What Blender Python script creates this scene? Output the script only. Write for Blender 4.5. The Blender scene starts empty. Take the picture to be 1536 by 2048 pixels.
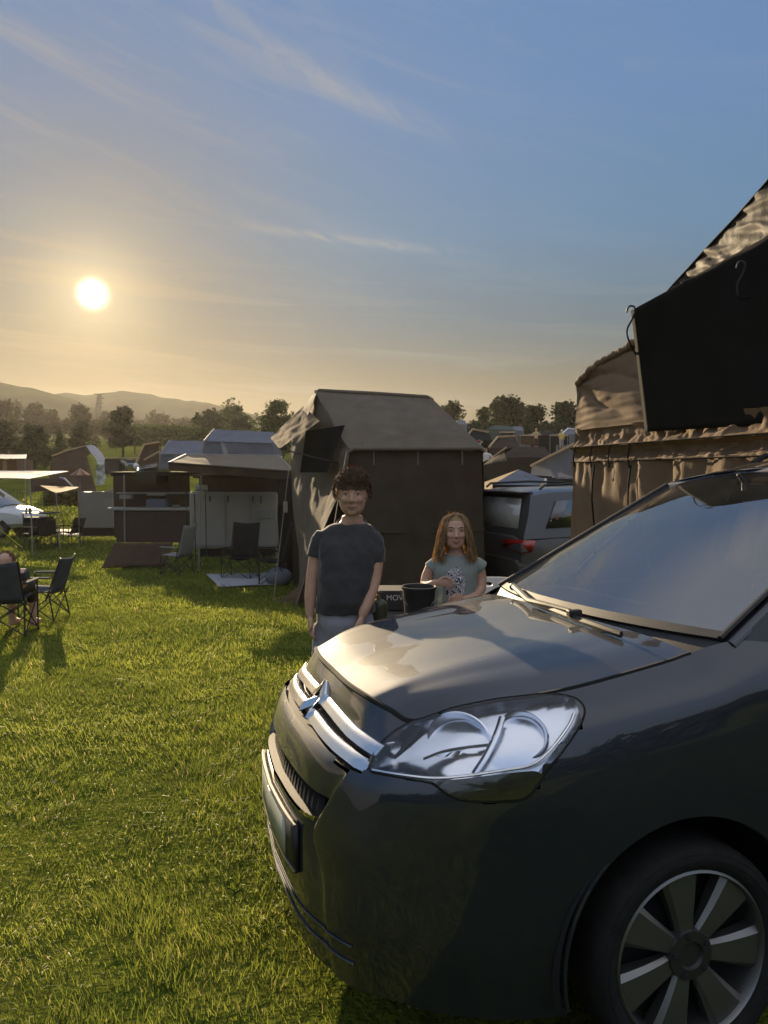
import bpy, bmesh, math, random
import numpy as np
from mathutils import Vector, Matrix, noise
from mathutils.bvhtree import BVHTree

random.seed(7)
scene = bpy.context.scene
COL = scene.collection
PI = math.pi

# ------------------------------------------------------------------ camera
F = 1540.0                      # focal length in photo pixels (photo 1536 x 2048)
PITCH = math.atan((1024 - 925) / F)
CAMZ = 1.62
cam_d = bpy.data.cameras.new('camera')
cam = bpy.data.objects.new('camera', cam_d)
COL.objects.link(cam)
cam.location = (0, 0, CAMZ)
cam.rotation_euler = (PI / 2 - PITCH, 0, 0)
cam_d.sensor_fit = 'VERTICAL'
cam_d.sensor_height = 24.0
cam_d.lens = 24.0 * F / 2048.0
cam_d.clip_start = 0.05
cam_d.clip_end = 9000
scene.camera = cam

def ray(px, py):
    u = (px - 768) / F
    v = -(py - 1024) / F
    return Vector((u, math.cos(PITCH) + v * math.sin(PITCH), -math.sin(PITCH) + v * math.cos(PITCH)))

def at(px, py, Y):
    d = ray(px, py)
    return Vector((0, 0, CAMZ)) + d * (Y / d.y)

def ss(a, b, t):
    t = min(1, max(0, (t - a) / (b - a)))
    return t * t * (3 - 2 * t)

def terr(x, y):
    # gentle slope falling away from the viewer, a shallow bowl, then rising land
    if y < 15:
        h = -0.05 * (y - 1)
    else:
        h = -0.70 - 0.03 * min(y - 15, 9) - 0.27 * 0.4 * (1 - math.exp(-max(0, y - 24) / 4.0))
    rt = ss(-6, 10, x)
    yy = max(0, y - 30)
    lim = min(yy, 60)
    h += rt * (0.055 * lim + 0.02 * max(0, yy - 60)) + (1 - rt) * (0.075 * min(yy, 40) + 0.042 * min(max(0, yy - 40), 260) + 0.01 * max(0, yy - 300))
    if y < 1:
        h = -0.05 * (max(y, -20) - 1) * 0.6
    return h

def gp(px, py):
    """the ground point seen at a photo pixel"""
    d = ray(px, py)
    t = 1.0
    o = Vector((0, 0, CAMZ))
    while t < 600:
        p = o + d * t
        if p.z < terr(p.x, p.y):
            break
        t *= 1.004
    return Vector((p.x, p.y, terr(p.x, p.y)))

def on(x, y, dz=0):
    return Vector((x, y, terr(x, y) + dz))

# ------------------------------------------------------------------ materials
def mat(name, col, rough=0.7, metal=0.0, var=0.12, scale=8.0, bump=0.0, bscale=60.0, coat=0.0,
        transl=0.0, spec=0.5, sheen=0.0, emit=None, alpha=None, coat_rough=0.03):
    m = bpy.data.materials.new(name)
    m.use_nodes = True
    nt = m.node_tree
    b = nt.nodes['Principled BSDF']
    out = nt.nodes['Material Output']
    c = (*col, 1)
    if var > 0:
        tc = nt.nodes.new('ShaderNodeTexCoord')
        n = nt.nodes.new('ShaderNodeTexNoise')
        n.inputs['Scale'].default_value = scale
        n.inputs['Detail'].default_value = 6
        nt.links.new(tc.outputs['Object'], n.inputs['Vector'])
        r = nt.nodes.new('ShaderNodeValToRGB')
        r.color_ramp.elements[0].position = 0.3
        r.color_ramp.elements[1].position = 0.7
        r.color_ramp.elements[0].color = (*[x * (1 - var) for x in col], 1)
        r.color_ramp.elements[1].color = (*[min(1, x * (1 + var)) for x in col], 1)
        nt.links.new(n.outputs['Fac'], r.inputs['Fac'])
        nt.links.new(r.outputs['Color'], b.inputs['Base Color'])
        csock = r.outputs['Color']
    else:
        b.inputs['Base Color'].default_value = c
        csock = None
    b.inputs['Roughness'].default_value = rough
    b.inputs['Metallic'].default_value = metal
    b.inputs['Sheen Weight'].default_value = sheen
    b.inputs['Sheen Roughness'].default_value = .35
    b.inputs['Specular IOR Level'].default_value = spec
    b.inputs['Coat Weight'].default_value = coat
    b.inputs['Coat Roughness'].default_value = coat_rough
    if bump > 0:
        tc2 = nt.nodes.new('ShaderNodeTexCoord')
        n2 = nt.nodes.new('ShaderNodeTexNoise')
        n2.inputs['Scale'].default_value = bscale
        n2.inputs['Detail'].default_value = 5
        nt.links.new(tc2.outputs['Object'], n2.inputs['Vector'])
        bp = nt.nodes.new('ShaderNodeBump')
        bp.inputs['Strength'].default_value = bump
        bp.inputs['Distance'].default_value = 0.02
        nt.links.new(n2.outputs['Fac'], bp.inputs['Height'])
        nt.links.new(bp.outputs['Normal'], b.inputs['Normal'])
    if transl > 0:
        t = nt.nodes.new('ShaderNodeBsdfTranslucent')
        if csock: nt.links.new(csock, t.inputs['Color'])
        else: t.inputs['Color'].default_value = c
        mx = nt.nodes.new('ShaderNodeMixShader')
        mx.inputs['Fac'].default_value = transl
        nt.links.new(b.outputs[0], mx.inputs[1])
        nt.links.new(t.outputs[0], mx.inputs[2])
        nt.links.new(mx.outputs[0], out.inputs['Surface'])
    if emit:
        b.inputs['Emission Color'].default_value = (*emit[:3], 1)
        b.inputs['Emission Strength'].default_value = emit[3]
    return m

# ------------------------------------------------------------------ objects
def xf(o):
    m = o.matrix_basis.copy()
    while o.parent:
        o = o.parent
        m = o.matrix_basis @ m
    return m

def tag(o, label=None, cat=None, group=None, kind=None):
    if label: o['label'] = label
    if cat: o['category'] = cat
    if group: o['group'] = group
    if kind: o['kind'] = kind
    return o

def empty(name, loc, rz=0, label=None, cat=None, group=None):
    o = bpy.data.objects.new(name, None)
    COL.objects.link(o)
    o.empty_display_size = 0.1
    o.location = loc
    o.rotation_euler = (0, 0, rz)
    return tag(o, label, cat, group)

class MB:
    def __init__(s):
        s.v = []; s.f = []
    def add(s, vs, fs):
        k = len(s.v)
        s.v += [Vector(v) for v in vs]
        s.f += [tuple(i + k for i in f) for f in fs]
        return s
    def quad(s, a, b, c, d): return s.add([a, b, c, d], [(0, 1, 2, 3)])
    def box(s, c, size, R=None):
        x, y, z = [q / 2 for q in size]
        vs = [Vector(p) for p in ((-x,-y,-z),(x,-y,-z),(x,y,-z),(-x,y,-z),(-x,-y,z),(x,-y,z),(x,y,z),(-x,y,z))]
        if R: vs = [R @ p for p in vs]
        c = Vector(c)
        return s.add([p + c for p in vs], [(3,2,1,0),(4,5,6,7),(0,1,5,4),(1,2,6,5),(2,3,7,6),(3,0,4,7)])
    def tube(s, pts, r, n=8, cap=True, closed=False):
        pts = [Vector(p) for p in pts]
        rs = r if isinstance(r, list) else [r] * len(pts)
        rings = []
        prev = None
        N = len(pts)
        for i, p in enumerate(pts):
            if closed: t = pts[(i + 1) % N] - pts[i - 1]
            else: t = pts[min(i + 1, N - 1)] - pts[max(i - 1, 0)]
            if t.length < 1e-9: t = Vector((0, 0, 1))
            t.normalize()
            if prev is None:
                a = Vector((0, 0, 1)) if abs(t.z) < 0.9 else Vector((1, 0, 0))
                u = t.cross(a).normalized()
            else:
                u = (prev - t * prev.dot(t)).normalized()
            prev = u
            w = t.cross(u)
            rr = rs[i]
            if not isinstance(rr, (list, tuple)): rr = (rr, rr)
            rings.append([p + u * rr[0] * math.cos(2*PI*k/n) + w * rr[1] * math.sin(2*PI*k/n) for k in range(n)])
        k0 = len(s.v)
        for rg in rings: s.v += rg
        M_ = N if closed else N - 1
        for i in range(M_):
            a = k0 + i * n; b = k0 + ((i + 1) % N) * n
            for k in range(n):
                s.f.append((a + k, a + (k + 1) % n, b + (k + 1) % n, b + k))
        if cap and not closed:
            s.f.append(tuple(k0 + k for k in range(n))[::-1])
            s.f.append(tuple(k0 + (N - 1) * n + k for k in range(n)))
        return s
    def grid(s, rows, flip=False):
        n = len(rows[0]); k = len(s.v)
        for r in rows: s.v += [Vector(p) for p in r]
        for i in range(len(rows) - 1):
            for j in range(n - 1):
                f = (k+i*n+j, k+i*n+j+1, k+(i+1)*n+j+1, k+(i+1)*n+j)
                s.f.append(f[::-1] if flip else f)
        return s
    def loft(s, rings, cap=True):
        """closed rings of equal size"""
        n = len(rings[0]); k = len(s.v)
        for r in rings: s.v += [Vector(p) for p in r]
        for i in range(len(rings) - 1):
            for j in range(n):
                s.f.append((k+i*n+j, k+i*n+(j+1)%n, k+(i+1)*n+(j+1)%n, k+(i+1)*n+j))
        if cap:
            s.f.append(tuple(range(k, k+n))[::-1])
            s.f.append(tuple(range(k+(len(rings)-1)*n, k+len(rings)*n)))
        return s
    def prism(s, poly, vec):
        """polygon extruded by vec"""
        n = len(poly); vec = Vector(vec)
        vs = [Vector(p) for p in poly] + [Vector(p) + vec for p in poly]
        fs = [tuple(range(n))[::-1], tuple(range(n, 2*n))] + [(i, (i+1)%n, n+(i+1)%n, n+i) for i in range(n)]
        return s.add(vs, fs)
    def lathe(s, prof, c, n=20, axis=None):
        """profile of (r, h) round axis through c"""
        c = Vector(c); ax = Vector(axis or (0,0,1)).normalized()
        a = Vector((1,0,0)) if abs(ax.x) < 0.9 else Vector((0,1,0))
        u = ax.cross(a).normalized(); w = ax.cross(u)
        return s.loft([[c + ax*h + (u*math.cos(2*PI*k/n) + w*math.sin(2*PI*k/n))*max(r,1e-4) for k in range(n)] for r, h in prof])
    def ball(s, c, r, n=10, m=7, R=None):
        c = Vector(c); r = r if isinstance(r, (tuple, list)) else (r, r, r)
        rings = []
        for i in range(m + 1):
            th = PI * (i + 0.02 if i == 0 else (i - 0.02 if i == m else i)) / m
            rg = []
            for k in range(n):
                p = Vector((r[0]*math.sin(th)*math.cos(2*PI*k/n), r[1]*math.sin(th)*math.sin(2*PI*k/n), -r[2]*math.cos(th)))
                rg.append(c + (R @ p if R else p))
            rings.append(rg)
        return s.loft(rings)
    def build(s, name, m, parent=None, smooth=True, local=False, angle=40, origin=None, solid=0.0, offset=0.0, bevel=0.0):
        vs = s.v
        me = bpy.data.meshes.new(name)
        o = bpy.data.objects.new(name, me)
        COL.objects.link(o)
        if parent:
            o.parent = parent
            if not local:
                inv = xf(parent).inverted()
                vs = [inv @ v for v in vs]
        elif origin is None and vs:
            xs = [v.x for v in vs]; ys = [v.y for v in vs]; zs = [v.z for v in vs]
            c = Vector(((min(xs)+max(xs))/2, (min(ys)+max(ys))/2, min(zs)))
            o.location = c
            vs = [v - c for v in vs]
        elif origin is not None:
            o.location = origin
            vs = [v - Vector(origin) for v in vs]
        me.from_pydata(vs, [], s.f)
        bm = bmesh.new(); bm.from_mesh(me)
        bmesh.ops.recalc_face_normals(bm, faces=bm.faces)
        bm.to_mesh(me); bm.free()
        if smooth:
            for p in me.polygons: p.use_smooth = True
            me.set_sharp_from_angle(angle=math.radians(angle))
        me.materials.append(m)
        if solid:
            md = o.modifiers.new('thickness', 'SOLIDIFY'); md.thickness = solid; md.offset = offset
        if bevel:
            md = o.modifiers.new('bevel', 'BEVEL'); md.width = bevel; md.segments = 2; md.limit_method = 'ANGLE'
        return o

def cr(P, t):
    """Catmull-Rom through list P at t in [0, len-1]"""
    n = len(P); i = min(int(t), n - 2); u = t - i
    p0 = P[max(i-1, 0)]; p1 = P[i]; p2 = P[i+1]; p3 = P[min(i+2, n-1)]
    if i == 0: p0 = p1 * 2 - p2
    if i == n - 2: p3 = p2 * 2 - p1
    return 0.5 * ((2*p1) + (p2 - p0)*u + (2*p0 - 5*p1 + 4*p2 - p3)*u*u + (3*p1 - p0 - 3*p2 + p3)*u*u*u)

def crs(P, n):
    P = [Vector(p) for p in P]
    return [cr(P, (len(P) - 1) * i / n) for i in range(n + 1)]

def fbm(p, s=1.0, o=4):
    return noise.fractal(Vector(p) * s, 1.0, 2.0, o)

def cloth(a, b, c, d, nu, nv, wr=0.02, sc=(3, 3), sag=0.0, seed=0.0, folds=None):
    """wrinkled bilinear sheet a-b (top) d-c (bottom); returns rows of points"""
    a, b, c, d = [Vector(q) for q in (a, b, c, d)]
    nrm = (b - a).cross(d - a).normalized()
    W = (b - a).length; H = (d - a).length
    rows = []
    for i in range(nv + 1):
        v = i / nv; r = []
        for j in range(nu + 1):
            u = j / nu
            p = (a*(1-u) + b*u)*(1-v) + (d*(1-u) + c*u)*v
            q = Vector((u*W*sc[0], v*H*sc[1], seed))
            wv = noise.noise(q) + 0.5*abs(noise.noise(q*2.3 + Vector((7, 1, 3)))) + 0.25*noise.noise(q*5.1)
            e = min(1, 8*min(u, 1-u, v, 1-v) + 0.25)
            off = wr * wv * e
            if folds: off += folds(u, v)
            p = p + nrm*off
            if sag: p.z -= sag * 16*u*(1-u)*v*(1-v)
            r.append(p)
        rows.append(r)
    return rows

# ------------------------------------------------------------------ sun, sky
SUNPX = ray(185, 588).normalized()
SUN_EL = math.asin(SUNPX.z)
SUN_AZ = math.atan2(SUNPX.x, SUNPX.y)      # from +Y toward +X
sd = bpy.data.lights.new('sun', 'SUN')
sd.energy = 5.0
sd.angle = math.radians(0.5)
sd.color = (1.0, 0.77, 0.48)
so = bpy.data.objects.new('sun', sd); COL.objects.link(so)
so.rotation_euler = (-SUNPX).to_track_quat('-Z', 'Y').to_euler()
so.location = (-20, 60, 30)

world = bpy.data.worlds.new('World')
scene.world = world
world.use_nodes = True
nt = world.node_tree
nt.nodes.clear()
def N(t, **k):
    n = nt.nodes.new(t)
    for a, v in k.items(): setattr(n, a, v)
    return n
def L(a, b): nt.links.new(a, b)
def val(x):
    n = N('ShaderNodeValue'); n.outputs[0].default_value = x; return n.outputs[0]
def mth(op, a, b=None, clamp=False):
    n = N('ShaderNodeMath', operation=op, use_clamp=clamp)
    for i, q in enumerate((a, b)):
        if q is None: continue
        if isinstance(q, (int, float)): n.inputs[i].default_value = q
        else: L(q, n.inputs[i])
    return n.outputs[0]
def mixc(f, a, b, mode='MIX'):
    n = N('ShaderNodeMixRGB', blend_type=mode)
    for i, q in enumerate((f, a, b)):
        if isinstance(q, (int, float)): n.inputs[i].default_value = q
        elif isinstance(q, tuple): n.inputs[i].default_value = (*q, 1)
        else: L(q, n.inputs[i])
    return n.outputs[0]
def ramp(f, stops, interp='LINEAR'):
    n = N('ShaderNodeValToRGB'); n.color_ramp.interpolation = interp
    el = n.color_ramp.elements
    while len(el) > 1: el.remove(el[-1])
    el[0].position = stops[0][0]; el[0].color = (*stops[0][1], 1)
    for p, c in stops[1:]:
        e = el.new(p); e.color = (*c, 1)
    L(f, n.inputs['Fac']); return n.outputs['Color']

geo = N('ShaderNodeTexCoord')
nrm = N('ShaderNodeVectorMath', operation='NORMALIZE'); L(geo.outputs['Generated'], nrm.inputs[0])
D = nrm.outputs[0]
sep = N('ShaderNodeSeparateXYZ'); L(D, sep.inputs[0])
dot = N('ShaderNodeVectorMath', operation='DOT_PRODUCT'); L(D, dot.inputs[0]); dot.inputs[1].default_value = SUNPX
ang = mth('MULTIPLY', mth('ARCCOSINE', mth('MINIMUM', dot.outputs['Value'], 0.999999)), 180 / PI)     # degrees from the sun
el = mth('MULTIPLY', mth('ARCSINE', sep.outputs['Z']), 180 / PI)                                      # elevation in degrees
sky = N('ShaderNodeTexSky', sky_type='NISHITA')
sky.sun_disc = False
sky.sun_elevation = SUN_EL
sky.sun_rotation = SUN_AZ
sky.air_density = 1.2; sky.dust_density = 1.5; sky.ozone_density = 1.5
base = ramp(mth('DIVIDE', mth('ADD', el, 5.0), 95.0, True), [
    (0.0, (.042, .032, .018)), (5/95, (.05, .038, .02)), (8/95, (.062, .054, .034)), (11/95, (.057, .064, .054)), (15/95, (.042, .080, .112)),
    (21/95, (.050, .115, .195)), (29/95, (.060, .124, .235)), (39/95, (.062, .125, .245)), (52/95, (.225, .25, .305)), (1.0, (.25, .265, .31))])  # upper stops, out of view, brightened as fill light
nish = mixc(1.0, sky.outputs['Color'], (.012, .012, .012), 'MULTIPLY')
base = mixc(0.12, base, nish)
bk_fill = N('ShaderNodeMapRange'); bk_fill.interpolation_type = 'SMOOTHSTEP'
bk_fill.inputs['From Min'].default_value = 62; bk_fill.inputs['From Max'].default_value = 115
bk_fill.inputs['To Min'].default_value = 1.0; bk_fill.inputs['To Max'].default_value = 2.3  # sky behind the viewer brightened as added fill light
L(ang, bk_fill.inputs['Value'])
bks = N('ShaderNodeVectorMath', operation='SCALE'); L(base, bks.inputs[0]); L(bk_fill.outputs['Result'], bks.inputs['Scale'])
base = mixc(mth('MULTIPLY', mth('SUBTRACT', bk_fill.outputs['Result'], 1.0), 0.42), bks.outputs[0], (.29, .265, .235))
az = mth('MULTIPLY', mth('ARCTAN2', sep.outputs['X'], sep.outputs['Y']), 180 / PI)
# warm aureole round the sun
warm = mth('POWER', 2.718, mth('MULTIPLY', mth('POWER', mth('DIVIDE', ang, 13.0), 2.0), -1.0))
base = mixc(mth('MULTIPLY', warm, 0.5), base, (.135, .092, .034))
wide = mth('POWER', 2.718, mth('MULTIPLY', mth('DIVIDE', ang, 16.0), -1.0))
base = mixc(mth('MULTIPLY', wide, 0.10), base, (.13, .12, .10))
# thin cirrus
def rot2(a, b, deg):
    c_, s_ = math.cos(math.radians(deg)), math.sin(math.radians(deg))
    return mth('ADD', mth('MULTIPLY', a, c_), mth('MULTIPLY', b, -s_)), mth('ADD', mth('MULTIPLY', a, s_), mth('MULTIPLY', b, c_))
def streak_noise(deg, su, sv, off, lo, hi, detail=6):
    u, v = rot2(az, el, deg)
    cv = N('ShaderNodeCombineXYZ'); L(mth('MULTIPLY', u, su), cv.inputs[0]); L(mth('MULTIPLY', v, sv), cv.inputs[1]); cv.inputs[2].default_value = off
    n = N('ShaderNodeTexNoise'); n.inputs['Scale'].default_value = 1.0; n.inputs['Detail'].default_value = detail
    n.inputs['Roughness'].default_value = 0.6; n.inputs['Distortion'].default_value = 0.6
    L(cv.outputs[0], n.inputs['Vector'])
    r = N('ShaderNodeMapRange'); r.inputs['From Min'].default_value = lo; r.inputs['From Max'].default_value = hi
    r.interpolation_type = 'SMOOTHSTEP'
    L(n.outputs['Fac'], r.inputs['Value']); return r.outputs['Result']
def gauss(x, c, w):
    return mth('POWER', 2.718, mth('MULTIPLY', mth('POWER', mth('DIVIDE', mth('ABSOLUTE', mth('SUBTRACT', x, c)), w), 2.0), -1.0))
cl1 = streak_noise(17, .05, .42, 3.1, .46, .78)
cl2 = streak_noise(3, .05, .75, 8.7, .48, .74)
low = gauss(el, 8.0, 7.0)
high = gauss(el, 27.0, 12.0)
left = mth('POWER', 2.718, mth('MULTIPLY', mth('ADD', az, 30.0), -0.03), )
left = mth('MINIMUM', left, 1.0)
cl = mth('ADD', mth('MULTIPLY', mth('MULTIPLY', cl1, high), left), mth('MULTIPLY', mth('MULTIPLY', cl2, low), left))
# the one clear streak falling to the right, high in the middle of the sky
u_, v_ = rot2(mth('ADD', az, 3.5), mth('SUBTRACT', el, 25.3), 22)
curve = mth('MULTIPLY', mth('POWER', mth('ABSOLUTE', mth('DIVIDE', u_, 12.0)), 2.0), 1.2)
dv = mth('SUBTRACT', v_, mth('MULTIPLY', curve, 0.8))
st = mth('MULTIPLY', gauss(dv, 0.0, 0.75), gauss(u_, -2.0, 9.5))
st = mth('MULTIPLY', st, mth('ADD', 0.35, streak_noise(40, .3, .9, 1.3, .3, .7)))
u2, v2 = rot2(mth('ADD', az, 4.0), mth('SUBTRACT', el, 15.9), 6)
st2 = mth('MULTIPLY', mth('MULTIPLY', gauss(v2, 0.0, 0.3), gauss(u2, 1.0, 6.5)), streak_noise(20, .25, 1.2, 5.3, .3, .65))
fac = mth('ADD', mth('MULTIPLY', cl, 0.6), mth('ADD', mth('MULTIPLY', st, 0.40), mth('MULTIPLY', st2, 0.6)), True)
ccol = mixc(warm, (.18, .185, .19), (.25, .17, .082))
base = mixc(fac, base, ccol)
# the sun: wide glow, core and disc
g1 = mth('POWER', 2.718, mth('MULTIPLY', mth('POWER', mth('DIVIDE', ang, 3.4), 1.3), -1.0))
g2 = mth('POWER', 2.718, mth('MULTIPLY', mth('POWER', mth('DIVIDE', ang, .70), 2.6), -1.0))
base = mixc(1.0, base, mixc(g1, (0, 0, 0), (.30, .23, .12)), 'ADD')
base = mixc(1.0, base, mixc(g2, (0, 0, 0), (3.0, 2.7, 1.8)), 'ADD')
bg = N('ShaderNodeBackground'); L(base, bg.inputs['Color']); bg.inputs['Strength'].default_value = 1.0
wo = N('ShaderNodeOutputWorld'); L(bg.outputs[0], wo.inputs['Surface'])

scene.view_settings.view_transform = 'Standard'
scene.view_settings.look = 'None'
scene.view_settings.exposure = 1.08
scene.view_settings.gamma = 1.0

# ------------------------------------------------------------------ terrain and hills
def axis(lo, hi, fine_lo, fine_hi, fine, growth):
    a = list(np.arange(fine_lo, fine_hi + 1e-6, fine))
    s_ = fine; p = fine_hi
    while p < hi: s_ *= growth; p += s_; a.append(p)
    s_ = fine; p = fine_lo
    while p > lo: s_ *= growth; p -= s_; a.insert(0, p)
    return a
gx = axis(-800, 800, -14, 14, 0.4, 1.22)
gy = axis(-80, 640, -4, 36, 0.4, 1.15)
mb = MB()
mb.grid([[Vector((x, y, terr(x, y) + (0.012 * noise.noise(Vector((x*1.3, y*1.3, 0))) if y < 40 else 0.0))) for x in gx] for y in gy])
m_ground = bpy.data.materials.new('grass_ground'); m_ground.use_nodes = True
def ground_mat(m):
    t = m.node_tree; b = t.nodes['Principled BSDF']
    tc = t.nodes.new('ShaderNodeTexCoord')
    def nz(sc, d=8, off=0):
        n = t.nodes.new('ShaderNodeTexNoise'); n.inputs['Scale'].default_value = sc; n.inputs['Detail'].default_value = d
        t.links.new(tc.outputs['Object'], n.inputs['Vector']); return n.outputs['Fac']
    r1 = t.nodes.new('ShaderNodeValToRGB')
    e = r1.color_ramp.elements
    e[0].position = .32; e[0].color = (.05, .075, .012, 1)
    e[1].position = .68; e[1].color = (.14, .155, .026, 1)
    t.links.new(nz(9, 10), r1.inputs['Fac'])
    r2 = t.nodes.new('ShaderNodeValToRGB')
    e = r2.color_ramp.elements
    e[0].position = .4; e[0].color = (.75, .78, .8, 1); e[1].position = .62; e[1].color = (1.25, 1.15, 1.0, 1)
    t.links.new(nz(.35, 4), r2.inputs['Fac'])
    mx = t.nodes.new('ShaderNodeMixRGB'); mx.blend_type = 'MULTIPLY'; mx.inputs[0].default_value = 1
    t.links.new(r1.outputs[0], mx.inputs[1]); t.links.new(r2.outputs[0], mx.inputs[2])
    t.links.new(mx.outputs[0], b.inputs['Base Color'])
    b.inputs['Roughness'].default_value = .95; b.inputs['Specular IOR Level'].default_value = 0
    bp = t.nodes.new('ShaderNodeBump'); bp.inputs['Strength'].default_value = .8; bp.inputs['Distance'].default_value = .06
    t.links.new(nz(30, 6), bp.inputs['Height']); t.links.new(bp.outputs[0], b.inputs['Normal'])
ground_mat(m_ground)
tag(mb.build('ground', m_ground, origin=(0, 0, 0)), kind='structure')

def ridge(name, prof, Y, back, col, base_drop=0):
    sc_ = Y / 1100
    """a hill: profile of photo pixels for the crest, sloping down toward the viewer and away"""
    pts = []
    for i in range(len(prof) - 1):
        for k in range(6):
            t = k / 6; pts.append((prof[i][0]*(1-t) + prof[i+1][0]*t, prof[i][1]*(1-t) + prof[i+1][1]*t))
    pts.append(prof[-1])
    rows = []
    for j, (s_, q) in enumerate(((-1.0, 0), (-.7, .28), (-.45, .55), (-.22, .82), (0, 1), (.3, .8), (.8, .2), (1, -.1))):
        r = []
        for (px, py) in pts:
            p = at(px, py, Y)
            y2 = Y + s_*back
            x2 = p.x * (y2 / Y) if s_ < 0 else p.x
            g = terr(x2, y2) - 3
            crest = p.z + 2*noise.noise(Vector((p.x*.03, 3.1, 0))) + 1.2*noise.noise(Vector((p.x*.12, 1.1, 0)))
            z = g + (crest - g)*q + (5*q*(1-q)*noise.noise(Vector((p.x*.03, y2*.03, 0)))*3)
            r.append(Vector((x2, y2, z)))
        rows.append(r)
    o = MB().grid(rows).build(name, mat(name + '_cover', col, .95, var=.35, scale=.03, spec=.0), origin=(0, 0, 0))
    return tag(o, kind='structure')
ridge('hill', [(-260, 800), (-150, 765), (-60, 758), (0, 767), (50, 777), (100, 786), (150, 799), (200, 815), (260, 842)], 400, 110, (.035, .05, .022))
ridge('hill', [(40, 850), (90, 796), (130, 786), (165, 791), (195, 789), (240, 784), (285, 786), (335, 793), (385, 801), (425, 811), (470, 822), (560, 834), (700, 842), (900, 850), (1300, 852), (1700, 850), (2100, 846)], 540, 140, (.03, .045, .025))

# haze: one closed box of pale even air round everything
hz = MB().box((0, 340, 27), (2000, 900, 74)).build('haze', mat('haze_air', (1, 1, 1), var=0), origin=(0, 0, 0), smooth=False)
tag(hz, kind='stuff')
hm = hz.data.materials[0].node_tree
hm.nodes.remove(hm.nodes['Principled BSDF'])
pv = hm.nodes.new('ShaderNodeVolumePrincipled')
pv.inputs['Color'].default_value = (.92, .88, .82, 1)
pv.inputs['Density'].default_value = 0.0002
pv.inputs['Anisotropy'].default_value = 0.5
hm.links.new(pv.outputs[0], hm.nodes['Material Output'].inputs['Volume'])
# ------------------------------------------------------------------ the dark grey car in front
CYAW = 0.285; CROLL = 0.050
CCX, CCY = -.40, 2.58
M_paint = mat('graphite_paint', (.030, .036, .050), rough=.6, metal=.85, var=.05, scale=30, coat=1.0)
def flake(m):
    t = m.node_tree; b = t.nodes['Principled BSDF']; b.inputs['Coat IOR'].default_value = 1.6
    tc = t.nodes.new('ShaderNodeTexCoord'); n = t.nodes.new('ShaderNodeTexNoise'); n.inputs['Scale'].default_value = 900
    t.links.new(tc.outputs['Object'], n.inputs['Vector'])
    n3 = t.nodes.new('ShaderNodeTexNoise'); n3.inputs['Scale'].default_value = 6; n3.inputs['Detail'].default_value = 8
    t.links.new(tc.outputs['Object'], n3.inputs['Vector'])
    mr = t.nodes.new('ShaderNodeMapRange'); mr.inputs['From Min'].default_value = .35; mr.inputs['From Max'].default_value = .8
    mr.inputs['To Min'].default_value = .015; mr.inputs['To Max'].default_value = .05
    t.links.new(n3.outputs['Fac'], mr.inputs['Value']); t.links.new(mr.outputs[0], b.inputs['Coat Roughness'])
    bp = t.nodes.new('ShaderNodeBump'); bp.inputs['Strength'].default_value = .05; bp.inputs['Distance'].default_value = .001
    t.links.new(n.outputs['Fac'], bp.inputs['Height']); t.links.new(bp.outputs[0], b.inputs['Normal'])
flake(M_paint)
M_chrome = mat('chrome', (.75, .75, .76), rough=.2, metal=1.0, var=.04)
M_black = mat('black_plastic', (.012, .012, .012), rough=.55, var=.2, bump=.1, bscale=300)
M_seam = mat('panel_gap', (.004, .004, .004), rough=.9, var=0.1)
M_rubber = mat('tyre_rubber', (.014, .014, .014), rough=.85, var=.25, scale=20, bump=.2, bscale=120, spec=.25)
M_alloy = mat('alloy', (.20, .20, .195), rough=.42, metal=.9, var=.06)
M_dark = mat('dark_interior', (.010, .010, .011), rough=.9, var=.2)
M_fabric_dk = mat('seat_fabric', (.02, .02, .022), rough=.95, var=.3)

def glass(name, tint=(.05, .06, .065), refl=1.7, rough=0.01, dust=0.06, thin=.75):
    """a pane: clear tinted sheet with a mirror-like surface and a film of dust"""
    m = bpy.data.materials.new(name); m.use_nodes = True
    t = m.node_tree; t.nodes.clear()
    o = t.nodes.new('ShaderNodeOutputMaterial')
    tr = t.nodes.new('ShaderNodeBsdfTransparent'); tr.inputs[0].default_value = (*[thin*(.85 + q) for q in tint], 1)
    gl = t.nodes.new('ShaderNodeBsdfGlossy'); gl.inputs['Roughness'].default_value = rough; gl.inputs['Color'].default_value = (1, 1, 1, 1)
    fr = t.nodes.new('ShaderNodeFresnel'); fr.inputs['IOR'].default_value = refl
    m1 = t.nodes.new('ShaderNodeMixShader')
    t.links.new(fr.outputs[0], m1.inputs[0]); t.links.new(tr.outputs[0], m1.inputs[1]); t.links.new(gl.outputs[0], m1.inputs[2])
    df = t.nodes.new('ShaderNodeBsdfDiffuse'); df.inputs['Color'].default_value = (.5, .5, .48, 1)
    tc = t.nodes.new('ShaderNodeTexCoord'); n = t.nodes.new('ShaderNodeTexNoise'); n.inputs['Scale'].default_value = 4; n.inputs['Detail'].default_value = 9
    t.links.new(tc.outputs['Object'], n.inputs['Vector'])
    mr = t.nodes.new('ShaderNodeMapRange'); mr.inputs['From Min'].default_value = .3; mr.inputs['From Max'].default_value = .75
    mr.inputs['To Min'].default_value = dust*.5; mr.inputs['To Max'].default_value = dust*1.3
    t.links.new(n.outputs['Fac'], mr.inputs['Value'])
    m2 = t.nodes.new('ShaderNodeMixShader'); t.links.new(mr.outputs[0], m2.inputs[0]); t.links.new(m1.outputs[0], m2.inputs[1]); t.links.new(df.outputs[0], m2.inputs[2])
    t.links.new(m2.outputs[0], o.inputs['Surface'])
    return m
M_screen = glass('windscreen_glass', refl=3.2, dust=.03)
M_lens = glass('lamp_lens', refl=1.5, dust=.02, thin=1.1)
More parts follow.
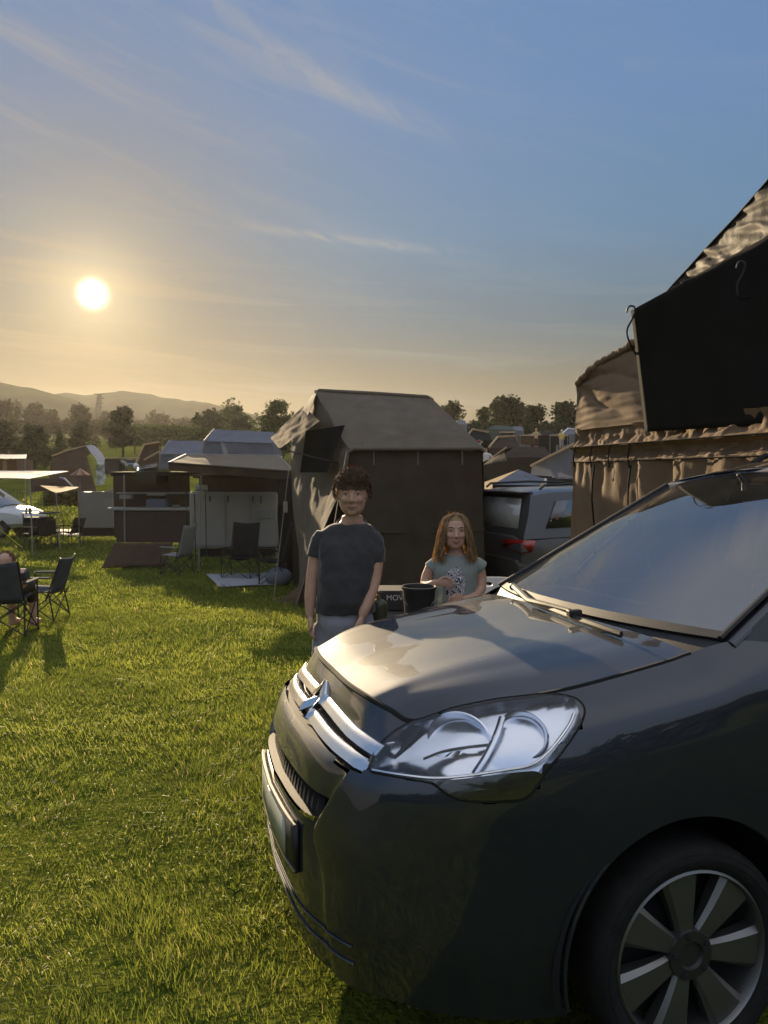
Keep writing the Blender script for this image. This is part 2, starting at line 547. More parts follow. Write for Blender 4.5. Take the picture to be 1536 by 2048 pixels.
M_tint = glass('tinted_glass', refl=1.6, dust=.03, thin=.25)

ca = Vector((0, 0, 0))
def car_origin():
    # local origin (0,0,0) of the car frame expressed in the world before roll
    c_, s_ = math.cos(CYAW), math.sin(CYAW)
    return Vector((-CCX*c_ - CCY*s_, -CCX*s_ + CCY*c_, 0))
car = empty('parked_car', (0, 0, 0), label='dark graphite grey car with chrome grille bars parked in the foreground, facing left', cat='car')
PIV = Vector((0.98, -.885, 0))
CM = Matrix.Translation(car_origin() + Vector((0, 0, -.045))) @ Matrix.Rotation(CYAW, 4, 'Z') @ Matrix.Translation(PIV) @ Matrix.Rotation(-CROLL, 4, 'X') @ Matrix.Translation(-PIV)
car.matrix_basis = CM
CMI = CM.inverted()
def cp(x, y, z): return Vector((x, -y, z))        # car frame: back, left, up
def mir(v): return Vector((v.x, -v.y, v.z))

# columns of the wrap-round body shell, from the middle of the nose round the near corner and along the side
ZF = [.22, .38, .50, .62, .70, .815, .885, .945, .995]
def colm(xs, ys, zs): return [cp(x, y, z) for x, y, z in zip(xs, ys, zs)]
SH = [
 colm([-.01, -.035, -.035, -.035, -.012, .030, .128, .158, .185], [0]*9, [.22,.38,.50,.62,.70,.815,.88,.932,.977]),
 colm([.0, -.024, -.024, -.022, .0, .042, .136, .162, .183], [.25,.25,.25,.25,.25,.25,.25,.24,.22], [.22,.38,.50,.62,.70,.815,.88,.932,.981]),
 colm([.02, -.004, -.004, .0, .022, .066, .150, .178, .201], [.40, .40, .40, .39, .41, .42, .42, .41, .40], [.22,.38,.50,.62,.70,.812,.88,.932,.980]),
 colm([.055, .03, .03, .034, .054, .092, .160, .192, .220], [.50, .505, .49, .445, .49, .535, .50, .475, .455], [.22,.38,.50,.61,.70,.808,.872,.925,.972]),
 colm([.066, .04, .036, .013, .040, .096, .168, .208, .243], [.54, .545, .53, .475, .515, .565, .55, .53, .508], [.22,.38,.50,.60,.695,.806,.866,.918,.963]),
 colm([.108, .086, .084, .082, .095, .125, .180, .232, .286], [.61, .63, .63, .625, .62, .608, .60, .592, .582], [.22,.38,.50,.62,.70,.804,.860,.905,.947]),
 colm([.18, .165, .165, .165, .172, .19, .246, .312, .385], [.675, .70, .705, .705, .702, .695, .685, .668, .645], [.22,.38,.50,.62,.70,.80,.87,.935,.990]),
 colm([.31, .30, .30, .30, .30, .31, .358, .424, .496], [.765, .785, .79, .79, .79, .785, .768, .737, .69], [.21,.38,.50,.62,.70,.80,.885,.958,1.016]),
 colm([.5, .5, .5, .5, .5, .5, .526, .566, .611], [.83, .848, .852, .853, .853, .85, .835, .793, .725], [.20,.38,.50,.62,.70,.80,.89,.972,1.03]),
 colm([.75]*9, [.86, .882, .888, .888, .887, .882, .870, .836, .75], [.20,.38,.50,.62,.70,.81,.905,.988,1.054]),
 colm([1.0]*9, [.865, .885, .892, .893, .893, .89, .882, .852, .752], [.20,.38,.50,.62,.70,.82,.925,1.02,1.098]),
 colm([1.09]*9, [.865, .885, .892, .893, .893, .891, .884, .856, .748], [.20,.38,.50,.62,.70,.82,.935,1.035,1.116]),
 colm([1.22]*9, [.865, .885, .892, .893, .893, .891, .885, .866, .79], [.20,.38,.50,.62,.70,.82,.94,1.05,1.15]),
 colm([1.45]*9, [.865, .885, .892, .893, .893, .893, .89, .875, .835], [.20,.38,.50,.62,.70,.82,.94,1.05,1.13]),
 colm([1.9]*9, [.865, .885, .892, .893, .893, .893, .89, .88, .85], [.22,.38,.50,.62,.70,.82,.94,1.05,1.13]),
 colm([2.6]*9, [.865, .885, .892, .893, .893, .893, .89, .88, .85], [.22,.38,.50,.62,.70,.82,.94,1.05,1.14]),
 colm([3.3]*9, [.865, .885, .892, .893, .893, .893, .89, .88, .85], [.22,.38,.50,.62,.70,.82,.94,1.05,1.15]),
 colm([4.0]*9, [.85, .87, .88, .88, .88, .88, .875, .865, .835], [.26,.38,.50,.62,.70,.82,.94,1.05,1.16]),
 colm([4.27]*9, [.76, .78, .79, .80, .80, .80, .80, .80, .78], [.28,.38,.50,.62,.70,.82,.94,1.05,1.16]),
 colm([4.33]*9, [.5]*9, [.28,.38,.50,.62,.70,.82,.94,1.05,1.16]),
 colm([4.35]*9, [0]*9, [.28,.38,.50,.62,.70,.82,.94,1.05,1.16]),
]
NU, NV = 6, 6
def dense(S):
    cols = [crs(c_, (len(c_) - 1) * NV) for c_ in S]
    n = len(cols[0])
    rows = [crs([c_[j] for c_ in cols], (len(S) - 1) * NU) for j in range(n)]
    return [[rows[j][i] for j in range(n)] for i in range(len(rows[0]))]     # [col][row]
DS = dense(SH)
NC, NR = len(DS), len(DS[0])
# raycast helper onto the shell (car frame)
sv = [p for c_ in DS for p in c_]
sf = [(i*NR+j, (i+1)*NR+j, (i+1)*NR+j+1, i*NR+j+1) for i in range(NC-1) for j in range(NR-1)]
BV = BVHTree.FromPolygons(sv, sf)
def cast(px, py, bv=None, out=0.0):
    o = CMI @ Vector((0, 0, CAMZ)); d = (CMI.to_3x3() @ ray(px, py)).normalized()
    hit, nn, _, _ = (bv or BV).ray_cast(o, d)
    if hit is None: return None
    if nn.dot(d) > 0: nn = -nn
    return hit + nn*out
def nearest(px, py, bv=None, out=0.0):
    """like cast, but walks toward the middle of the frame when the ray slips past the shell"""
    h = cast(px, py, bv, out)
    k = 0
    while h is None and k < 60:
        px += 1.5; py += .5; k += 1
        h = cast(px, py, bv, out)
    return h

WC = (.98, .315); WR = .385; WC2 = (3.71, .315)
def pip(x, y, poly):
    ins = False; n = len(poly)
    for i in range(n):
        x1, y1 = poly[i]; x2, y2 = poly[(i+1) % n]
        if (y1 > y) != (y2 > y) and x < (x2-x1)*(y-y1)/(y2-y1) + x1: ins = not ins
    return ins
HL = [(737,1543),(742,1520),(757,1490),(788,1463),(825,1442),(866,1427),(907,1414),(950,1404),(993,1397),(1036,1391),(1079,1388),(1122,1389),(1152,1396),(1168,1410),(1171,1425),(1160,1452),(1140,1482),(1118,1512),(1096,1541),(1075,1571),(1060,1593),(1045,1601),(1015,1603),(985,1604),(950,1603),(918,1599),(890,1586),(866,1566),(835,1560),(800,1554),(765,1548)]
def densify(poly, step=6.0):
    o = []
    for i in range(len(poly)):
        a = Vector(poly[i]); b = Vector(poly[(i+1) % len(poly)])
        n = max(1, int((b - a).length / step))
        o += [a.lerp(b, k/n) for k in range(n)]
    # soften
    for _ in range(2):
        o = [(o[k-1] + o[k]*2 + o[(k+1) % len(o)]) / 4 for k in range(len(o))]
    return o
HLd = densify(HL)
HLc = Vector((925, 1497))
hl3 = [nearest(p.x, p.y) for p in HLd]                     # lamp outline in the car frame
HLx = [(p.x, p.z) for p in hl3]
def proj_px(v):
    w = CM @ v - Vector((0, 0, CAMZ))
    zc = w.y*math.cos(PITCH) - w.z*math.sin(PITCH); up = w.y*math.sin(PITCH) + w.z*math.cos(PITCH)
    return 768 + F*w.x/zc, 1024 - F*up/zc
hl_in = [tuple(HLc + (p - HLc)*.985) for p in HLd]

# grille opening (in y,z) and lower intake (in y,z) on the nose
def in_grille(v):
    y = abs(v.y)
    if v.x > .4 or y > .60: return False
    lo = .828 - .012*(y/.5)**2; hi = .912 - .022*(y/.5) - (.02 if y < .05 else 0)
    if y > .5: hi -= (y-.5)*.5
    return lo < v.z < hi
def in_intake(v):
    y = abs(v.y)
    return v.x < .3 and y < .505 and .632 < v.z < .712 and (y < .42 or v.z > .632 + (y-.42)*.75)

faces = []
for (a, b, c_, d) in sf:
    m4 = (sv[a] + sv[b] + sv[c_] + sv[d]) / 4
    dw = (m4.x-WC[0])**2 + (m4.z-WC[1])**2
    dw2 = (m4.x-WC2[0])**2 + (m4.z-WC2[1])**2
    if (dw < WR**2 or dw2 < WR**2): continue
    if m4.x < .75:
        q = proj_px(m4)
        if pip(q[0], q[1], hl_in) and m4.z > .70: continue
    if in_grille(m4) or in_intake(m4): continue
    faces.append((a, b, c_, d))
# snap ragged arch edges on to the circle
cnt = {}
for f in faces:
    for k in range(4):
        e = tuple(sorted((f[k], f[(k+1) % 4]))); cnt[e] = cnt.get(e, 0) + 1
bnd = {v for e, n in cnt.items() if n == 1 for v in e}
svs = [p.copy() for p in sv]
for i in bnd:
    p = svs[i]
    for w in (WC, WC2):
        d = Vector((p.x - w[0], p.z - w[1]))
        if WR*.85 < d.length < WR*1.25 and p.z > .2 and (p.z > .24 or d.length < WR*1.1) and abs(p.y) > .6:
            d = d.normalized()*WR
            p.x = w[0] + d.x; p.z = w[1] + d.y
    if p.z < .22: pass
body = MB()
used = sorted({i for f in faces for i in f}); ren = {i: k for k, i in enumerate(used)}
vs_ = [svs[i] for i in used]; fs_ = [tuple(ren[i] for i in f) for f in faces]
body.add(vs_, fs_)
body.add([mir(v) for v in vs_], [f[::-1] for f in fs_])
o_body = body.build('body', M_paint, car, local=True, angle=60)
o_body.modifiers.new('weld', 'WELD').merge_threshold = .0015

# wheel arch lips and dark arch liners
for w in (WC, WC2):
    for sgn in (1, -1):
        mb = MB(); ml = MB()
        a_ = [math.radians(-12 + 204*k/40) for k in range(41)]
        ring = lambda r, y: [cp(w[0] - r*math.cos(t), sgn*y, max(.16, w[1] + r*math.sin(t))) for t in a_]
        mb.tube([cp(w[0] - (WR+.002)*math.cos(t), sgn*.880, max(.17, w[1] + (WR+.002)*math.sin(t))) for t in a_], .007, 8)
        ml.grid([ring(WR+.02, .885), ring(WR+.03, .8), ring(WR+.03, .52)])
        ml.add([cp(w[0] - (WR+.03)*math.cos(t), sgn*.52, max(.16, w[1] + (WR+.03)*math.sin(t))) for t in a_] + [cp(w[0], sgn*.52, .2)], [(k, k+1, 41) for k in range(40)])
        mb.build('arch_lip', M_paint, car, local=True)
        ml.build('arch_liner', M_dark, car, local=True)

# bonnet
def side_curve():
    return [DS[i][NR-1] for i in range(5*NU, 11*NU + 1)]            # from the lamp corner back to the windscreen foot
def front_curve():
    return [DS[i][NR-1] for i in range(0, 5*NU + 1)]
FC = front_curve(); SC = side_curve()
NVH, NUH = 28, 36
cowl = crs([cp(1.088, .748, 1.116), cp(1.075, .55, 1.132), cp(1.055, .28, 1.14), cp(1.045, 0, 1.14)], NVH)[::-1]   # middle -> near side
def hood_pt(u, v):
    """u 0 front .. 1 back, v 0 middle .. 1 near edge"""
    f = cr(FC, v*(len(FC)-1)); b = cr(cowl, v*(len(cowl)-1))
    m0 = cp(FC[0].x + (cowl[0].x - FC[0].x)*u, 0, FC[0].z + (cowl[0].z - FC[0].z)*u)
    s = cr(SC, u*(len(SC)-1))
    c00, c01, c10, c11 = FC[0], FC[-1], cowl[0], cowl[-1]
    p = f*(1-u) + b*u + m0*(1-v) + s*v - (c00*(1-u)*(1-v) + c01*(1-u)*v + c10*u*(1-v) + c11*u*v)
    e = 4*u*(1-u)
    p.z += .016*e*(1 - v**4) + .005*math.sin(PI*min(1, max(0, (v-.35)/.3)))*e + .010*(min(1, u/.12))*(1-v**6)*(1-u*.6)
    return p
rows = [[hood_pt(i/NUH, j/NVH) for j in range(NVH, -1, -1)] + [mir(hood_pt(i/NUH, j/NVH)) for j in range(1, NVH+1)] for i in range(NUH+1)]
HB = MB().grid(rows)
hbv = BVHTree.FromPolygons(HB.v, HB.f)
o_hood = HB.build('bonnet', M_paint, car, local=True, angle=70)
# dark shut line round the bonnet
edge = [rows[i][0] for i in range(NUH, -1, -1)] + rows[0][1:-1] + [rows[i][-1] for i in range(NUH+1)]
MB().tube([p + Vector((0, 0, -.003)) for p in edge], .0065, 6).build('shut_line', M_seam, car, local=True)
MB().tube([p + Vector((.0, 0, -.004)) for p in rows[0]], .009, 6).build('shut_line', M_seam, car, local=True)

# headlamps
def lamp(side):
    root = None
    mm = (lambda v: v) if side > 0 else mir
    R_ = [1.0, .97, .9, .8, .68, .54, .4, .26, .13]
    def ringset(scales, outf, bv=BV):
        rs = []
        for q in scales:
            r = []
            for p in HLd:
                s2 = HLc + (p - HLc)*q
                h = nearest(s2.x, s2.y)
                r.append(h)
            rs.append(r)
        return rs
    base_r = ringset(R_, 0)
    nrm_ = Vector((-.55, -.80, .30)).normalized()
    lens = MB(); lens.loft([[mm(v + nrm_*(.004 + .010*(1 - R_[i]**2))) for v in r] for i, r in enumerate(base_r)], cap=False)
    k = len(lens.v); n = len(HLd)
    lens.v.append(sum((lens.v[k-n+i] for i in range(n)), Vector())/n)
    lens.f += [(k-n+i, k-n+(i+1) % n, k) for i in range(n)]
    root = lens.build('headlight', M_lens, car, local=True, angle=80)
    # bright housing behind the lens
    inn = Vector((.62, .72, -.10)).normalized()
    hs = MB(); depths = [-.002, .03, .045, .052, .056, .058, .06, .06, .06]
    hr = [[mm(v + inn*depths[i] + Vector((0, 0, .004*math.sin(3*i)))) for v in r] for i, r in enumerate(base_r)]
    hs.loft(hr, cap=False)
    k = len(hs.v); hs.v.append(sum((hs.v[k-n+i] for i in range(n)), Vector())/n)
    hs.f += [(k-n+i, k-n+(i+1) % n, k) for i in range(n)]
    hs.build('lamp_housing', M_lampsilver, root, local=True, angle=35)
    # two deep reflector bowls with rims, and a bulb shade
    def bowl(px, py, rx, ry, dep, name):
        c0 = nearest(px, py) + inn*.035
        ax = Vector((-.93, -.26, .05)).normalized() * 1.0
        ax = Vector((-.72, -.66, .16)).normalized()
        u = ax.cross(Vector((0, 0, 1))).normalized(); w = ax.cross(u)
        b = MB(); rr = []
        for t, d in ((1.0, -.014), (.96, -.011), (.92, -.22*dep), (.80, -.55*dep), (.60, -.85*dep), (.34, -dep), (.12, -dep*1.02)):
            rr.append([mm(c0 + ax*d + u*rx*t*math.cos(2*PI*k/36) + w*ry*t*math.sin(2*PI*k/36)) for k in range(36)])
        b.loft(rr, cap=False)
        kk = len(b.v); b.f.append(tuple(range(kk-36, kk)))
        b.build(name, M_reflector, root, local=True, angle=50)
        sb = MB(); sb.ball(mm(c0 - ax*dep*.75), (.011, .011, .011)); sb.build('bulb', M_black, root, local=True)
    bowl(905, 1487, .098, .078, .075, 'reflector')
    bowl(1035, 1475, .075, .066, .06, 'reflector')
    tr = [nearest(px, py, out=.002) for px, py in ((746, 1540), (800, 1549), (868, 1556), (930, 1552), (1010, 1540), (1062, 1530), (1100, 1500), (1135, 1455), (1148, 1428))]
    tm = MB(); tm.tube([mm(p) for p in crs(tr, 40)], (.005, .004), 6); tm.build('lamp_trim', M_chrome, root, local=True)
    dv = [nearest(*q, out=-.012) for q in ((1004, 1428), (994, 1462), (972, 1510), (948, 1548))]
    d_ = MB(); d_.tube([mm(p) for p in crs(dv, 16)], (.010, .004), 8); d_.build('lamp_divider', M_lampsilver, root, local=True)
    sh_ = [nearest(*q, out=-.020) for q in ((842, 1512), (880, 1497), (930, 1489), (982, 1484))]
    d_ = MB(); d_.tube([mm(p) for p in crs(sh_, 16)], (.010, .0035), 6); d_.build('lamp_shelf', M_indic, root, local=True)
    ip = densify([(868,1563),(930,1557),(1010,1547),(1072,1541),(1090,1551),(1064,1590),(1046,1599),(1015,1601),(985,1602),(950,1601),(918,1597),(890,1584)])
    ic = Vector((985, 1577)); im = MB()
    im.loft([[mm(nearest(*(ic + (p - ic)*q), out=.0005)) for p in ip] for q in (1, .8, .5, .2, .02)])
    im.build('indicator', M_indic, root, local=True, angle=60)
    ed = MB(); ed.tube([mm(v + nrm_*.001) for v in base_r[0]], .0035, 6, closed=True); ed.build('lamp_seal', M_seam, root, local=True)
    return root
M_lampsilver = mat('lamp_silver', (.72, .75, .82), rough=.20, metal=1.0, var=.04)
M_reflector = mat('lamp_reflector', (.80, .83, .90), rough=.22, metal=1.0, var=.03)
M_indic = mat('smoked_lens', (.045, .05, .04), .12, var=.2, scale=14, coat=1.0, spec=.6)
lamp(1); lamp(-1)

# grille: dark recess, two chrome bars that rise into chevrons in the middle
gb = MB()
ys = [-.60 + 1.2*i/30 for i in range(31)]
def nose_x(y, z):
    h = BV.ray_cast(cp(-1, abs(y), z), Vector((1, 0, 0)))
    return h[0].x if h[0] else .2
gb.grid([[cp(nose_x(y, .80) + .055, y, .80) for y in ys], [cp(nose_x(y, .86) + .07, y, .87) for y in ys], [cp(nose_x(y, .93) + .04, y, .93) for y in ys]])
gb.grid([[cp(nose_x(y, .825) + .002, y, .822 - .012*(y/.5)**2) for y in ys], [cp(nose_x(y, .82) + .06, y, .818 - .012*(y/.5)**2) for y in ys]])
o_gr = gb.build('grille', M_black, car, local=True)
def bar(z0, z1, zc, th, name, dx=.012):
    for sgn in (1, -1):
        top, bot, back = [], [], []
        yl = [0.012, .03, .055, .062, .10, .18, .26, .34, .42, .50, .55, .592]
        zz = []
        for y in yl:
            if y < .06: z = zc - (zc - z0 + .004)*(y/.058)
            else: z = z0 + (z1 - z0)*((y-.06)/.53)**1.5
            zz.append(z)
        pr_ = []
        for y, z in zip(yl, zz):
            x = nose_x(y, min(z, .97)) + (dx - .006 if y < .06 else dx)
            pr_.append((x, y, z))
        mb = MB()
        prof = [(-.006, -.5), (-.011, -.44), (-.002, 0), (.006, .44), (.012, .5), (.03, .3), (.03, -.3)]
        mb.loft([[cp(x + a*(1 if y > .06 else .7) + b*.3*th, sgn*y, z + b*th*(1.25 if y < .06 else 1)) for a, b in prof] for x, y, z in pr_])
        mb.build(name, M_chrome, car, local=True, angle=50)
bar(.893, .872, .935, .030, 'chrome_bar', -.006)
bar(.848, .832, .880, .030, 'chrome_bar')

# lower intake: recess with black mesh, bright ledge below
ib = MB(); ys2 = [-.52 + 1.04*i/40 for i in range(41)]
ib.grid([[cp(nose_x(y, .62) + .10, y, .63) for y in ys2], [cp(nose_x(y, .70) + .085, y, .72) for y in ys2]])
ib.grid([[cp(nose_x(y, .645) + .001, y, .645) for y in ys2], [cp(nose_x(y, .645) + .10, y, .640) for y in ys2]])
o_in = ib.build('lower_intake', M_black, car, local=True)
tz = MB()
for i in range(26):
    y = -.48 + .96*i/25
    if abs(y) > .49: continue
    x = nose_x(y, .66) + .025
    tz.prism([cp(x, y-.018, .645), cp(x, y+.018, .645), cp(x+.01, y, .69)], cp(.02, 0, 0))
tz.build('intake_mesh', M_black, o_in, local=True, smooth=False)
# number plate on a black holder (too steep to read)
pl = MB(); M_plate = mat('number_plate', (.42, .43, .36), rough=.35, var=.1, scale=3)
pw = .37
hx = lambda y: nose_x(y, .53) - .004
ph = [[cp(hx(y) - .004, y, z) for y in [-pw + 2*pw*i/16 for i in range(17)]] for z in (.455, .60)]
pl.grid(ph); o_pl = pl.build('number_plate_holder', M_black, car, local=True, solid=.012)
pl = MB(); pl.grid([[cp(hx(y) - .012, y, z) for y in [-.27 + .54*i/16 for i in range(17)]] for z in (.47, .585)])
pl.build('number_plate', M_plate, o_pl, local=True, solid=.004)
for zz in (.458, .597):
    MB().tube([cp(hx(y) - .010, y, zz) for y in [-pw + 2*pw*i/16 for i in range(17)]], .006, 6).build('plate_frame', M_alloy, o_pl, local=True)
# crease lines on the lower bumper and the skirt below
for zz, r in ((.36, .003), (.30, .004)):
    pts = [DS[i][min(range(NR), key=lambda j: abs(DS[i][j].z - zz))] for i in range(0, 5*NU+1)]
    pts = [mir(p) for p in pts[::-1]] + pts[1:]
    MB().tube([p + Vector((-.003, 0, 0)) for p in pts], r, 6).build('bumper_crease', M_paint, car, local=True)
un = MB(); un.quad(cp(.28, .5, .23), cp(.28, -.5, .23), cp(4.2, -.75, .24), cp(4.2, .75, .24)); un.build('underbody', M_dark, car, local=True, solid=.02)
# engine bay block so that no light shows through the grille
eb = MB(); eb.grid([[cp(.36, y, z) for y in (-.62, .62)] for z in (.22, .98)]); eb.grid([[cp(1.1, y, z) for y in (-.72, .72)] for z in (.22, 1.04)])
eb.build('bulkhead', M_dark, car, local=True)

# windscreen, cowl, pillars, roof
WB = [cp(1.185, .765, 1.150), cp(1.13, .55, 1.148), cp(1.085, .28, 1.148), cp(1.07, 0, 1.148)]
WT = [cp(2.02, .60, 1.628), cp(2.05, .40, 1.658), cp(2.07, .2, 1.673), cp(2.075, 0, 1.678)]
WBs, WTs = crs(WB, 16), crs(WT, 16)
full = lambda l: l + [mir(v) for v in l[::-1][1:]]
WBf, WTf = full(WBs), full(WTs)
def ws(u, j):
    p = WBf[j].lerp(WTf[j], u); q_ = 1 - abs(j/16 - 1)**3; p.z += .033*4*u*(1-u)*q_; p.x -= .02*4*u*(1-u)*q_; return p
wr = [[ws(i/20, j) for j in range(33)] for i in range(21)]
WSm = MB().grid(wr); wbv = BVHTree.FromPolygons(WSm.v, WSm.f)
o_ws = WSm.build('windscreen', M_screen, car, local=True, angle=80)
co = MB()
cl_in = [hood_pt(1.0, j/16) for j in range(16, -1, -1)] + [mir(hood_pt(1.0, j/16)) for j in range(1, 17)]
co.grid([[p + Vector((.004, 0, -.02)) for p in cl_in], [p + Vector((.03, 0, -.022)) for p in cl_in], [p + Vector((.004, 0, -.006)) for p in WBf]])
co.build('cowl', M_black, car, local=True)
# black printed band round the glass edge
bd = MB(); bd.grid([[ws(.0, j) + Vector((0, 0, .004)) for j in range(33)], [ws(.035, j) + Vector((-.002, 0, .004)) for j in range(33)]])
bd.build('windscreen_band', M_black, o_ws, local=True)
for sgn in (1, -1):
    m2 = (lambda v: v) if sgn > 0 else mir
    pil = [wr[i][0] + cp(.016, .016, -.016) for i in range(21)]
    a = MB(); a.tube([m2(p) for p in pil], (.022, .018), 10); a.build('windscreen_pillar', M_paint, car, local=True)
    e = MB(); e.tube([m2(wr[i][0] + cp(-.006, .002, .006)) for i in range(21)], .009, 6); e.build('pillar_seal', M_black, o_ws, local=True)
RT = [cp(2.02, .615, 1.638), cp(2.5, .645, 1.715), cp(3.3, .655, 1.76), cp(4.05, .64, 1.735), cp(4.2, .62, 1.70)]
RCm = [cp(2.075, 0, 1.688), cp(2.5, 0, 1.765), cp(3.3, 0, 1.81), cp(4.05, 0, 1.785), cp(4.24, 0, 1.74)]
RTs, RCs = crs(RT, 24), crs(RCm, 24)
rr = []
for a, b in zip(RTs, RCs):
    half = []
    for j in range(9):
        v = j/8
        p = a.lerp(b, v); p.z = a.z + (b.z - a.z)*(1 - (1-v)**2.2); half.append(p)
    rr.append(half + [mir(q) for q in half[::-1][1:]])
ro = MB().grid(rr); ro.build('roof', M_paint, car, local=True, angle=70)
ho = MB().grid([[p + cp(-.012, 0, -.014) for p in WTf], [p + cp(.0, 0, .012) for p in WTf], [q + cp(.012, 0, .004) for q in rr[0][:1]*0 + [rr[0][round(j*16/32)] for j in range(33)]]])
ho.build('roof_header', M_paint, car, local=True)
for sgn in (1, -1):
    m2 = (lambda v: v) if sgn > 0 else mir
    rl = MB(); rl.tube([m2(p + cp(0, -.03, .05 if 6 < k < 23 else .0)) for k, p in enumerate(RTs) if k >= 5], .014, 8); rl.build('roof_rail', M_black, car, local=True)
# side glass, door frames, doors
def belt(x): return cr([Vector(q) for q in [(1.18, .775, 1.15), (1.45, .835, 1.13), (1.9, .85, 1.13), (2.6, .85, 1.14), (3.3, .85, 1.15), (4.0, .835, 1.16), (4.25, .78, 1.16)]], 0) if 0 else None
BX = [c_[-1] for c_ in SH[12:19]]
for sgn in (1, -1):
    m2 = (lambda v: v) if sgn > 0 else mir
    def side(x0, x1, x2, x3, name, m):
        # belt from x0 to x1, roof edge from x2 to x3
        def on_b(x):
            i = max(k for k in range(len(BX)-1) if BX[k].x <= x + 1e-6); t = (x-BX[i].x)/(BX[i+1].x-BX[i].x); return BX[i].lerp(BX[i+1], t)
        def on_r(x):
            i = max([k for k in range(len(RTs)-1) if RTs[k].x <= x + 1e-6] or [0]); t = (x-RTs[i].x)/(RTs[i+1].x-RTs[i].x); return RTs[i].lerp(RTs[i+1], t)
        g = []
        for i in range(9):
            v = i/8; r = []
            for j in range(9):
                u = j/8
                p = on_b(x0+(x1-x0)*u).lerp(on_r(x2+(x3-x2)*u), v); p.y -= .03*4*v*(1-v); r.append(m2(p))
            g.append(r)
        MB().grid(g).build(name, m, car, local=True, angle=70)
    side(1.22, 1.55, 2.03, 2.08, 'quarter_window', M_tint)
    side(1.57, 2.45, 2.09, 2.50, 'side_window', M_tint)
    side(2.45, 2.55, 2.50, 2.60, 'door_pillar', M_black)
    side(2.55, 3.40, 2.60, 3.40, 'side_window', M_tint)
    side(3.40, 3.52, 3.40, 3.50, 'door_pillar', M_black)
    side(3.52, 4.10, 3.50, 4.02, 'side_window', M_tint)
    side(4.10, 4.24, 4.02, 4.18, 'rear_pillar', M_paint)
    for x in (1.42, 2.5, 3.45):
        j_ = [m2(cp(x + (.03 if z < .45 else 0), .8965 - .02*max(0, z-1.0)/.1*(1 if z > 1 else 0), z)) for z in (.30, .5, .7, .9, 1.0)]
        MB().tube(j_, .004, 5).build('door_seam', M_seam, car, local=True)
    MB().box(m2(cp(2.28, .905, .92)), (.20, .03, .035)).build('door_handle', M_paint, car, local=True, bevel=.01)
    mr_ = MB(); mr_.loft([[m2(cp(1.66 + a*q, .93 + b_, 1.17 + c2*q)) for a, c2 in ((-.05,-.08),(.06,-.08),(.06,.09),(-.05,.10))] for b_, q in ((0, .4), (.03, 1), (.17, 1), (.2, .7))])
    mr_.build('door_mirror', M_paint, car, local=True, bevel=.015)
    tl = MB(); tl.box(m2(cp(4.24, .76, 1.0)), (.12, .10, .32)); tl.build('tail_light', mat('red_lens', (.3, .01, .01), rough=.15, var=.1, coat=.8), car, local=True, bevel=.02)
bk = MB(); bk.grid([[cp(4.33, y, 1.16) for y in (-.72, 0, .72)], [cp(4.22, y*.85, 1.66) for y in (-.72, 0, .72)]]); bk.build('rear_window', M_tint, car, local=True)

# wheels
def wheel(cx_, sgn, turn=0.0):
    m2 = (lambda v: v) if sgn > 0 else mir
    R = .315; yc = .86
    base = cp(cx_, 0, .295)
    def wp(x, y, z):                      # y outward from the hub plane
        return m2(cp(cx_ + x, yc + y, .295 + z))
    ty = MB(); prof = [(.240, -.0), (.252, .014), (.268, .020), (.285, .020), (.300, .012), (.312, -.012), (R, -.05), (R, -.15), (.305, -.19), (.26, -.205), (.22, -.19)]
    ty.loft([[wp(r*math.cos(2*PI*k/56), h, r*math.sin(2*PI*k/56)) for k in range(56)] for r, h in prof], cap=False)
    o = ty.build('wheel', M_rubber, car, local=True, angle=50)
    rm = MB(); prof = [(.243, .006), (.236, .010), (.231, .002), (.226, -.03), (.215, -.12)]
    rm.loft([[wp(r*math.cos(2*PI*k/56), h, r*math.sin(2*PI*k/56)) for k in range(56)] for r, h in prof], cap=False)
    rm.build('rim', M_alloy, o, local=True, angle=40)
    dk = MB(); dk.loft([[wp(r*math.cos(2*PI*k/40), h, r*math.sin(2*PI*k/40)) for k in range(40)] for r, h in ((.215, -.09), (.06, -.07))]); dk.build('brake_disc', M_dark, o, local=True)
    for gr_ in (.275, .292):
        MB().tube([wp(gr_*math.cos(2*PI*k/56), .0205 if gr_ < .28 else .0165, gr_*math.sin(2*PI*k/56)) for k in range(56)], .0018, 5, closed=True).build('sidewall_rib', M_rubber, o, local=True)
    NS = 7
    
    for s in range(NS):
        a0 = 2*PI*s/NS + .81
        sp = MB(); ring = []
        for r, w_, h, hb in ((.045, .026, -.012, -.04), (.09, .032, -.008, -.04), (.135, .041, -.005, -.045), (.18, .051, -.004, -.05), (.2315, .064, -.004, -.05)):
            ca_, sa_ = math.cos(a0), math.sin(a0)
            q = []
            for ww, hh in ((-1, hb), (-1, h - .012), (-.72, h), (.72, h), (1, h - .012), (1, hb)):
                x = r*ca_ - ww*w_*sa_; z = r*sa_ + ww*w_*ca_
                q.append(wp(x, hh, z))
            ring.append(q)
        sp.loft(ring); sp.build('spoke', M_alloy, o, local=True, angle=25)
    hb = MB(); hb.loft([[wp(r*math.cos(2*PI*k/28), h, r*math.sin(2*PI*k/28)) for k in range(28)] for r, h in ((.075, -.03), (.068, -.004), (.04, -.002), (.036, -.012), (.001, -.012))])
    hb.build('hub_cap', M_alloyd, o, local=True, angle=30)
    for s in range(5):
        a0 = 2*PI*s/5 + .5
        b = MB(); b.loft([[wp(.056*math.cos(a0) + r*math.cos(2*PI*k/8), h, .056*math.sin(a0) + r*math.sin(2*PI*k/8)) for k in range(8)] for r, h in ((.009, -.006), (.009, .001), (.004, .002))])
        b.build('wheel_bolt', M_dark, o, local=True)
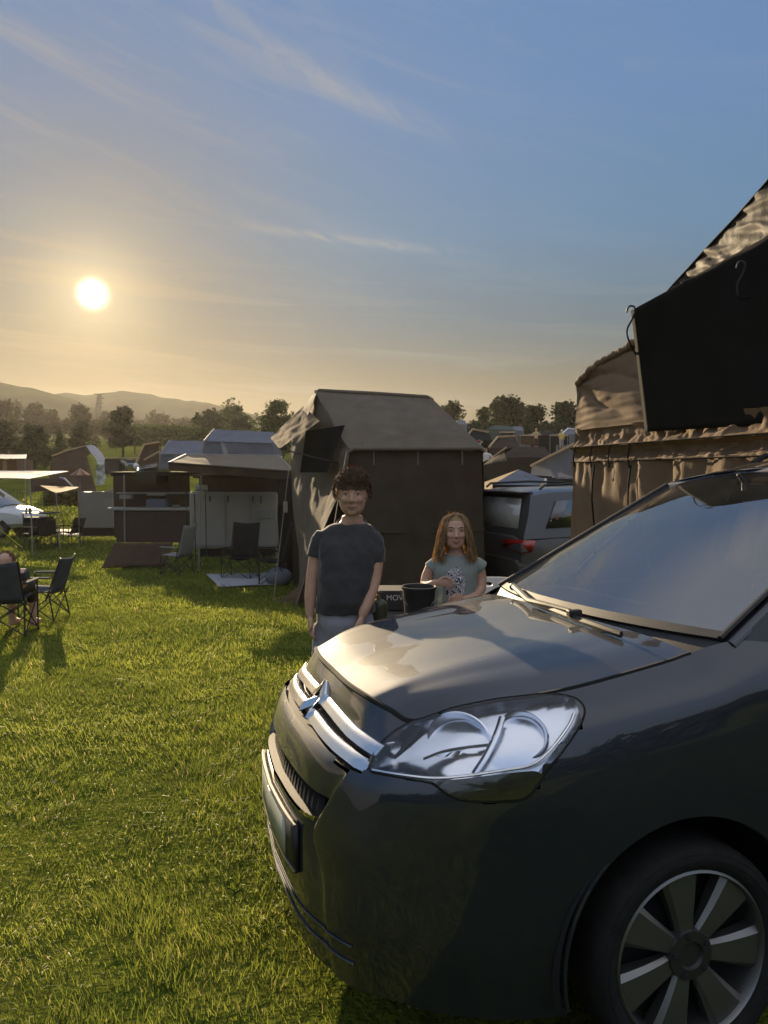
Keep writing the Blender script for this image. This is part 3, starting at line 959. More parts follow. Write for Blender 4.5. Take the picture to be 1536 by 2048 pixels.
M_alloyd = mat('dark_alloy', (.10, .10, .105), rough=.35, metal=.8, var=.1)
for cx_ in (WC[0] + .022, WC2[0]):
    for sgn in (1, -1): wheel(cx_, sgn)

# inside: dashboard with instrument hood, steering wheel, seats, mirror
db = MB()
dpts = []
for i in range(9):
    u = i/8; r = []
    for j in range(25):
        y = .76 - 1.52*j/24
        z = 1.115 + .03*math.sin(PI*u) - .25*max(0, u-.6)*1.0
        if .1 < y < .62: z += .075*math.sin(PI*(y-.1)/.52)**.6*ss(.25, .7, u)*(1 if u < .85 else .5)
        r.append(cp(1.14 + .62*u, y, z - (.0 if u < .9 else .12)))
    dpts.append(r)
db.grid(dpts); db.build('dashboard', M_dark2 if 'M_dark2' in globals() else mat('dash_plastic', (.035, .035, .037), rough=.75, var=.15, bump=.1, bscale=200), car, local=True)
st = MB(); cS = cp(1.86, .37, 1.12); axs = Vector((.85, 0, .5)).normalized(); u_w = axs.cross(Vector((0, 1, 0))).normalized(); w_w = axs.cross(u_w)
st.tube([cS + (u_w*math.cos(2*PI*k/32) + w_w*math.sin(2*PI*k/32))*.19 for k in range(32)], .015, 8, closed=True)
for a in (0, PI, PI*1.5): st.tube([cS, cS + (u_w*math.sin(a) + w_w*math.cos(a))*.19], .018, 6)
st.build('steering_wheel', M_black, car, local=True)
for y in (.38, -.38):
    s = MB(); s.box(cp(2.45, y, .72), (.5, .5, .16)); s.box(cp(2.72, y, 1.08), (.13, .5, .62), Matrix.Rotation(.2, 3, 'Y')); s.box(cp(2.80, y, 1.50), (.09, .26, .18))
    s.build('seat', M_fabric_dk, car, local=True, bevel=.04)
fl = MB(); fl.quad(cp(1.1, .8, .4), cp(1.1, -.8, .4), cp(4.2, -.8, .45), cp(4.2, .8, .45)); fl.build('cabin_floor', M_dark, car, local=True)
ceil = MB().grid([[p + Vector((.02, 0, -.035)) for p in r] for r in rr]); ceil.build('headlining', mat('headlining', (.12, .12, .115), rough=.95), car, local=True)
rv = MB(); rv.box(cp(2.02, -.02, 1.585), (.03, .24, .07)); rv.tube([cp(1.99, -.02, 1.60), cp(1.93, -.02, 1.665)], .01, 6); rv.build('rear_view_mirror', M_black, car, local=True, bevel=.01)

# wiper on the far side, lying along the foot of the glass
def on_glass(px, py, out): 
    return cast(px, py, wbv, out) or cast(px, py, hbv, out)
wp_ = [on_glass(*q, .03) for q in ((1036, 1184), (1046, 1200), (1060, 1216), (1100, 1226), (1142, 1238))]
wp_ = [p for p in wp_ if p]
wi = MB(); wi.tube(wp_, [.014, .012, .010, .008, .007][:len(wp_)], 8); o_wi = wi.build('wiper', M_black, car, local=True)
bl = [on_glass(*q, .016) for q in ((1066, 1213), (1110, 1230), (1150, 1246), (1195, 1262), (1243, 1279))]
bl = [p for p in bl if p]
b = MB(); b.tube(bl, (.008, .012), 6); b.build('wiper_blade', M_black, o_wi, local=True)
b = MB(); b.box(on_glass(1150, 1243, .03), (.05, .03, .025)); b.build('wiper_clip', M_black, o_wi, local=True, bevel=.005)
b = MB(); b.ball(on_glass(1034, 1184, .03), .018); b.build('wiper_pivot', M_alloy, o_wi, local=True)
# ------------------------------------------------------------------ camp materials
M_canvas = mat('tan_canvas', (.19, .128, .080), .85, var=.10, scale=6, bump=.2, bscale=90, transl=.10, spec=.15)
M_canvas_dk = mat('dark_canvas', (.016, .0155, .015), .9, var=.15, scale=5, bump=.08, bscale=200, spec=.1)
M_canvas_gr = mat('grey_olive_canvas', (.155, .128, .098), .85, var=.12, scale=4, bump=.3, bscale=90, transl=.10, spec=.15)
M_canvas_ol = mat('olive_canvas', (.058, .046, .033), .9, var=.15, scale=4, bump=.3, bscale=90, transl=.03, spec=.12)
M_canvas_bl = mat('blue_grey_canvas', (.16, .17, .20), .8, var=.1, scale=4, bump=.2, bscale=60, transl=.12, spec=.2)
M_canvas_br = mat('brown_canvas', (.06, .042, .03), .9, var=.2, scale=4, bump=.3, bscale=80, transl=.04, spec=.12)
M_canvas_be = mat('beige_canvas', (.42, .33, .22), .85, var=.1, scale=4, bump=.2, bscale=60, transl=.3, spec=.15)
M_canvas_wh = mat('white_canvas', (.36, .37, .41), .75, var=.08, scale=4, bump=.2, bscale=60, transl=.2, spec=.2)
M_canvas_gn = mat('green_canvas', (.07, .10, .085), .8, var=.15, scale=4, bump=.2, bscale=60, transl=.2, spec=.2)
M_steel = mat('grey_metal', (.35, .35, .35), .35, metal=.9, var=.08)
M_pole = mat('pale_pole', (.24, .23, .22), .45, metal=.4, var=.08)
M_blackmetal = mat('black_metal', (.02, .02, .02), .45, metal=.4, var=.2)
M_white = mat('white_plastic', (.72, .73, .75), .45, var=.05)
M_offwhite = mat('white_panel', (.24, .225, .205), .6, var=.06, scale=2)
M_greypanel = mat('grey_panel', (.20, .20, .19), .7, var=.08, scale=2)
M_rope = mat('rope', (.35, .30, .22), .9)
M_yellowrope = mat('yellow_rope', (.55, .55, .03), .8)
M_chairfab = mat('chair_fabric', (.075, .085, .105), .9, var=.15, bump=.2, bscale=120, transl=.22, spec=.15)
M_chairblk = mat('black_chair_fabric', (.015, .015, .015), .9, var=.2, bump=.2, bscale=120, spec=.15)

M_canvas_lit = mat('lit_canvas', (.20, .15, .10), .85, var=.1, transl=.4, bump=.2, bscale=80, spec=.1)  # lighter copy of the olive tent's canvas, sunlight put into its colour
def T(name, label, cat, loc, group=None): return empty(name, loc, 0, label, cat, group)
def pipe(name, pts, r, m, parent, n=8): return MB().tube(pts, r, n).build(name, m, parent)
def sheet(name, a, b, c, d, m, parent, wr=.02, sc=(2, 2), nu=24, nv=18, sag=0, seed=0, folds=None, solid=0, **k):
    return MB().grid(cloth(a, b, c, d, nu, nv, wr, sc, sag, seed, folds)).build(name, m, parent, angle=85, solid=solid, **k)
def strip2(name, top, bot, m, parent, nv=24, wr=.03, sc=(3, 3), seed=0, bulge=0, folds=None, nu=60):
    """wrinkled sheet between two polylines"""
    tp = crs(top, nu); bt = crs(bot, nu)
    rows = []
    n0 = (tp[-1] - tp[0]).cross(bt[0] - tp[0]).normalized()
    Wd = (tp[-1] - tp[0]).length; Hh = (bt[0] - tp[0]).length
    for i in range(nv + 1):
        v = i / nv; r = []
        for j in range(nu + 1):
            u = j / nu
            p = tp[j].lerp(bt[j], v)
            q = Vector((u*Wd*sc[0], v*Hh*sc[1], seed))
            w = noise.noise(q) + .55*abs(noise.noise(q*2.2 + Vector((3, 5, 1)))) + .3*noise.noise(q*4.7)
            off = wr*w + bulge*4*v*(1-v)
            if folds: off += folds(u, v)
            r.append(p + n0*off)
        rows.append(r)
    return MB().grid(rows).build(name, m, parent, angle=85)

# ------------------------------------------------------------------ big brown roof tent on the right
A_ = Vector((1.63, 6.6)); B_ = Vector((2.36, 3.6))
def rw(t, z, off=0.0):
    """a point on the left wall: t along from far to near, off outwards (toward the left)"""
    p = A_.lerp(B_, t); n = Vector((-.972, -.236))
    return Vector((p.x + n.x*off, p.y + n.y*off, z))
rt = T('rooftop_tent', 'large brown canvas roof tent with dark awning flap, rising behind the dark grey car', 'tent', on(2.6, 5.6))
gz = lambda t: terr(rw(t, 0).x, rw(t, 0).y) - .02
ts = [i/6*1.0 for i in range(7)]
# hanging annex skirt with long vertical folds
fold = lambda u, v: .030*math.sin(u*46 + 2.2*math.sin(v*3) + 1.3*noise.noise(Vector((u*9, v*2, 3))))*(.35 + .65*v) + .02*noise.noise(Vector((u*30, v*3, 5)))
strip2('annex_skirt', [rw(t, 1.63 + .05*t, .03) for t in ts], [rw(t, gz(t), .06) for t in ts], M_canvas, rt, nv=40, wr=.018, sc=(7, 2), seed=4, folds=fold, nu=120)
# padded platform band, two rolls of gathered canvas
gat = lambda u, v: .008*math.sin(u*95 + 6*noise.noise(Vector((u*20, v*2, 8))))*math.sin(PI*v) + .018*noise.noise(Vector((u*14, v*4, 2)))
strip2('platform_cover', [rw(t, 1.90 + .05*t, .0) for t in ts], [rw(t, 1.74 + .05*t, .05) for t in ts], M_canvas, rt, nv=16, wr=.02, sc=(9, 3), seed=9, bulge=.04, folds=gat, nu=200)
strip2('platform_cover', [rw(t, 1.745 + .05*t, .05) for t in ts], [rw(t, 1.62 + .05*t, .03) for t in ts], M_canvas, rt, nv=14, wr=.02, sc=(9, 3), seed=19, bulge=.045, folds=gat, nu=200)
for z0, off in ((1.745, .058), (1.62, .045)):
    pipe('piping', [rw(t, z0 + .05*t, off) for t in [.012 + i/41 for i in range(41)]], .006, M_canvas_dk, rt, 6)
# inner wall above the platform
wt = [at(1160, 768, 6.6), at(1192, 735, 6.45), at(1230, 712, 6.3), at(1272, 688, 6.1), at(1330, 640, 5.85), at(1440, 560, 5.6), at(1640, 420, 5.1)]
rad = lambda u, v: .030*(1 - 2*abs(math.sin(5.5*math.atan2(v + .03, u*2.2 + .02) + .6 + .8*noise.noise(Vector((u*5, v*3, 2))))))*min(1, 6*u)*max(.15, 1 - u*1.4)*min(1, 3*(1-v) + .2) + .012*noise.noise(Vector((u*10, v*14, 4)))*v
strip2('tent_wall', wt, [rw(t, 1.89 + .05*t, .01 - .22*ss(.25, .6, t)) for t in ts], M_canvas, rt, nv=60, wr=.010, sc=(3.0, 3.6), seed=2, folds=rad, nu=120)
# front edge hem rolled over at the far corner
hem = [p + Vector((-.02, 0, .0)) for p in crs(wt[:5], 60)]
hm_ = [p + Vector((.012*noise.noise(Vector((i*.5, 1, 2))), 0, .02*noise.noise(Vector((i*.35, 5, 1))))) for i, p in enumerate(hem)]
pipe('hem', hm_, [.030 + .014*noise.noise(Vector((i*.4, 2, 2))) for i in range(61)], M_canvas, rt, 10)
pipe('corner_hem', [at(1158, 766, 6.62), at(1160, 790, 6.6), at(1157, 840, 6.6), at(1154, 905, 6.6)], [.03, .025, .02, .03], M_canvas, rt, 8)
# dark awning flap propped out on hooked rods
f1, f2, f3, f4 = at(1262, 621, 5.3), at(1720, 372, 3.75), at(1720, 838, 3.85), at(1290, 864, 5.5)
sheet('awning_flap', f1, f2, f3, f4, M_canvas_dk, rt, wr=.012, sc=(1.2, 1.2), nu=40, nv=24, seed=3, solid=.004)
for (px, py, Y) in ((1262, 621, 5.3), (1482, 532, 4.35)):
    hk = ([at(px + 26, py + 60, Y + .1)] if px > 1400 else [at(px + 22, py + 110, Y + .2)]) + [at(px - 2, py + 66, Y - .01), at(px - 8, py + 40, Y - .01), at(px + 4, py + 14, Y - .01), at(px + 8, py - 4, Y - .01), at(px + 2, py - 9, Y), at(px - 5, py - 7, Y), at(px - 9, py + 4, Y)]
    pipe('flap_rod', crs(hk, 40), .0065, M_blackmetal, rt, 6)
# fly sheet over the top, drawn tight and creased
fa = [at(1318, 605, 6.0), at(1345, 572, 5.9), at(1372, 543, 5.8), at(1420, 490, 5.5), at(1475, 432, 5.2), at(1536, 362, 4.9), at(1640, 240, 4.5), at(1740, 120, 4.2)]
fb = [at(1330, 612, 5.9), at(1362, 600, 5.75), at(1400, 585, 5.55), at(1440, 560, 5.3), at(1500, 500, 5.0), at(1560, 450, 4.7), at(1660, 370, 4.2), at(1760, 300, 3.9)]
crea = lambda u, v: .022*(abs(math.sin(u*24 - v*5 + 3.5*noise.noise(Vector((u*7, v*1.5, 1))))) - .5)*math.sin(PI*v)**.6 + .02*noise.noise(Vector((u*26 - v*5, v*3, 7)))
strip2('fly_sheet', fa, fb, mat('fly_canvas', (.040, .031, .023), .7, var=.12, bump=.2, bscale=90, spec=.3), rt, nv=40, wr=.008, sc=(7, 7), seed=6, folds=crea, nu=140)
strip2('mesh_window', [p + Vector((.03, .05, 0)) for p in fb], [at(1330, 640, 5.8), at(1400, 600, 5.5), at(1480, 570, 5.0), at(1600, 520, 4.4), at(1760, 470, 3.8)], mat('dark_blue_mesh', (.016, .02, .03), .5, var=.2), rt, nv=8, wr=.01, nu=40)
pipe('fly_edge', fa, .010, M_canvas_dk, rt, 6)
# the sides turned away and the top, closing the tent
far = [Vector((4.9, 7.4)), Vector((5.6, 4.4))]
def pz(p, z): return Vector((p.x, p.y, z))
cl_ = MB()
cl_.grid([[wt[0], pz(far[0], 3.9)], [rw(0, 1.7), pz(far[0], 1.7)], [rw(0, gz(0)), pz(far[0], terr(*far[0]))]])
cl_.build('back_wall', M_canvas, rt)
cl_ = MB(); cl_.grid([[Vector(p) for p in fa], [Vector((far[0].x, far[0].y, 3.95)).lerp(Vector((far[1].x, far[1].y, 4.0)), i/7) for i in range(8)]]); cl_.build('roof', M_canvas, rt)
cl_ = MB(); e_ = [rw(1, gz(1)), rw(1, 1.94, -.2), wt[-1], fb[-1] + Vector((.05, .1, 0)), fa[-1]]
cl_.grid([e_, [pz(far[1], terr(*far[1])), pz(far[1], 1.94), pz(far[1], 3.0), pz(far[1], 3.6), pz(far[1], 4.0)]]); cl_.build('side_wall', M_canvas, rt)
q1_ = crs(fb, 24); q2_ = crs(wt[3:], 24)
cl_ = MB(); cl_.grid([[p + Vector((.04, .07, 0)) for p in q1_], q2_]); cl_.build('inner_wall', M_canvas_dk, rt)
cl_ = MB(); cl_.grid([[pz(far[0], 3.95), pz(far[1], 4.0)], [pz(far[0], terr(*far[0])), pz(far[1], terr(*far[1]))]]); cl_.build('side_wall', M_canvas, rt)
sb = MB(); [sb.box(at(px, py, Y) + Vector((-.02, -.03, 0)), (.05, .02, .14)) for px, py, Y in ()]
for px in (1503, 1520):
    p = rw(.80 if px < 1510 else .86, 1.91, .10)
    MB().box(p, (.02, .05, .18)).build('strap', M_canvas_be, rt, bevel=.006)

# ------------------------------------------------------------------ olive roof tent with annex in the middle
ct = T('rooftop_tent', 'olive grey roof tent with dark annex room behind the boy and girl', 'tent', on(.4, 12.2))
NL, NR_ = at(700, 898, 11.35), at(966, 897, 11.35)
RL, RR = at(631, 782, 12.9), at(862, 795, 12.7)
BL, BR = at(584, 884, 14.2), Vector((NR_.x + .15, 14.0, NR_.z))
grd = lambda p, d=-.03: Vector((p.x, p.y, terr(p.x, p.y) + d))
sag_f = lambda u, v: -.06*math.sin(PI*u)*math.sin(PI*v) + .03*math.sin(12*(u - .5*v))*(1-u)*v
sheet('roof', RL, RR, NR_ + Vector((.02, -.04, .0)), NL + Vector((-.02, -.04, 0)), M_canvas_gr, ct, wr=.03, sc=(1.1, 1.3), nu=40, nv=30, seed=5, folds=sag_f)
sheet('roof', RR, RL, BL, BR, M_canvas_gr, ct, wr=.02, nu=12, nv=10)
pipe('roof_seam', [RL + (NL - RL)*t + Vector((0, -.03, -.05*math.sin(PI*t))) for t in [i/16 for i in range(17)]], .02, M_canvas_gr, ct, 6)
pipe('ridge_pole', [RL + Vector((.0, 0, -.05)), RL + Vector((.06, 0, .005)), RL.lerp(RR, .5) + Vector((0, 0, .012)), RR + Vector((-.06, 0, .005)), RR + Vector((.03, 0, -.05))], .035, M_canvas_gr, ct, 8)
pipe('eave_pole', [NL + Vector((-.02, -.04, -.05)), NL + Vector((.06, -.05, 0)), NR_ + Vector((-.04, -.05, 0)), NR_ + Vector((.02, -.04, -.04))], .028, M_canvas_gr, ct, 8)
gs = lambda u, v: .02*math.sin(7*u + 3*v) - .05*math.sin(PI*v)*math.sin(PI*u)
fl_front = grd(NL) + Vector((-.05, -.08, 0)); fr_front = grd(NR_) + Vector((.06, -.05, 0))
afold = lambda u, v: .03*math.sin(u*21 + 2*v)*v*(1-v) - .05*math.sin(PI*v)*math.sin(PI*u)
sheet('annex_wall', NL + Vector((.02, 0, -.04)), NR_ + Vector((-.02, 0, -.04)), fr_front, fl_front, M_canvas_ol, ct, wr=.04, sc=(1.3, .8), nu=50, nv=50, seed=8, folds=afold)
# horizontal storm flap across the annex
pipe('annex_seam', [NL.lerp(fl_front, .5) + (NR_.lerp(fr_front, .5) - NL.lerp(fl_front, .5))*t + Vector((0, -.05 - .02*math.sin(9*t), -.05*math.sin(PI*t))) for t in [i/20 for i in range(21)]], .012, M_canvas_ol, ct, 6)
side_back = grd(BL) + Vector((-.1, 0, 0))
# gable end above the platform, annex side below
sheet('gable_wall', RL, RL + Vector((.03, -.05, -.02)), NL, BL, M_canvas_gr, ct, wr=.02, sc=(1.2, 1.2), nu=24, nv=20, seed=12, folds=gs)
mL, mB = NL + Vector((-.05, 0, -.42)), BL + Vector((-.02, 0, -.40))
sheet('platform_side', BL, NL, mL, mB, M_canvas_gr, ct, wr=.05, sc=(1.6, 3), nu=30, nv=10, seed=15)
wfl = lambda u, v: .05*math.sin(u*16 + 2*v)*v - .05*math.sin(PI*v)
cfl = gp(598, 1216)
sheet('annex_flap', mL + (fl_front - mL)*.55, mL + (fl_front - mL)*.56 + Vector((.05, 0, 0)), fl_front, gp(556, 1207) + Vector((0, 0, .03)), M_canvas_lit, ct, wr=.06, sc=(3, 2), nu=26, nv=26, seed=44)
sheet('annex_side', mB, mL, cfl, on(at(602, 1000, 14.2).x, 14.2), M_canvas_gr, ct, wr=.05, sc=(1.5, .9), nu=40, nv=40, seed=22, folds=wfl)
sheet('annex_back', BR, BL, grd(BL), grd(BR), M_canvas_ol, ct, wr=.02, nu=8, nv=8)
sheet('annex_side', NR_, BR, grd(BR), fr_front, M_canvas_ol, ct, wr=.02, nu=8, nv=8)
sheet('gable_wall', RR, RR + Vector((.02, .04, -.01)), BR, NR_, M_canvas_gr, ct, wr=.02, nu=12, nv=12)
# window awnings propped out on the left
aw1, aw2 = at(640, 842, 11.9), at(606, 812, 13.4)
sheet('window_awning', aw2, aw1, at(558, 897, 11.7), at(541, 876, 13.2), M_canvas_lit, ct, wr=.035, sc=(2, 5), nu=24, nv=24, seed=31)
sheet('window_flap', at(612, 862, 12.0), at(690, 850, 11.5), at(655, 945, 11.7), at(600, 945, 12.1), M_canvas_dk, ct, wr=.03, nu=16, nv=16, seed=33)
sheet('fly_flare', at(633, 786, 12.6), at(622, 792, 13.3), at(596, 834, 13.2), at(612, 838, 12.6), M_canvas_gr, ct, wr=.02, nu=12, nv=12, seed=35)
pipe('awning_rod', [at(690, 930, 11.7), at(558, 897, 11.7)], .012, M_blackmetal, ct, 6)
for (px, py) in ((553, 1206), (600, 1222)):
    g = gp(px, py); pipe('tent_peg', [g + Vector((0, 0, -.02)), g + Vector((-.03, 0, .06))], .008, M_steel, ct, 6)

zf = lambda u, v: NL.lerp(NR_, u).lerp(fl_front.lerp(fr_front, u), v) + Vector((0, -.055 - .05*math.sin(PI*v)*math.sin(PI*u), 0))
for u in (.18, .51, .84): pipe('toggle_strap', [zf(u, .015), zf(u, .10)], .012, M_canvas_gr, ct, 6)
for p0, q in ((NL + Vector((-.05, 0, -.02)), gp(632, 1262)), (BL, gp(548, 1190))):
    pipe('guy_rope', [p0, q], .006, M_rope, ct, 5)
for i in range(3):
    u0 = .12 + .35*i
    pipe('roof_stitching', [RL.lerp(RR, u0).lerp(NL.lerp(NR_, u0), k/10) + Vector((0, -.035, -.055*math.sin(PI*k/10))) for k in range(11)], .006, M_canvas_gr, ct, 5)
# seams and zips on the brown tent
for t_ in (.16, .33): pipe('skirt_zip', [rw(t_, 1.60 - (1.60 - gz(t_))*i/14, .085 + .02*math.sin(i)) for i in range(15)], .007, M_canvas_dk, rt, 6)
for t_ in (.05, .14, .23, .32): pipe('tie_cord', [rw(t_, 1.75, .075), rw(t_ + .004, 1.66, .10), rw(t_ + .006, 1.58, .09)], .006, M_canvas_dk, rt, 5)
# ------------------------------------------------------------------ generic pieces of camp gear
def awning(name, label, cat, corners, poles, m, valance=0.0, mval=None, sag=.05, wr=.03, guys=(), loc=None, group=None, seed=0, mp=None):
    a, b, c, d = corners             # back-left, back-right, front-right, front-left
    base = loc or grd(c.lerp(d, .5))
    o = T(name, label, cat, base, group)
    sheet('canopy', a, b, c, d, m, o, wr=wr, sc=(1.2, 1.6), nu=30, nv=16, sag=sag, seed=seed)
    if valance:
        sheet('valance', d, c, c - Vector((0, 0, valance)), d - Vector((0, 0, valance)), mval or m, o, wr=.02, sc=(2, 2), nu=24, nv=5, seed=seed + 3)
    for p, q in poles: pipe('pole', [p, q], .018, mp or M_pole, o)
    for p, q in guys: pipe('guy_rope', [p, q], .007, M_rope, o, 5)
    return o

def camp_chair(loc, rz, label, fab, group=None, s=1.0, high=False, name='camping_chair'):
    o = empty(name, loc, rz, label, 'chair', group)
    R = Matrix.Rotation(rz, 4, 'Z'); L0 = Vector(loc)
    w = lambda x, y, z: L0 + R @ Vector((x*s, y*s, z*s))      # y = towards the sitter's front
    hb = 1.12 if high else .90
    m = MB()
    g = [[w(-.25 + .5*i/8, -.20 + .40*j/6, .42 - .05*math.sin(PI*i/8)*math.sin(PI*j/6) + .03*j/6) for i in range(9)] for j in range(7)]
    m.grid(g).build('seat', fab, o, solid=.012)
    m = MB()
    g = [[w(-.27 + .54*i/8, -.22 - .16*j/7 - .05*math.sin(PI*i/8), .40 + (hb - .40)*j/7 - (.03*math.sin(PI*i/8) if j == 7 else 0)) for i in range(9)] for j in range(8)]
    m.grid(g).build('backrest', fab, o, solid=.014)
    for sx in (-1, 1):
        pipe('back_post', [w(.28*sx, -.16, .30), w(.28*sx, -.38, hb)], .011*s, M_blackmetal, o, 6)
        MB().box(w(.31*sx, -.02, .63), (.06*s, .44*s, .022*s), R.to_3x3()).build('armrest', fab, o, bevel=.008)
        pipe('front_leg', [w(.30*sx, .20, .0), w(.30*sx, .20, .63)], .010*s, M_blackmetal, o, 6)
        pipe('rear_leg', [w(.30*sx, -.28, .0), w(.28*sx, -.20, .45)], .010*s, M_blackmetal, o, 6)
        pipe('side_brace', [w(.30*sx, .20, .03), w(.29*sx, -.26, .40)], .008*s, M_blackmetal, o, 6)
        pipe('side_brace', [w(.30*sx, -.27, .03), w(.29*sx, .20, .40)], .008*s, M_blackmetal, o, 6)
    for yy in (.21, -.27):
        pipe('cross_brace', [w(-.30, yy, .03), w(.30, yy, .42)], .008*s, M_blackmetal, o, 6)
        pipe('cross_brace', [w(.30, yy, .03), w(-.30, yy, .42)], .008*s, M_blackmetal, o, 6)
    return o

def sup(cx, cy, hw, hh, n=16, k=4.0):
    r = []
    for i in range(n):
        a = 2*PI*(i + .5)/n; c, s = math.cos(a), math.sin(a)
        q = (abs(c)**k + abs(s)**k) ** (-1/k)
        r.append((cx + hw*c*q, cy + hh*s*q))
    return r

def vehicle(name, label, cat, loc, rz, paint, prof, cabin, W=1.8, wheels=(), wr=.33, group=None, lamps=True, glassm=None, roofm=None, rails=False, tail=True):
    """x forward. prof: (x, z_low, z_top, half width) body sections; cabin: (x, z_base, z_top, half base, half top)"""
    o = empty(name, loc, rz, label, cat, group)
    M = Matrix.Translation(Vector(loc)) @ Matrix.Rotation(rz, 4, 'Z')
    w = lambda x, y, z: M @ Vector((x, y, z))
    m = MB(); rings = []
    pp = [Vector(p + (0,)*(4-len(p))) for p in prof] if 0 else prof
    for (x, a, b, h) in prof:
        rings.append([w(x, q[0], q[1]) for q in sup(0, (a + b)/2, h, (b - a)/2, 20, 5)])
    m.loft(rings).build('body', paint, o, angle=35)
    m = MB(); rings = []
    for (x, a, b, hb, ht) in cabin:
        rings.append([w(x, -hb, a), w(x, hb, a), w(x, (hb*.35+ht*.65), a + (b-a)*.6), w(x, ht, b - .02), w(x, ht*.8, b), w(x, 0, b + .02), w(x, -ht*.8, b), w(x, -ht, b - .02), w(x, -(hb*.35+ht*.65), a + (b-a)*.6)])
    m.loft(rings).build('windows', glassm or M_tint2, o, angle=30)
    m = MB(); rr = []
    for (x, a, b, hb, ht) in cabin:
        rr.append([w(x, ht*1.03*math.cos(PI*k/10), b - .03 + .07*math.sin(PI*k/10)**.5) for k in range(11)])
    m.grid(rr[1:-1] if len(rr) > 3 else rr).build('roof', roofm or paint, o, angle=60, solid=.02)
    for i in (1, len(cabin) - 2):
        pass
    for sgn in (1, -1):
        for i, (x, a, b, hb, ht) in enumerate(cabin):
            if i in (0, len(cabin) - 1): continue
            m = MB(); m.tube([w(x, sgn*(hb + .005), a), w(x, sgn*(hb*.35 + ht*.65 + .008), a + (b-a)*.6), w(x, sgn*(ht + .008), b - .02)], .035, 6)
            m.build('pillar', paint, o)
        x0, a0, b0, hb0, ht0 = cabin[0]; x1, a1, b1, hb1, ht1 = cabin[1]
        MB().tube([w(x0, sgn*hb0, a0), w(x1, sgn*ht1, b1 - .01)], .03, 6).build('pillar', paint, o)
        x0, a0, b0, hb0, ht0 = cabin[-1]; x1, a1, b1, hb1, ht1 = cabin[-2]
        MB().tube([w(x0, sgn*hb0, a0), w(x1, sgn*ht1, b1 - .01)], .03, 6).build('pillar', paint, o)
        for wx in wheels:
            m = MB(); pr_ = [(wr*.62, .02), (wr*.95, .02), (wr, -.03), (wr, -.18), (wr*.9, -.2)]
            hw = W/2
            m.loft([[w(wx + r*math.cos(2*PI*k/28), sgn*(hw + h), wr + r*math.sin(2*PI*k/28)) for k in range(28)] for r, h in pr_])
            q = m.build('wheel', M_rubber, o, angle=40)
            m = MB(); m.loft([[w(wx + r*math.cos(2*PI*k/20), sgn*(hw + h), wr + r*math.sin(2*PI*k/20)) for k in range(20)] for r, h in ((wr*.64, .022), (wr*.6, .0), (wr*.2, .018), (.01, .018))])
            m.build('rim', M_alloy, q, angle=30)
            m = MB(); m.loft([[w(wx + r*math.cos(PI*k/16 if r > 0 else 0), sgn*(hw + .003 if rr_ else hw - .3), wr + max(-.1, r*math.sin(PI*k/16))) for k in range(17)] for r, rr_ in ((wr*1.18, 1), (wr*1.18, 0))], cap=True)
            m.build('wheel_arch', M_dark, o)
    if lamps:
        x, a, b, h = prof[-1]
        for sgn in (1, -1):
            MB().ball(w(x - .06, sgn*(h - .16), b - .16), (.09, .16, .08), 10, 6, M.to_3x3()).build('headlight', M_lens2, o)
    if tail:
        x, a, b, h = prof[0]
        for sgn in (1, -1):
            MB().box(w(x + .02, sgn*(h - .08), b - .12), (.06, .14, .2), M.to_3x3()).build('tail_light', M_redlens, o, bevel=.02)
    return o
M_tint2 = mat('dark_glass', (.02, .022, .025), .05, var=.1, coat=1.0, spec=.8)
M_lens2 = mat('pale_lens', (.6, .6, .6), .1, var=.05, coat=1.0)
M_redlens = mat('red_tail_lens', (.28, .012, .01), .15, var=.1, coat=.8)
M_silver = mat('silver_paint', (.07, .072, .076), .4, metal=.2, var=.04, coat=.5)
M_vanpaint = mat('white_paint', (.55, .57, .60), .35, var=.04, coat=1.0)
M_blackpaint = mat('black_paint', (.015, .015, .016), .3, var=.1, coat=1.0)
M_bluepaint = mat('blue_grey_paint', (.09, .11, .14), .35, var=.06, coat=1.0)
# ------------------------------------------------------------------ silver off-roader behind the girl
sv_dir = .50
sloc = on(2.72, 13.0)
suv = empty('parked_suv', sloc, sv_dir, 'silver off-road car with dark rear bumper parked between the olive and brown tents', 'car')
SM = Matrix.Translation(sloc) @ Matrix.Rotation(sv_dir, 4, 'Z')
w = lambda x, y, z: SM @ Vector((x, y, z))
# sections from the tail (x = -1.1) forward
secs = [(-1.22, .55, 1.02, .80), (-1.20, .42, 1.08, .88), (-1.12, .36, 1.12, .92), (-.6, .32, 1.14, .94), (.6, .32, 1.12, .94), (1.6, .32, 1.10, .93), (2.4, .34, 1.08, .92), (3.3, .40, 1.0, .86), (3.45, .5, .9, .75)]
m = MB(); m.loft([[w(x, q[0], q[1]) for q in sup(0, (a+b)/2, h, (b-a)/2, 24, 6)] for x, a, b, h in secs]).build('body', M_silver, suv, angle=35)
cab = [(-1.16, 1.05, 1.12, .90, .88), (-1.02, 1.05, 1.45, .90, .82), (-.92, 1.05, 1.74, .90, .74), (-.5, 1.05, 1.79, .90, .74), (.9, 1.05, 1.80, .90, .73), (1.5, 1.05, 1.70, .89, .71), (2.2, 1.05, 1.12, .85, .8)]
m = MB(); m.loft([[w(x, y, z) for y, z in [(-hb, a), (hb, a), (hb*.5+ht*.5, a+(b-a)*.55), (ht, b-.04), (ht*.85, b), (0, b+.02), (-ht*.85, b), (-ht, b-.04), (-(hb*.5+ht*.5), a+(b-a)*.55)]] for x, a, b, hb, ht in cab]).build('cabin', M_silver, suv, angle=35)
def spatch(name, pts, m_, off=(0, 0, 0), parent=suv):
    return MB().add([w(*p) + Vector(off) for p in pts], [tuple(range(len(pts)))]).build(name, m_, parent, solid=.008, offset=1)
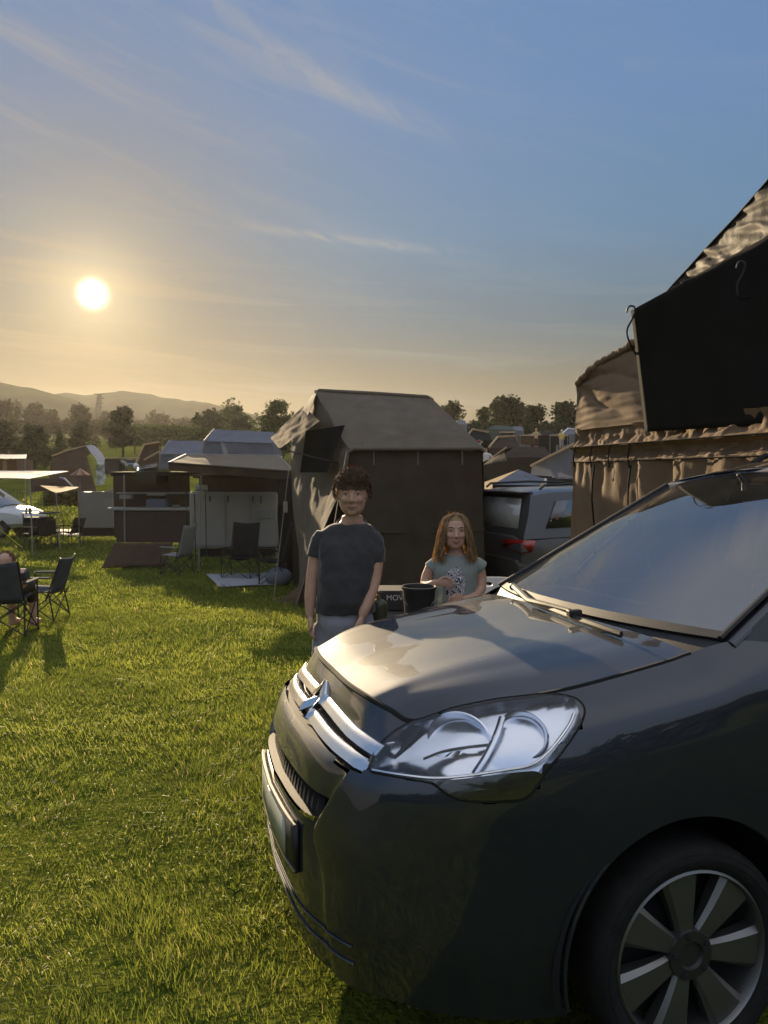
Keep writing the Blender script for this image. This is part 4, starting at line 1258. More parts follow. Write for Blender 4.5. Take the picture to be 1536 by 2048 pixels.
yo = lambda x, z, s: s*((.90*(1-(z-1.05)/.74) + .74*((z-1.05)/.74)) + .012)
for s in (1, -1):
    for x0, x1, x2, x3 in ((-.72, -.05, .0, -.45), (.02, .75, .72, .07), (.82, 1.75, 1.25, .80)):
        pts = [(x0, yo(x0, 1.2, s), 1.2), (x1, yo(x1, 1.2, s), 1.2), (x2, yo(x2, 1.6, s), 1.62), (x3, yo(x3, 1.6, s), 1.62)]
        spatch('side_window', pts, M_tint2)
    MB().tube([w(-.7, s*.70, 1.80), w(-.62, s*.70, 1.86), (w(.2, s*.70, 1.885)), w(1.0, s*.69, 1.86), w(1.08, s*.69, 1.80)], .02, 8).build('roof_rail', M_blackmetal, suv)
    m = MB(); m.add([w(-1.225, s*.45, 1.02), w(-1.21, s*.93, 1.05), w(-.98, s*.955, 1.03), w(-1.06, s*.955, .86), w(-1.225, s*.90, .84), w(-1.235, s*.45, .92)], [(0, 1, 2, 3, 4, 5)]).build('tail_light', M_redlens, suv, solid=.03, offset=0)
    MB().box(w(-1.18, s*.72, .40), (.10, .16, .07), SM.to_3x3()).build('exhaust_tip', M_chrome, suv, bevel=.02)
    MB().box(w(-1.24, s*.7, .58), (.03, .22, .05), SM.to_3x3()).build('reflector', M_redlens, suv)
    for wx in (-.30, 2.5):
        m = MB(); m.loft([[w(wx + r*math.cos(2*PI*k/32), s*(.93 + h), .38 + r*math.sin(2*PI*k/32)) for k in range(32)] for r, h in ((.25, .02), (.36, .02), (.385, -.03), (.385, -.2))]); q = m.build('wheel', M_rubber, suv)
        m = MB(); m.loft([[w(wx + r*math.cos(2*PI*k/24), s*(.93 + h), .38 + r*math.sin(2*PI*k/24)) for k in range(24)] for r, h in ((.25, .025), (.22, 0), (.08, .02), (.01, .02))]); m.build('rim', M_alloy, q)
        m = MB(); m.loft([[w(wx + r*math.cos(PI*k/20), s*(.945 if f_ else .6), .40 + r*math.sin(PI*k/20)) for k in range(21)] for r, f_ in ((.47, 1), (.47, 0))]); m.build('wheel_arch', M_dark, suv)
spatch('rear_window', [(-1.10, -.72, 1.20), (-1.10, .72, 1.20), (-.99, .66, 1.66), (-.99, -.66, 1.66)], M_rearglass if 'M_rearglass' in globals() else mat('pale_rear_glass', (.34, .37, .37), .08, var=.1, coat=1.0), (-.03, 0, 0))  # pale base colour stands in for sky mirrored in the glass
MB().box(w(-.98, 0, 1.755), (.30, 1.40, .035), SM.to_3x3()).build('roof_spoiler', M_blackpaint, suv, bevel=.015)
m = MB(); m.loft([[w(x, q[0], q[1]) for q in sup(0, .55, h, .2, 20, 6)] for x, h in ((-1.30, .82), (-1.27, .91), (-1.1, .945))]); m.build('rear_bumper', M_bumper if 'M_bumper' in globals() else mat('dark_bumper', (.05, .045, .04), .5, var=.2), suv)
for q in ((-1.245, -.75, .70, .05), (-1.245, .76, .73, .05)):
    MB().box(w(q[0], q[1], q[2]), (.05, .2, .06), SM.to_3x3()).build('bumper_trim', M_alloy, suv, bevel=.01)

# white panel with a slot, end of a plastic table, beside the girl
wp0 = at(985, 1172, 5.6)
wt_ = T('plastic_crate', 'white plastic crate with a slotted handle between the girl and the dark grey car', 'crate', grd(wp0))
def rr2(cx, cz, hw, hh, n=20, k=5): return [(cx + a, cz + b) for a, b in sup(0, 0, hw, hh, n, k)]
zc = wp0.z
m = MB()
out = rr2(0, 0, .19, .065, 24, 5); 
prof = [Vector((wp0.x - .02 + a + (.03 if b > 0 and a > .12 else 0)*0, wp0.y, zc + b)) for a, b in out]
hole = rr2(-.03, .012, .05, .018, 24, 3)
hl_ = [Vector((wp0.x - .02 + a, wp0.y, zc + b)) for a, b in hole]
k = len(prof)
m.add(prof + hl_ + [p + Vector((0, .02, 0)) for p in prof + hl_], [(i, (i+1) % k, k + (i+1) % k, k + i) for i in range(k)] + [(2*k + i, 2*k + (i+1) % k, 3*k + (i+1) % k, 3*k + i) for i in range(k)] + [(i, (i+1) % k, 2*k + (i+1) % k, 2*k + i) for i in range(k)] + [(k+i, k+(i+1) % k, 3*k + (i+1) % k, 3*k + i) for i in range(k)])
m.build('end_panel', M_white, wt_, angle=40)
m = MB(); m.box((wp0.x - .02, wp0.y + .26, (zc - .07 + terr(wp0.x, wp0.y))/2 + .0), (.34, .48, zc - .07 - terr(wp0.x, wp0.y))); m.build('crate_body', M_white, wt_, bevel=.02)
MB().lathe([(.001, 0), (.012, 0), (.012, -.006), (.001, -.006)], Vector((wp0.x + .085, wp0.y - .003, zc + .01)), 14, (0, -1, 0)).build('crate_clip', M_black, wt_)

# ------------------------------------------------------------------ table with camp things beyond the bonnet
tb = at(800, 1262, 4.25); tb.z = at(755, 1246, 4.15).z - .004
tz = tb.z
table = T('camping_table', 'low folding table with a slatted metal top standing just beyond the dark bonnet', 'table', grd(Vector((.12, 4.2, 0))))
m = MB()
for i in range(7): m.box((.13, 4.08 + .085*i, tz - .012), (.62, .075, .02))
m.build('table_top', M_steel, table, smooth=False)
for sx in (-.17, .43):
    for sy in (4.10, 4.56): pipe('leg', [(sx, sy, tz - .02), (sx + (.02 if sx > 0 else -.02), sy, terr(sx, sy))], .012, M_blackmetal, table, 6)
gpos = at(757, 1215, 4.15)
gx_, gy_ = gpos.x, gpos.y
can = T('gas_canister', 'olive green gas bottle with a brass valve, between the boy and the black bucket', 'gas bottle', (gx_, gy_, tz))
MB().lathe([(.001, 0), (.046, .0), (.049, .006), (.049, .108), (.046, .118), (.030, .130), (.014, .136), (.013, .140), (.001, .140)], (gx_, gy_, tz), 28).build('bottle', mat('olive_paint', (.055, .06, .028), .4, var=.15, metal=.2), can)
MB().lathe([(.001, 0), (.011, 0), (.011, .02), (.007, .022), (.007, .04), (.001, .04)], (gx_, gy_, tz + .138), 14).build('valve', M_brass if 'M_brass' in globals() else mat('brass', (.45, .33, .13), .35, metal=.9), can)
MB().tube([(gx_ - .028, gy_, tz + .172), (gx_ + .028, gy_, tz + .165)], .005, 6).build('tap', M_blackmetal, can)
rk = T('wire_rack', 'small wire rack lying on the table left of the gas bottle', 'rack', (gx_ - .07, gy_, tz))
for i in range(4): pipe('wire', [(gx_ - .10, gy_ - .03, tz + .008 + .014*i), (gx_ - .055, gy_ - .04, tz + .005 + .014*i)], .0025, M_steel, rk, 5)
pipe('wire', [(gx_ - .10, gy_ - .03, tz), (gx_ - .10, gy_ - .03, tz + .055)], .003, M_steel, rk, 5)
# black bucket
bk_ = at(838, 1212, 4.2)
bkt = T('bucket', 'black plastic bucket with a turned rim beside the girl', 'bucket', (bk_.x, bk_.y, tz))
m = MB(); m.lathe([(.001, .0), (.072, .0), (.075, .006), (.092, .185), (.099, .187), (.099, .199), (.090, .199), (.086, .19), (.070, .012), (.001, .012)], (bk_.x, bk_.y, tz), 32); m.build('pail', M_black, bkt, angle=35)
pipe('handle', [(bk_.x + .099*math.cos(a), bk_.y - .03 - .07*math.sin(a)*.4, tz + .18 - .10*math.sin(a)) for a in [PI*i/16 for i in range(17)]], .004, M_steel, bkt, 6)
# dark box with white lettering behind
bx = at(795, 1206, 4.5)
cbx = T('storage_box', 'dark box with white lettering between the gas bottle and the black bucket', 'box', (bx.x, bx.y, tz))
MB().box((bx.x + .01, bx.y + .12, tz + .06), (.30, .22, .12)).build('carton', mat('dark_card', (.03, .027, .026), .8, var=.2), cbx, bevel=.008)
def text(s_, loc, size, m_, parent, name, rot=(PI/2, 0, 0), ext=.0015, align='CENTER'):
    cu = bpy.data.curves.new(name, 'FONT'); cu.body = s_; cu.size = size; cu.extrude = ext; cu.align_x = align; cu.align_y = 'CENTER'
    o = bpy.data.objects.new(name, cu); COL.objects.link(o)
    dg = bpy.context.evaluated_depsgraph_get()
    me = bpy.data.meshes.new_from_object(o.evaluated_get(dg)); bpy.data.objects.remove(o)
    o = bpy.data.objects.new(name, me); COL.objects.link(o); me.materials.append(m_)
    o.parent = parent
    o.location = xf(parent).inverted() @ Vector(loc); o.rotation_euler = rot
    return o
M_letter = mat('pale_lettering', (.55, .54, .52), .7, var=.05)
text('MOVE', (bx.x - .005, bx.y + .0095, tz + .078), .046, M_letter, cbx, 'lettering')
# clear lid / cloth scrap at the foot of the canister
lp = at(768, 1241, 4.05)
m = MB(); m.grid([[Vector((gx_ + .015 + .05*i/6, gy_ - .06 - .03*j/4, tz + .004 + .012*noise.noise(Vector((i*.8, j*.9, 1)))+.008)) for i in range(7)] for j in range(5)])
tag(m.build('cloth', M_white, None, solid=.003), 'crumpled white cloth at the foot of the gas bottle', 'cloth')
# ------------------------------------------------------------------ people
def skinmat(n, c): 
    m = mat(n, c, .55, var=.10, scale=20, bump=.05, bscale=150, spec=.35)
    b = m.node_tree.nodes['Principled BSDF']
    b.inputs['Subsurface Weight'].default_value = .0
    return m
M_skin = skinmat('skin', (.46, .27, .18))
M_skin2 = skinmat('fair_skin', (.50, .30, .21))
M_hair_b = mat('brown_hair', (.20, .115, .058), .5, var=.35, scale=40, transl=.65, spec=.5, sheen=.6)
M_hair_g = mat('light_brown_hair', (.52, .37, .20), .5, var=.35, scale=40, transl=.65, spec=.5, sheen=.6)
M_lip = mat('lips', (.26, .09, .075), .5, var=.1)
M_eye = mat('eye_white', (.5, .48, .45), .2, var=.05)
M_iris = mat('iris', (.02, .015, .012), .15, var=.1)
M_brow = mat('eyebrow', (.05, .028, .015), .8, var=.2)

def remesh(o, vox, sm=4):
    r = o.modifiers.new('remesh', 'REMESH'); r.mode = 'VOXEL'; r.voxel_size = vox; r.use_smooth_shade = True
    s = o.modifiers.new('smooth', 'SMOOTH'); s.iterations = sm; s.factor = .5
    return o
def ering(c, rx, ry, n=18, tilt=0.0):
    c = Vector(c); return [c + Vector((rx*math.cos(2*PI*k/n), ry*math.sin(2*PI*k/n), tilt*math.sin(2*PI*k/n))) for k in range(n)]

def hand(mb, wrist, tip_dir, side, thumb_dir, s=1.0, curl=.5):
    """palm, four curved fingers and a thumb; side = across the palm, curl bends the fingers toward thumb_dir x side"""
    t = Vector(tip_dir).normalized(); a = Vector(side).normalized(); a = (a - t*a.dot(t)).normalized(); n = t.cross(a)
    w = Vector(wrist)
    palm = []
    for q, rx, ry in ((0, .021, .017), (.02, .030, .016), (.05, .038, .015), (.078, .038, .013), (.085, .03, .010)):
        palm.append([w + t*q*s + (a*rx*math.cos(2*PI*k/12) + n*ry*math.sin(2*PI*k/12))*s for k in range(12)])
    mb.loft(palm)
    for i, (off, ln) in enumerate(((-.028, .060), (-.010, .070), (.009, .066), (.027, .052))):
        p = w + (t*.078 + a*off)*s; d = t.copy(); pts = [p]; 
        for k in range(3):
            d = (d + n*curl*(.35 + .12*i)).normalized(); p = p + d*(ln*(.45, .32, .25)[k])*s; pts.append(p)
        mb.tube(pts, [.0090*s, .0088*s, .0080*s, .0062*s], 8)
    th = Vector(thumb_dir).normalized()
    p = w + (t*.020 + th*.028)*s
    mb.tube([w + (t*.012 + th*.014)*s, p, p + (t*.030 + th*.014 + n*.006)*s, p + (t*.054 + th*.012 + n*.016)*s], [.013*s, .0115*s, .010*s, .0075*s], 8)

def head(mb, c, s, look=Vector((0, -1, 0))):
    """skull with brow, nose, cheeks, lips, chin and ears; c = middle of the head, s = half height, facing -y"""
    prof = [(-1.0, -.20, .22, .18), (-.93, -.28, .40, .34), (-.78, -.22, .55, .52), (-.55, -.10, .64, .70), (-.30, -.03, .69, .80), (0, 0, .72, .86), (.28, .03, .73, .88), (.55, .05, .67, .80), (.78, .06, .51, .60), (.94, .06, .28, .33), (1.0, .06, .08, .1)]
    mb.loft([ering(Vector(c) + Vector((0, y*s, z*s)), rx*s, ry*s, 24) for z, y, rx, ry in prof])
    C = Vector(c)
    mb.tube([C + Vector((0, -.80*s, .16*s)), C + Vector((0, -.92*s, -.08*s)), C + Vector((0, -1.03*s, -.25*s)), C + Vector((0, -.88*s, -.33*s))], [.06*s, .085*s, .115*s, .08*s], 10)
    for sx in (-1, 1):
        mb.ball(C + Vector((.10*sx*s, -.87*s, -.28*s)), (.08*s, .09*s, .07*s), 8, 6)
        mb.ball(C + Vector((.30*sx*s, -.62*s, -.20*s)), (.26*s, .24*s, .22*s), 10, 7)
        mb.tube([C + Vector((.10*sx*s, -.84*s, .20*s)), C + Vector((.34*sx*s, -.76*s, .23*s)), C + Vector((.52*sx*s, -.58*s, .15*s))], [.08*s, .085*s, .06*s], 8)
        mb.ball(C + Vector((.74*sx*s, .02*s, -.05*s)), (.07*s, .15*s, .24*s), 8, 7)
    mb.tube([C + Vector((-.22*s, -.72*s, -.53*s)), C + Vector((0, -.84*s, -.52*s)), C + Vector((.22*s, -.72*s, -.53*s))], [.04*s, .075*s, .04*s], 8)
    mb.tube([C + Vector((-.20*s, -.70*s, -.64*s)), C + Vector((0, -.80*s, -.65*s)), C + Vector((.20*s, -.70*s, -.64*s))], [.04*s, .08*s, .04*s], 8)
    mb.ball(C + Vector((0, -.62*s, -.86*s)), (.24*s, .2*s, .16*s), 10, 7)

def face_parts(C, s, root, smile=0.0):
    C = Vector(C)
    for sx in (-1, 1):
        e = C + Vector((.30*sx*s, -.735*s, .06*s))
        MB().ball(e, (.115*s, .06*s, .045*s), 10, 7).build('eye', M_eye, root)
        MB().ball(e + Vector((0, -.045*s, .0)), (.05*s, .025*s, .045*s), 10, 7).build('iris', M_iris, root)
        MB().tube([C + Vector((.13*sx*s, -.875*s, .235*s)), C + Vector((.30*sx*s, -.845*s, .30*s)), C + Vector((.50*sx*s, -.67*s, .235*s))], [.025*s, .035*s, .018*s], 6).build('eyebrow', M_brow, root)
        MB().tube([e + Vector((-.12*s, -.03*s, .03*s)), e + Vector((0, -.055*s, .055*s)), e + Vector((.12*s, -.03*s, .03*s))], .014*s, 6).build('eyelid', M_brow, root)
    MB().tube([C + Vector((-.25*s, -.725*s, -.575*s + smile*.07*s)), C + Vector((-.1*s, -.86*s, -.585*s)), C + Vector((0, -.88*s, -.59*s - smile*.01*s)), C + Vector((.1*s, -.86*s, -.585*s)), C + Vector((.25*s, -.725*s, -.575*s + smile*.07*s))], [.02*s, .045*s, .05*s, .045*s, .02*s], 8).build('mouth', M_lip, root)

# ---- the boy
YB = 4.1
B = lambda px, py, dy=0.0: at(px, py, YB + dy)
bfoot = on(B(697, 1000).x, YB)
boy = T('person', 'boy with short curly brown hair, dark t-shirt and pale trousers, arms hanging down', 'person', bfoot)
m = MB()
hc = B(705, 990); hs = .104
head(m, hc, hs)
tz_ = lambda py: B(697, py).z
torso = [(1030, 705, .055, .058, .02), (1042, 704, .060, .062, .02), (1050, 701, .09, .068, .03), (1062, 698, .13, .080, .03), (1085, 696, .150, .105, .02), (1120, 694, .160, .125, .0), (1160, 692, .155, .135, -.01), (1200, 691, .158, .138, -.01), (1235, 690, .160, .130, 0), (1268, 690, .155, .12, .02)]
m.loft([ering(B(px, py, dy), rx*(.8 if py > 1055 else 1), ry*(.8 if py > 1055 else 1), 20) for py, px, rx, ry, dy in torso])
def limb(m, pts): m.tube([p for p, r in pts], [r for p, r in pts], 14)
LA = [(B(650, 1076, .03), .034), (B(638, 1094, .03), .041), (B(631, 1125, .02), .041), (B(625, 1160, .0), .037), (B(621, 1195, -.03), .033), (B(620, 1222, -.05), .026), (B(620, 1232, -.055), .023)]
RA = [(B(739, 1077, .03), .034), (B(750, 1094, .02), .041), (B(752, 1125, .0), .041), (B(748, 1160, -.03), .037), (B(739, 1195, -.08), .033), (B(728, 1222, -.12), .028), (B(724, 1232, -.125), .024)]
limb(m, LA); limb(m, RA)
hand(m, LA[-1][0], Vector((.02, -.10, -1)), Vector((0, -1, 0)), Vector((.35, -.9, 0)), .95, -.55)
hand(m, RA[-1][0], Vector((-.22, -.15, -1)), Vector((.1, -1, 0)), Vector((-.35, -.9, 0)), .95, .55)
hipz = tz_(1260)
for sx in (-1, 1):
    x0 = bfoot.x - .005 + .082*sx
    limb(m, [(Vector((x0, YB + .02, hipz + .02)), .088), (Vector((x0 + .008*sx, YB, hipz - .2)), .078), (Vector((x0 + .012*sx, YB - .01, bfoot.z + .48)), .058), (Vector((x0 + .012*sx, YB + .02, bfoot.z + .36)), .056), (Vector((x0 + .014*sx, YB + .03, bfoot.z + .10)), .036), (Vector((x0 + .014*sx, YB + .03, bfoot.z + .05)), .036)])
    m.tube([Vector((x0 + .014*sx, YB + .06, bfoot.z + .04)), Vector((x0 + .02*sx, YB - .05, bfoot.z + .045)), Vector((x0 + .03*sx, YB - .16, bfoot.z + .03))], [.035, .042, .028], 10)
ob = remesh(m.build('body', M_skin, boy), .0065, 3)
face_parts(hc, hs, boy)
# t-shirt
M_tee_dk = mat('dark_tee', (.056, .054, .056), .9, var=.1, scale=12, bump=.15, bscale=300, spec=.1, sheen=.5)
m = MB()
sh = [(1047, 702, .088, .080, .03), (1052, 701, .125, .088, .03), (1062, 698, .152, .100, .03), (1085, 696, .164, .120, .02), (1120, 694, .158, .130, .0), (1160, 692, .154, .138, -.01), (1200, 691, .158, .142, -.01), (1224, 690, .163, .140, -.0)]
m.loft([ering(B(px, py, dy), rx, ry, 22) for py, px, rx, ry, dy in sh])
limb(m, [(B(650, 1069, .03), .056), (B(643, 1080, .03), .058), (B(636, 1106, .025), .058), (B(633, 1116, .022), .056)])
limb(m, [(B(740, 1070, .03), .056), (B(746, 1082, .03), .058), (B(750, 1106, .02), .058), (B(752, 1126, .01), .056)])
ot = remesh(m.build('t_shirt', M_tee_dk, boy), .008, 4)
tx = bpy.data.textures.new('fabric_folds', 'CLOUDS'); tx.noise_scale = .12
dm = ot.modifiers.new('folds', 'DISPLACE'); dm.texture = tx; dm.strength = .030; dm.mid_level = .5
nk = MB(); nk.tube([B(703, 1049, .03) + Vector((.078*math.cos(2*PI*k/30), .074*math.sin(2*PI*k/30), .010 + .028*math.sin(2*PI*k/30))) for k in range(30)], .006, 6, closed=True); nk.build('collar', M_tee_dk, ot)
# trousers
M_trous = mat('pale_trousers', (.27, .265, .31), .9, var=.1, scale=10, bump=.15, bscale=250, spec=.1)
m = MB()
m.loft([ering(B(690, py, dy), rx, ry, 20) for py, rx, ry, dy in ((1212, .148, .126, 0), (1240, .153, .128, 0), (1275, .155, .125, .02), (1290, .15, .118, .02))])
for sx in (-1, 1):
    x0 = bfoot.x - .018 + .084*sx
    limb(m, [(Vector((x0, YB + .02, hipz + .03)), .095), (Vector((x0 + .008*sx, YB, hipz - .2)), .092), (Vector((x0 + .012*sx, YB, bfoot.z + .48)), .078), (Vector((x0 + .012*sx, YB + .03, bfoot.z + .10)), .066)])
op = remesh(m.build('trousers', M_trous, boy), .009, 4)
dm = op.modifiers.new('folds', 'DISPLACE'); dm.texture = tx; dm.strength = .02; dm.mid_level = .5
for sx in (-1, 1):
    MB().tube([Vector((bfoot.x + .098*sx - .01, YB + .08, bfoot.z + .05)), Vector((bfoot.x + .10*sx, YB - .05, bfoot.z + .055)), Vector((bfoot.x + .11*sx, YB - .19, bfoot.z + .035))], [.045, .052, .034], 10).build('shoe', M_black, boy)
# hair: short curls
def hairball(root, C, s, m_, seed, curls, lo, front):
    rnd = random.Random(seed)
    mb = MB()
    mb.ball(Vector(C) + Vector((0, .10*s, .20*s)), (.80*s, .92*s, .90*s), 20, 14)
    cap_ = MB()
    # cap without the face
    vs = []; 
    for v in mb.v: vs.append(v + (v - Vector(C)).normalized()*.05*s*noise.noise(v*60))
    keep = [f for f in mb.f if not all((vs[i] - Vector(C)).y < -.15*s and (vs[i] - Vector(C)).z < front*s for i in f) and not all((vs[i] - Vector(C)).z < lo*s for i in f)]
    cap_.add(vs, keep)
    for _ in range(curls):
        th = rnd.uniform(0, 2*PI); ph = rnd.uniform(-.25, 1.0)
        d = Vector((math.cos(th)*math.cos(ph*1.45), math.sin(th)*math.cos(ph*1.45), math.sin(ph*1.45)))
        if d.y < -.2 and d.z < front*.95: continue
        if d.z < lo: continue
        p = Vector(C) + Vector((d.x*.82*s, d.y*.95*s + .08*s, d.z*.95*s + .15*s))
        t = d.cross(Vector((rnd.uniform(-1, 1), rnd.uniform(-1, 1), rnd.uniform(-1, 1)))).normalized()
        b = d.cross(t); rr_ = rnd.uniform(.07, .15)*s
        pts = [p + (t*math.cos(a) + d*math.sin(a)*.8)*rr_ + b*a*.010*s + d*.03*s for a in [k*.7 for k in range(6)]]
        cap_.tube(pts, [.020*s, .022*s, .02*s, .017*s, .012*s, .004*s], 5)
    for _ in range(curls // 6):
        th = rnd.uniform(0, 2*PI); ph = rnd.uniform(.2, 1.4)
        d = Vector((math.cos(th)*math.cos(ph), math.sin(th)*math.cos(ph), math.sin(ph)))
        if d.y < -.3 and d.z < front: continue
        p = Vector(C) + Vector((d.x*.85*s, d.y*.95*s + .08*s, d.z*.98*s + .15*s))
        q = Vector((rnd.uniform(-1, 1), rnd.uniform(-1, 1), rnd.uniform(-.2, 1)))*.12*s
        cap_.tube([p, p + d*.12*s, p + d*.22*s + q], [.010*s, .007*s, .003*s], 4)
    return cap_.build('hair', m_, root, angle=60)
hairball(boy, hc + Vector((0, 0, .008)), hs*1.08, M_hair_b, 3, 1300, -.35, .30)

# ---- the girl
YG = 4.55
G = lambda px, py, dy=0.0: at(px, py, YG + dy)
gfoot = on(G(912, 1000).x, YG)
girl = T('person', 'girl with long light brown hair in a pale green printed t-shirt', 'person', gfoot)
m = MB()
gc = G(910, 1062); gs_ = .098
head(m, gc, gs_)
torso = [(1090, 911, .042, .046, .02), (1104, 911, .045, .048, .02), (1111, 911, .085, .06, .03), (1120, 911, .125, .075, .03), (1140, 911, .130, .088, .02), (1165, 911, .118, .092, .01), (1195, 911, .115, .095, .0), (1225, 911, .125, .095, .0), (1250, 911, .13, .095, .0)]
m.loft([ering(G(px, py, dy), rx*(.85 if py > 1115 else 1), ry*(.85 if py > 1115 else 1), 20) for py, px, rx, ry, dy in torso])
LA = [(G(877, 1121, .02), .036), (G(862, 1135, .02), .036), (G(853, 1155, .02), .033), (G(850, 1168, -.0), .031), (G(857, 1172, -.06), .029), (G(866, 1168, -.10), .025), (G(873, 1165, -.125), .021)]
RA = [(G(946, 1121, .02), .036), (G(958, 1135, .02), .036), (G(963, 1158, .02), .033), (G(962, 1178, .0), .031), (G(952, 1192, -.05), .029), (G(938, 1198, -.10), .025), (G(929, 1198, -.115), .021)]
limb(m, LA); limb(m, RA)
hand(m, LA[-1][0], Vector((1, -.35, .05)), Vector((0, .1, 1)), Vector((.3, -.1, 1)), .82, .5)
hand(m, RA[-1][0], Vector((-1, -.3, -.05)), Vector((0, .1, 1)), Vector((-.3, -.1, 1)), .82, -.5)
ghz = G(911, 1255).z
for sx in (-1, 1):
    x0 = gfoot.x + .068*sx
    limb(m, [(Vector((x0, YG, ghz + .02)), .072), (Vector((x0, YG, gfoot.z + .42)), .048), (Vector((x0, YG + .02, gfoot.z + .32)), .046), (Vector((x0, YG + .02, gfoot.z + .06)), .03)])
    m.tube([Vector((x0, YG + .05, gfoot.z + .035)), Vector((x0 + .01*sx, YG - .06, gfoot.z + .035)), Vector((x0 + .02*sx, YG - .14, gfoot.z + .025))], [.03, .035, .024], 10)
remesh(m.build('body', M_skin2, girl), .006, 3)
face_parts(gc, gs_, girl, smile=1.0)
# t-shirt with a printed flower motif
M_tee = mat('green_tee', (.235, .27, .255), .9, var=.06, scale=10, bump=.12, bscale=300, spec=.1, sheen=.4)
def print_on(m_, c, rx, rz):
    t = m_.node_tree; b = t.nodes['Principled BSDF']
    tc = t.nodes.new('ShaderNodeTexCoord'); mp = t.nodes.new('ShaderNodeMapping')
    t.links.new(tc.outputs['Object'], mp.inputs['Vector']); mp.inputs['Location'].default_value = (-c[0], 0, -c[2])
    sp = t.nodes.new('ShaderNodeSeparateXYZ'); t.links.new(mp.outputs[0], sp.inputs[0])
    def M_(op, a, b_): 
        n = t.nodes.new('ShaderNodeMath'); n.operation = op
        for i, q in enumerate((a, b_)):
            if isinstance(q, (int, float)): n.inputs[i].default_value = q
            else: t.links.new(q, n.inputs[i])
        return n.outputs[0]
    d = M_('ADD', M_('POWER', M_('DIVIDE', sp.outputs[0], rx), 2.0), M_('POWER', M_('DIVIDE', sp.outputs[2], rz), 2.0))
    vz = t.nodes.new('ShaderNodeTexNoise'); vz.inputs['Scale'].default_value = 38; vz.inputs['Detail'].default_value = 3; vz.inputs['Distortion'].default_value = 1.2
    t.links.new(tc.outputs['Object'], vz.inputs['Vector'])
    inside = M_('LESS_THAN', M_('ADD', d, M_('MULTIPLY', vz.outputs['Fac'], 1.1)), 1.45)
    fy = M_('LESS_THAN', sp.outputs[1], .02)
    r = t.nodes.new('ShaderNodeValToRGB'); r.color_ramp.interpolation = 'CONSTANT'
    e = r.color_ramp.elements; e[0].position = 0; e[0].color = (.03, .03, .04, 1); e[1].position = .44; e[1].color = (.62, .62, .64, 1)
    for p, c_ in ((.50, (.07, .06, .07)), (.54, (.55, .55, .6)), (.60, (.28, .10, .13)), (.64, (.05, .05, .06)), (.7, (.6, .6, .62))):
        q = e.new(p); q.color = (*c_, 1)
    t.links.new(vz.outputs['Fac'], r.inputs['Fac'])
    old = b.inputs['Base Color'].links[0].from_socket
    mx = t.nodes.new('ShaderNodeMixRGB'); t.links.new(M_('MULTIPLY', inside, fy), mx.inputs[0]); t.links.new(old, mx.inputs[1]); t.links.new(r.outputs[0], mx.inputs[2])
    t.links.new(mx.outputs[0], b.inputs['Base Color'])
m = MB()
sh = [(1108, 911, .062, .062, .03), (1112, 911, .092, .07, .03), (1120, 911, .134, .085, .03), (1140, 911, .138, .100, .02), (1165, 911, .130, .104, .01), (1195, 911, .130, .108, .0), (1222, 911, .137, .108, .0)]
m.loft([ering(G(px, py, dy), rx, ry, 22) for py, px, rx, ry, dy in sh])
limb(m, [(G(883, 1122, .02), .040), (G(870, 1128, .02), .045), (G(859, 1138, .02), .045)])
limb(m, [(G(940, 1122, .02), .040), (G(953, 1128, .02), .045), (G(965, 1137, .02), .045)])
ot = remesh(m.build('t_shirt', M_tee, girl), .007, 4)
pc = xf(girl).inverted() @ G(908, 1164)
print_on(M_tee, pc, .062, .105)
dm = ot.modifiers.new('folds', 'DISPLACE'); dm.texture = tx; dm.strength = .018; dm.mid_level = .5
m = MB()
m.loft([ering(G(911, py, 0), rx, ry, 20) for py, rx, ry in ((1215, .136, .104), (1245, .142, .108), (1270, .14, .10))])
for sx in (-1, 1):
    x0 = gfoot.x + .07*sx
    limb(m, [(Vector((x0, YG, ghz + .02)), .080), (Vector((x0, YG, gfoot.z + .42)), .062), (Vector((x0, YG + .02, gfoot.z + .10)), .052)])
remesh(m.build('leggings', M_chairblk, girl), .008, 3)
# long straight hair, parted, falling past the shoulders
rnd = random.Random(11)
hb = MB()
hb.ball(gc + Vector((0, .12*gs_, .16*gs_)), (.80*gs_, .92*gs_, .92*gs_), 20, 14)
vs = hb.v; keep = [f for f in hb.f if not all((vs[i] - gc).y < -.10*gs_ and (vs[i] - gc).z < .55*gs_ for i in f)]
hb = MB().add(vs, keep)
s = gs_
for i in range(520):
    th = rnd.uniform(0, 2*PI)                     # where round the head the strand falls
    c_, sn = math.cos(th), math.sin(th)
    if sn < -.55 and abs(c_) < .62: continue      # face stays free
    L_ = rnd.uniform(.80, 1.15)
    top = gc + Vector((.12*s*c_ + .06*s, -.1*s + .3*s*sn*(1 if sn > 0 else .9), 1.08*s))
    bul = rnd.uniform(.92, 1.10)
    mid = gc + Vector((.84*s*c_*bul, (.90*sn*bul + .10)*s, .25*s))
    low = gc + Vector((1.08*s*c_*bul, (.80*sn + .06)*s*bul, -.75*s))
    end = gc + Vector((1.16*s*c_*bul + rnd.uniform(-.26, .26)*s, (.72*sn - .02)*s + rnd.uniform(-.1, .1)*s, -(1.25 + .95*L_)*s + (.25*s if sn < 0 else 0)))
    pts = crs([top, gc + Vector((.62*s*c_*bul, (.66*sn + .06)*s, .82*s)), mid, low, end], 12)
    pts = [p + Vector((noise.noise(Vector((k*.35, i*1.7, 1))), noise.noise(Vector((k*.35, i*1.7, 5))), 0))*.085*s*min(1, k/5) for k, p in enumerate(pts)]
    hb.tube(pts, [.03*s]*9 + [.026*s, .02*s, .013*s, .004*s], 4, cap=False)
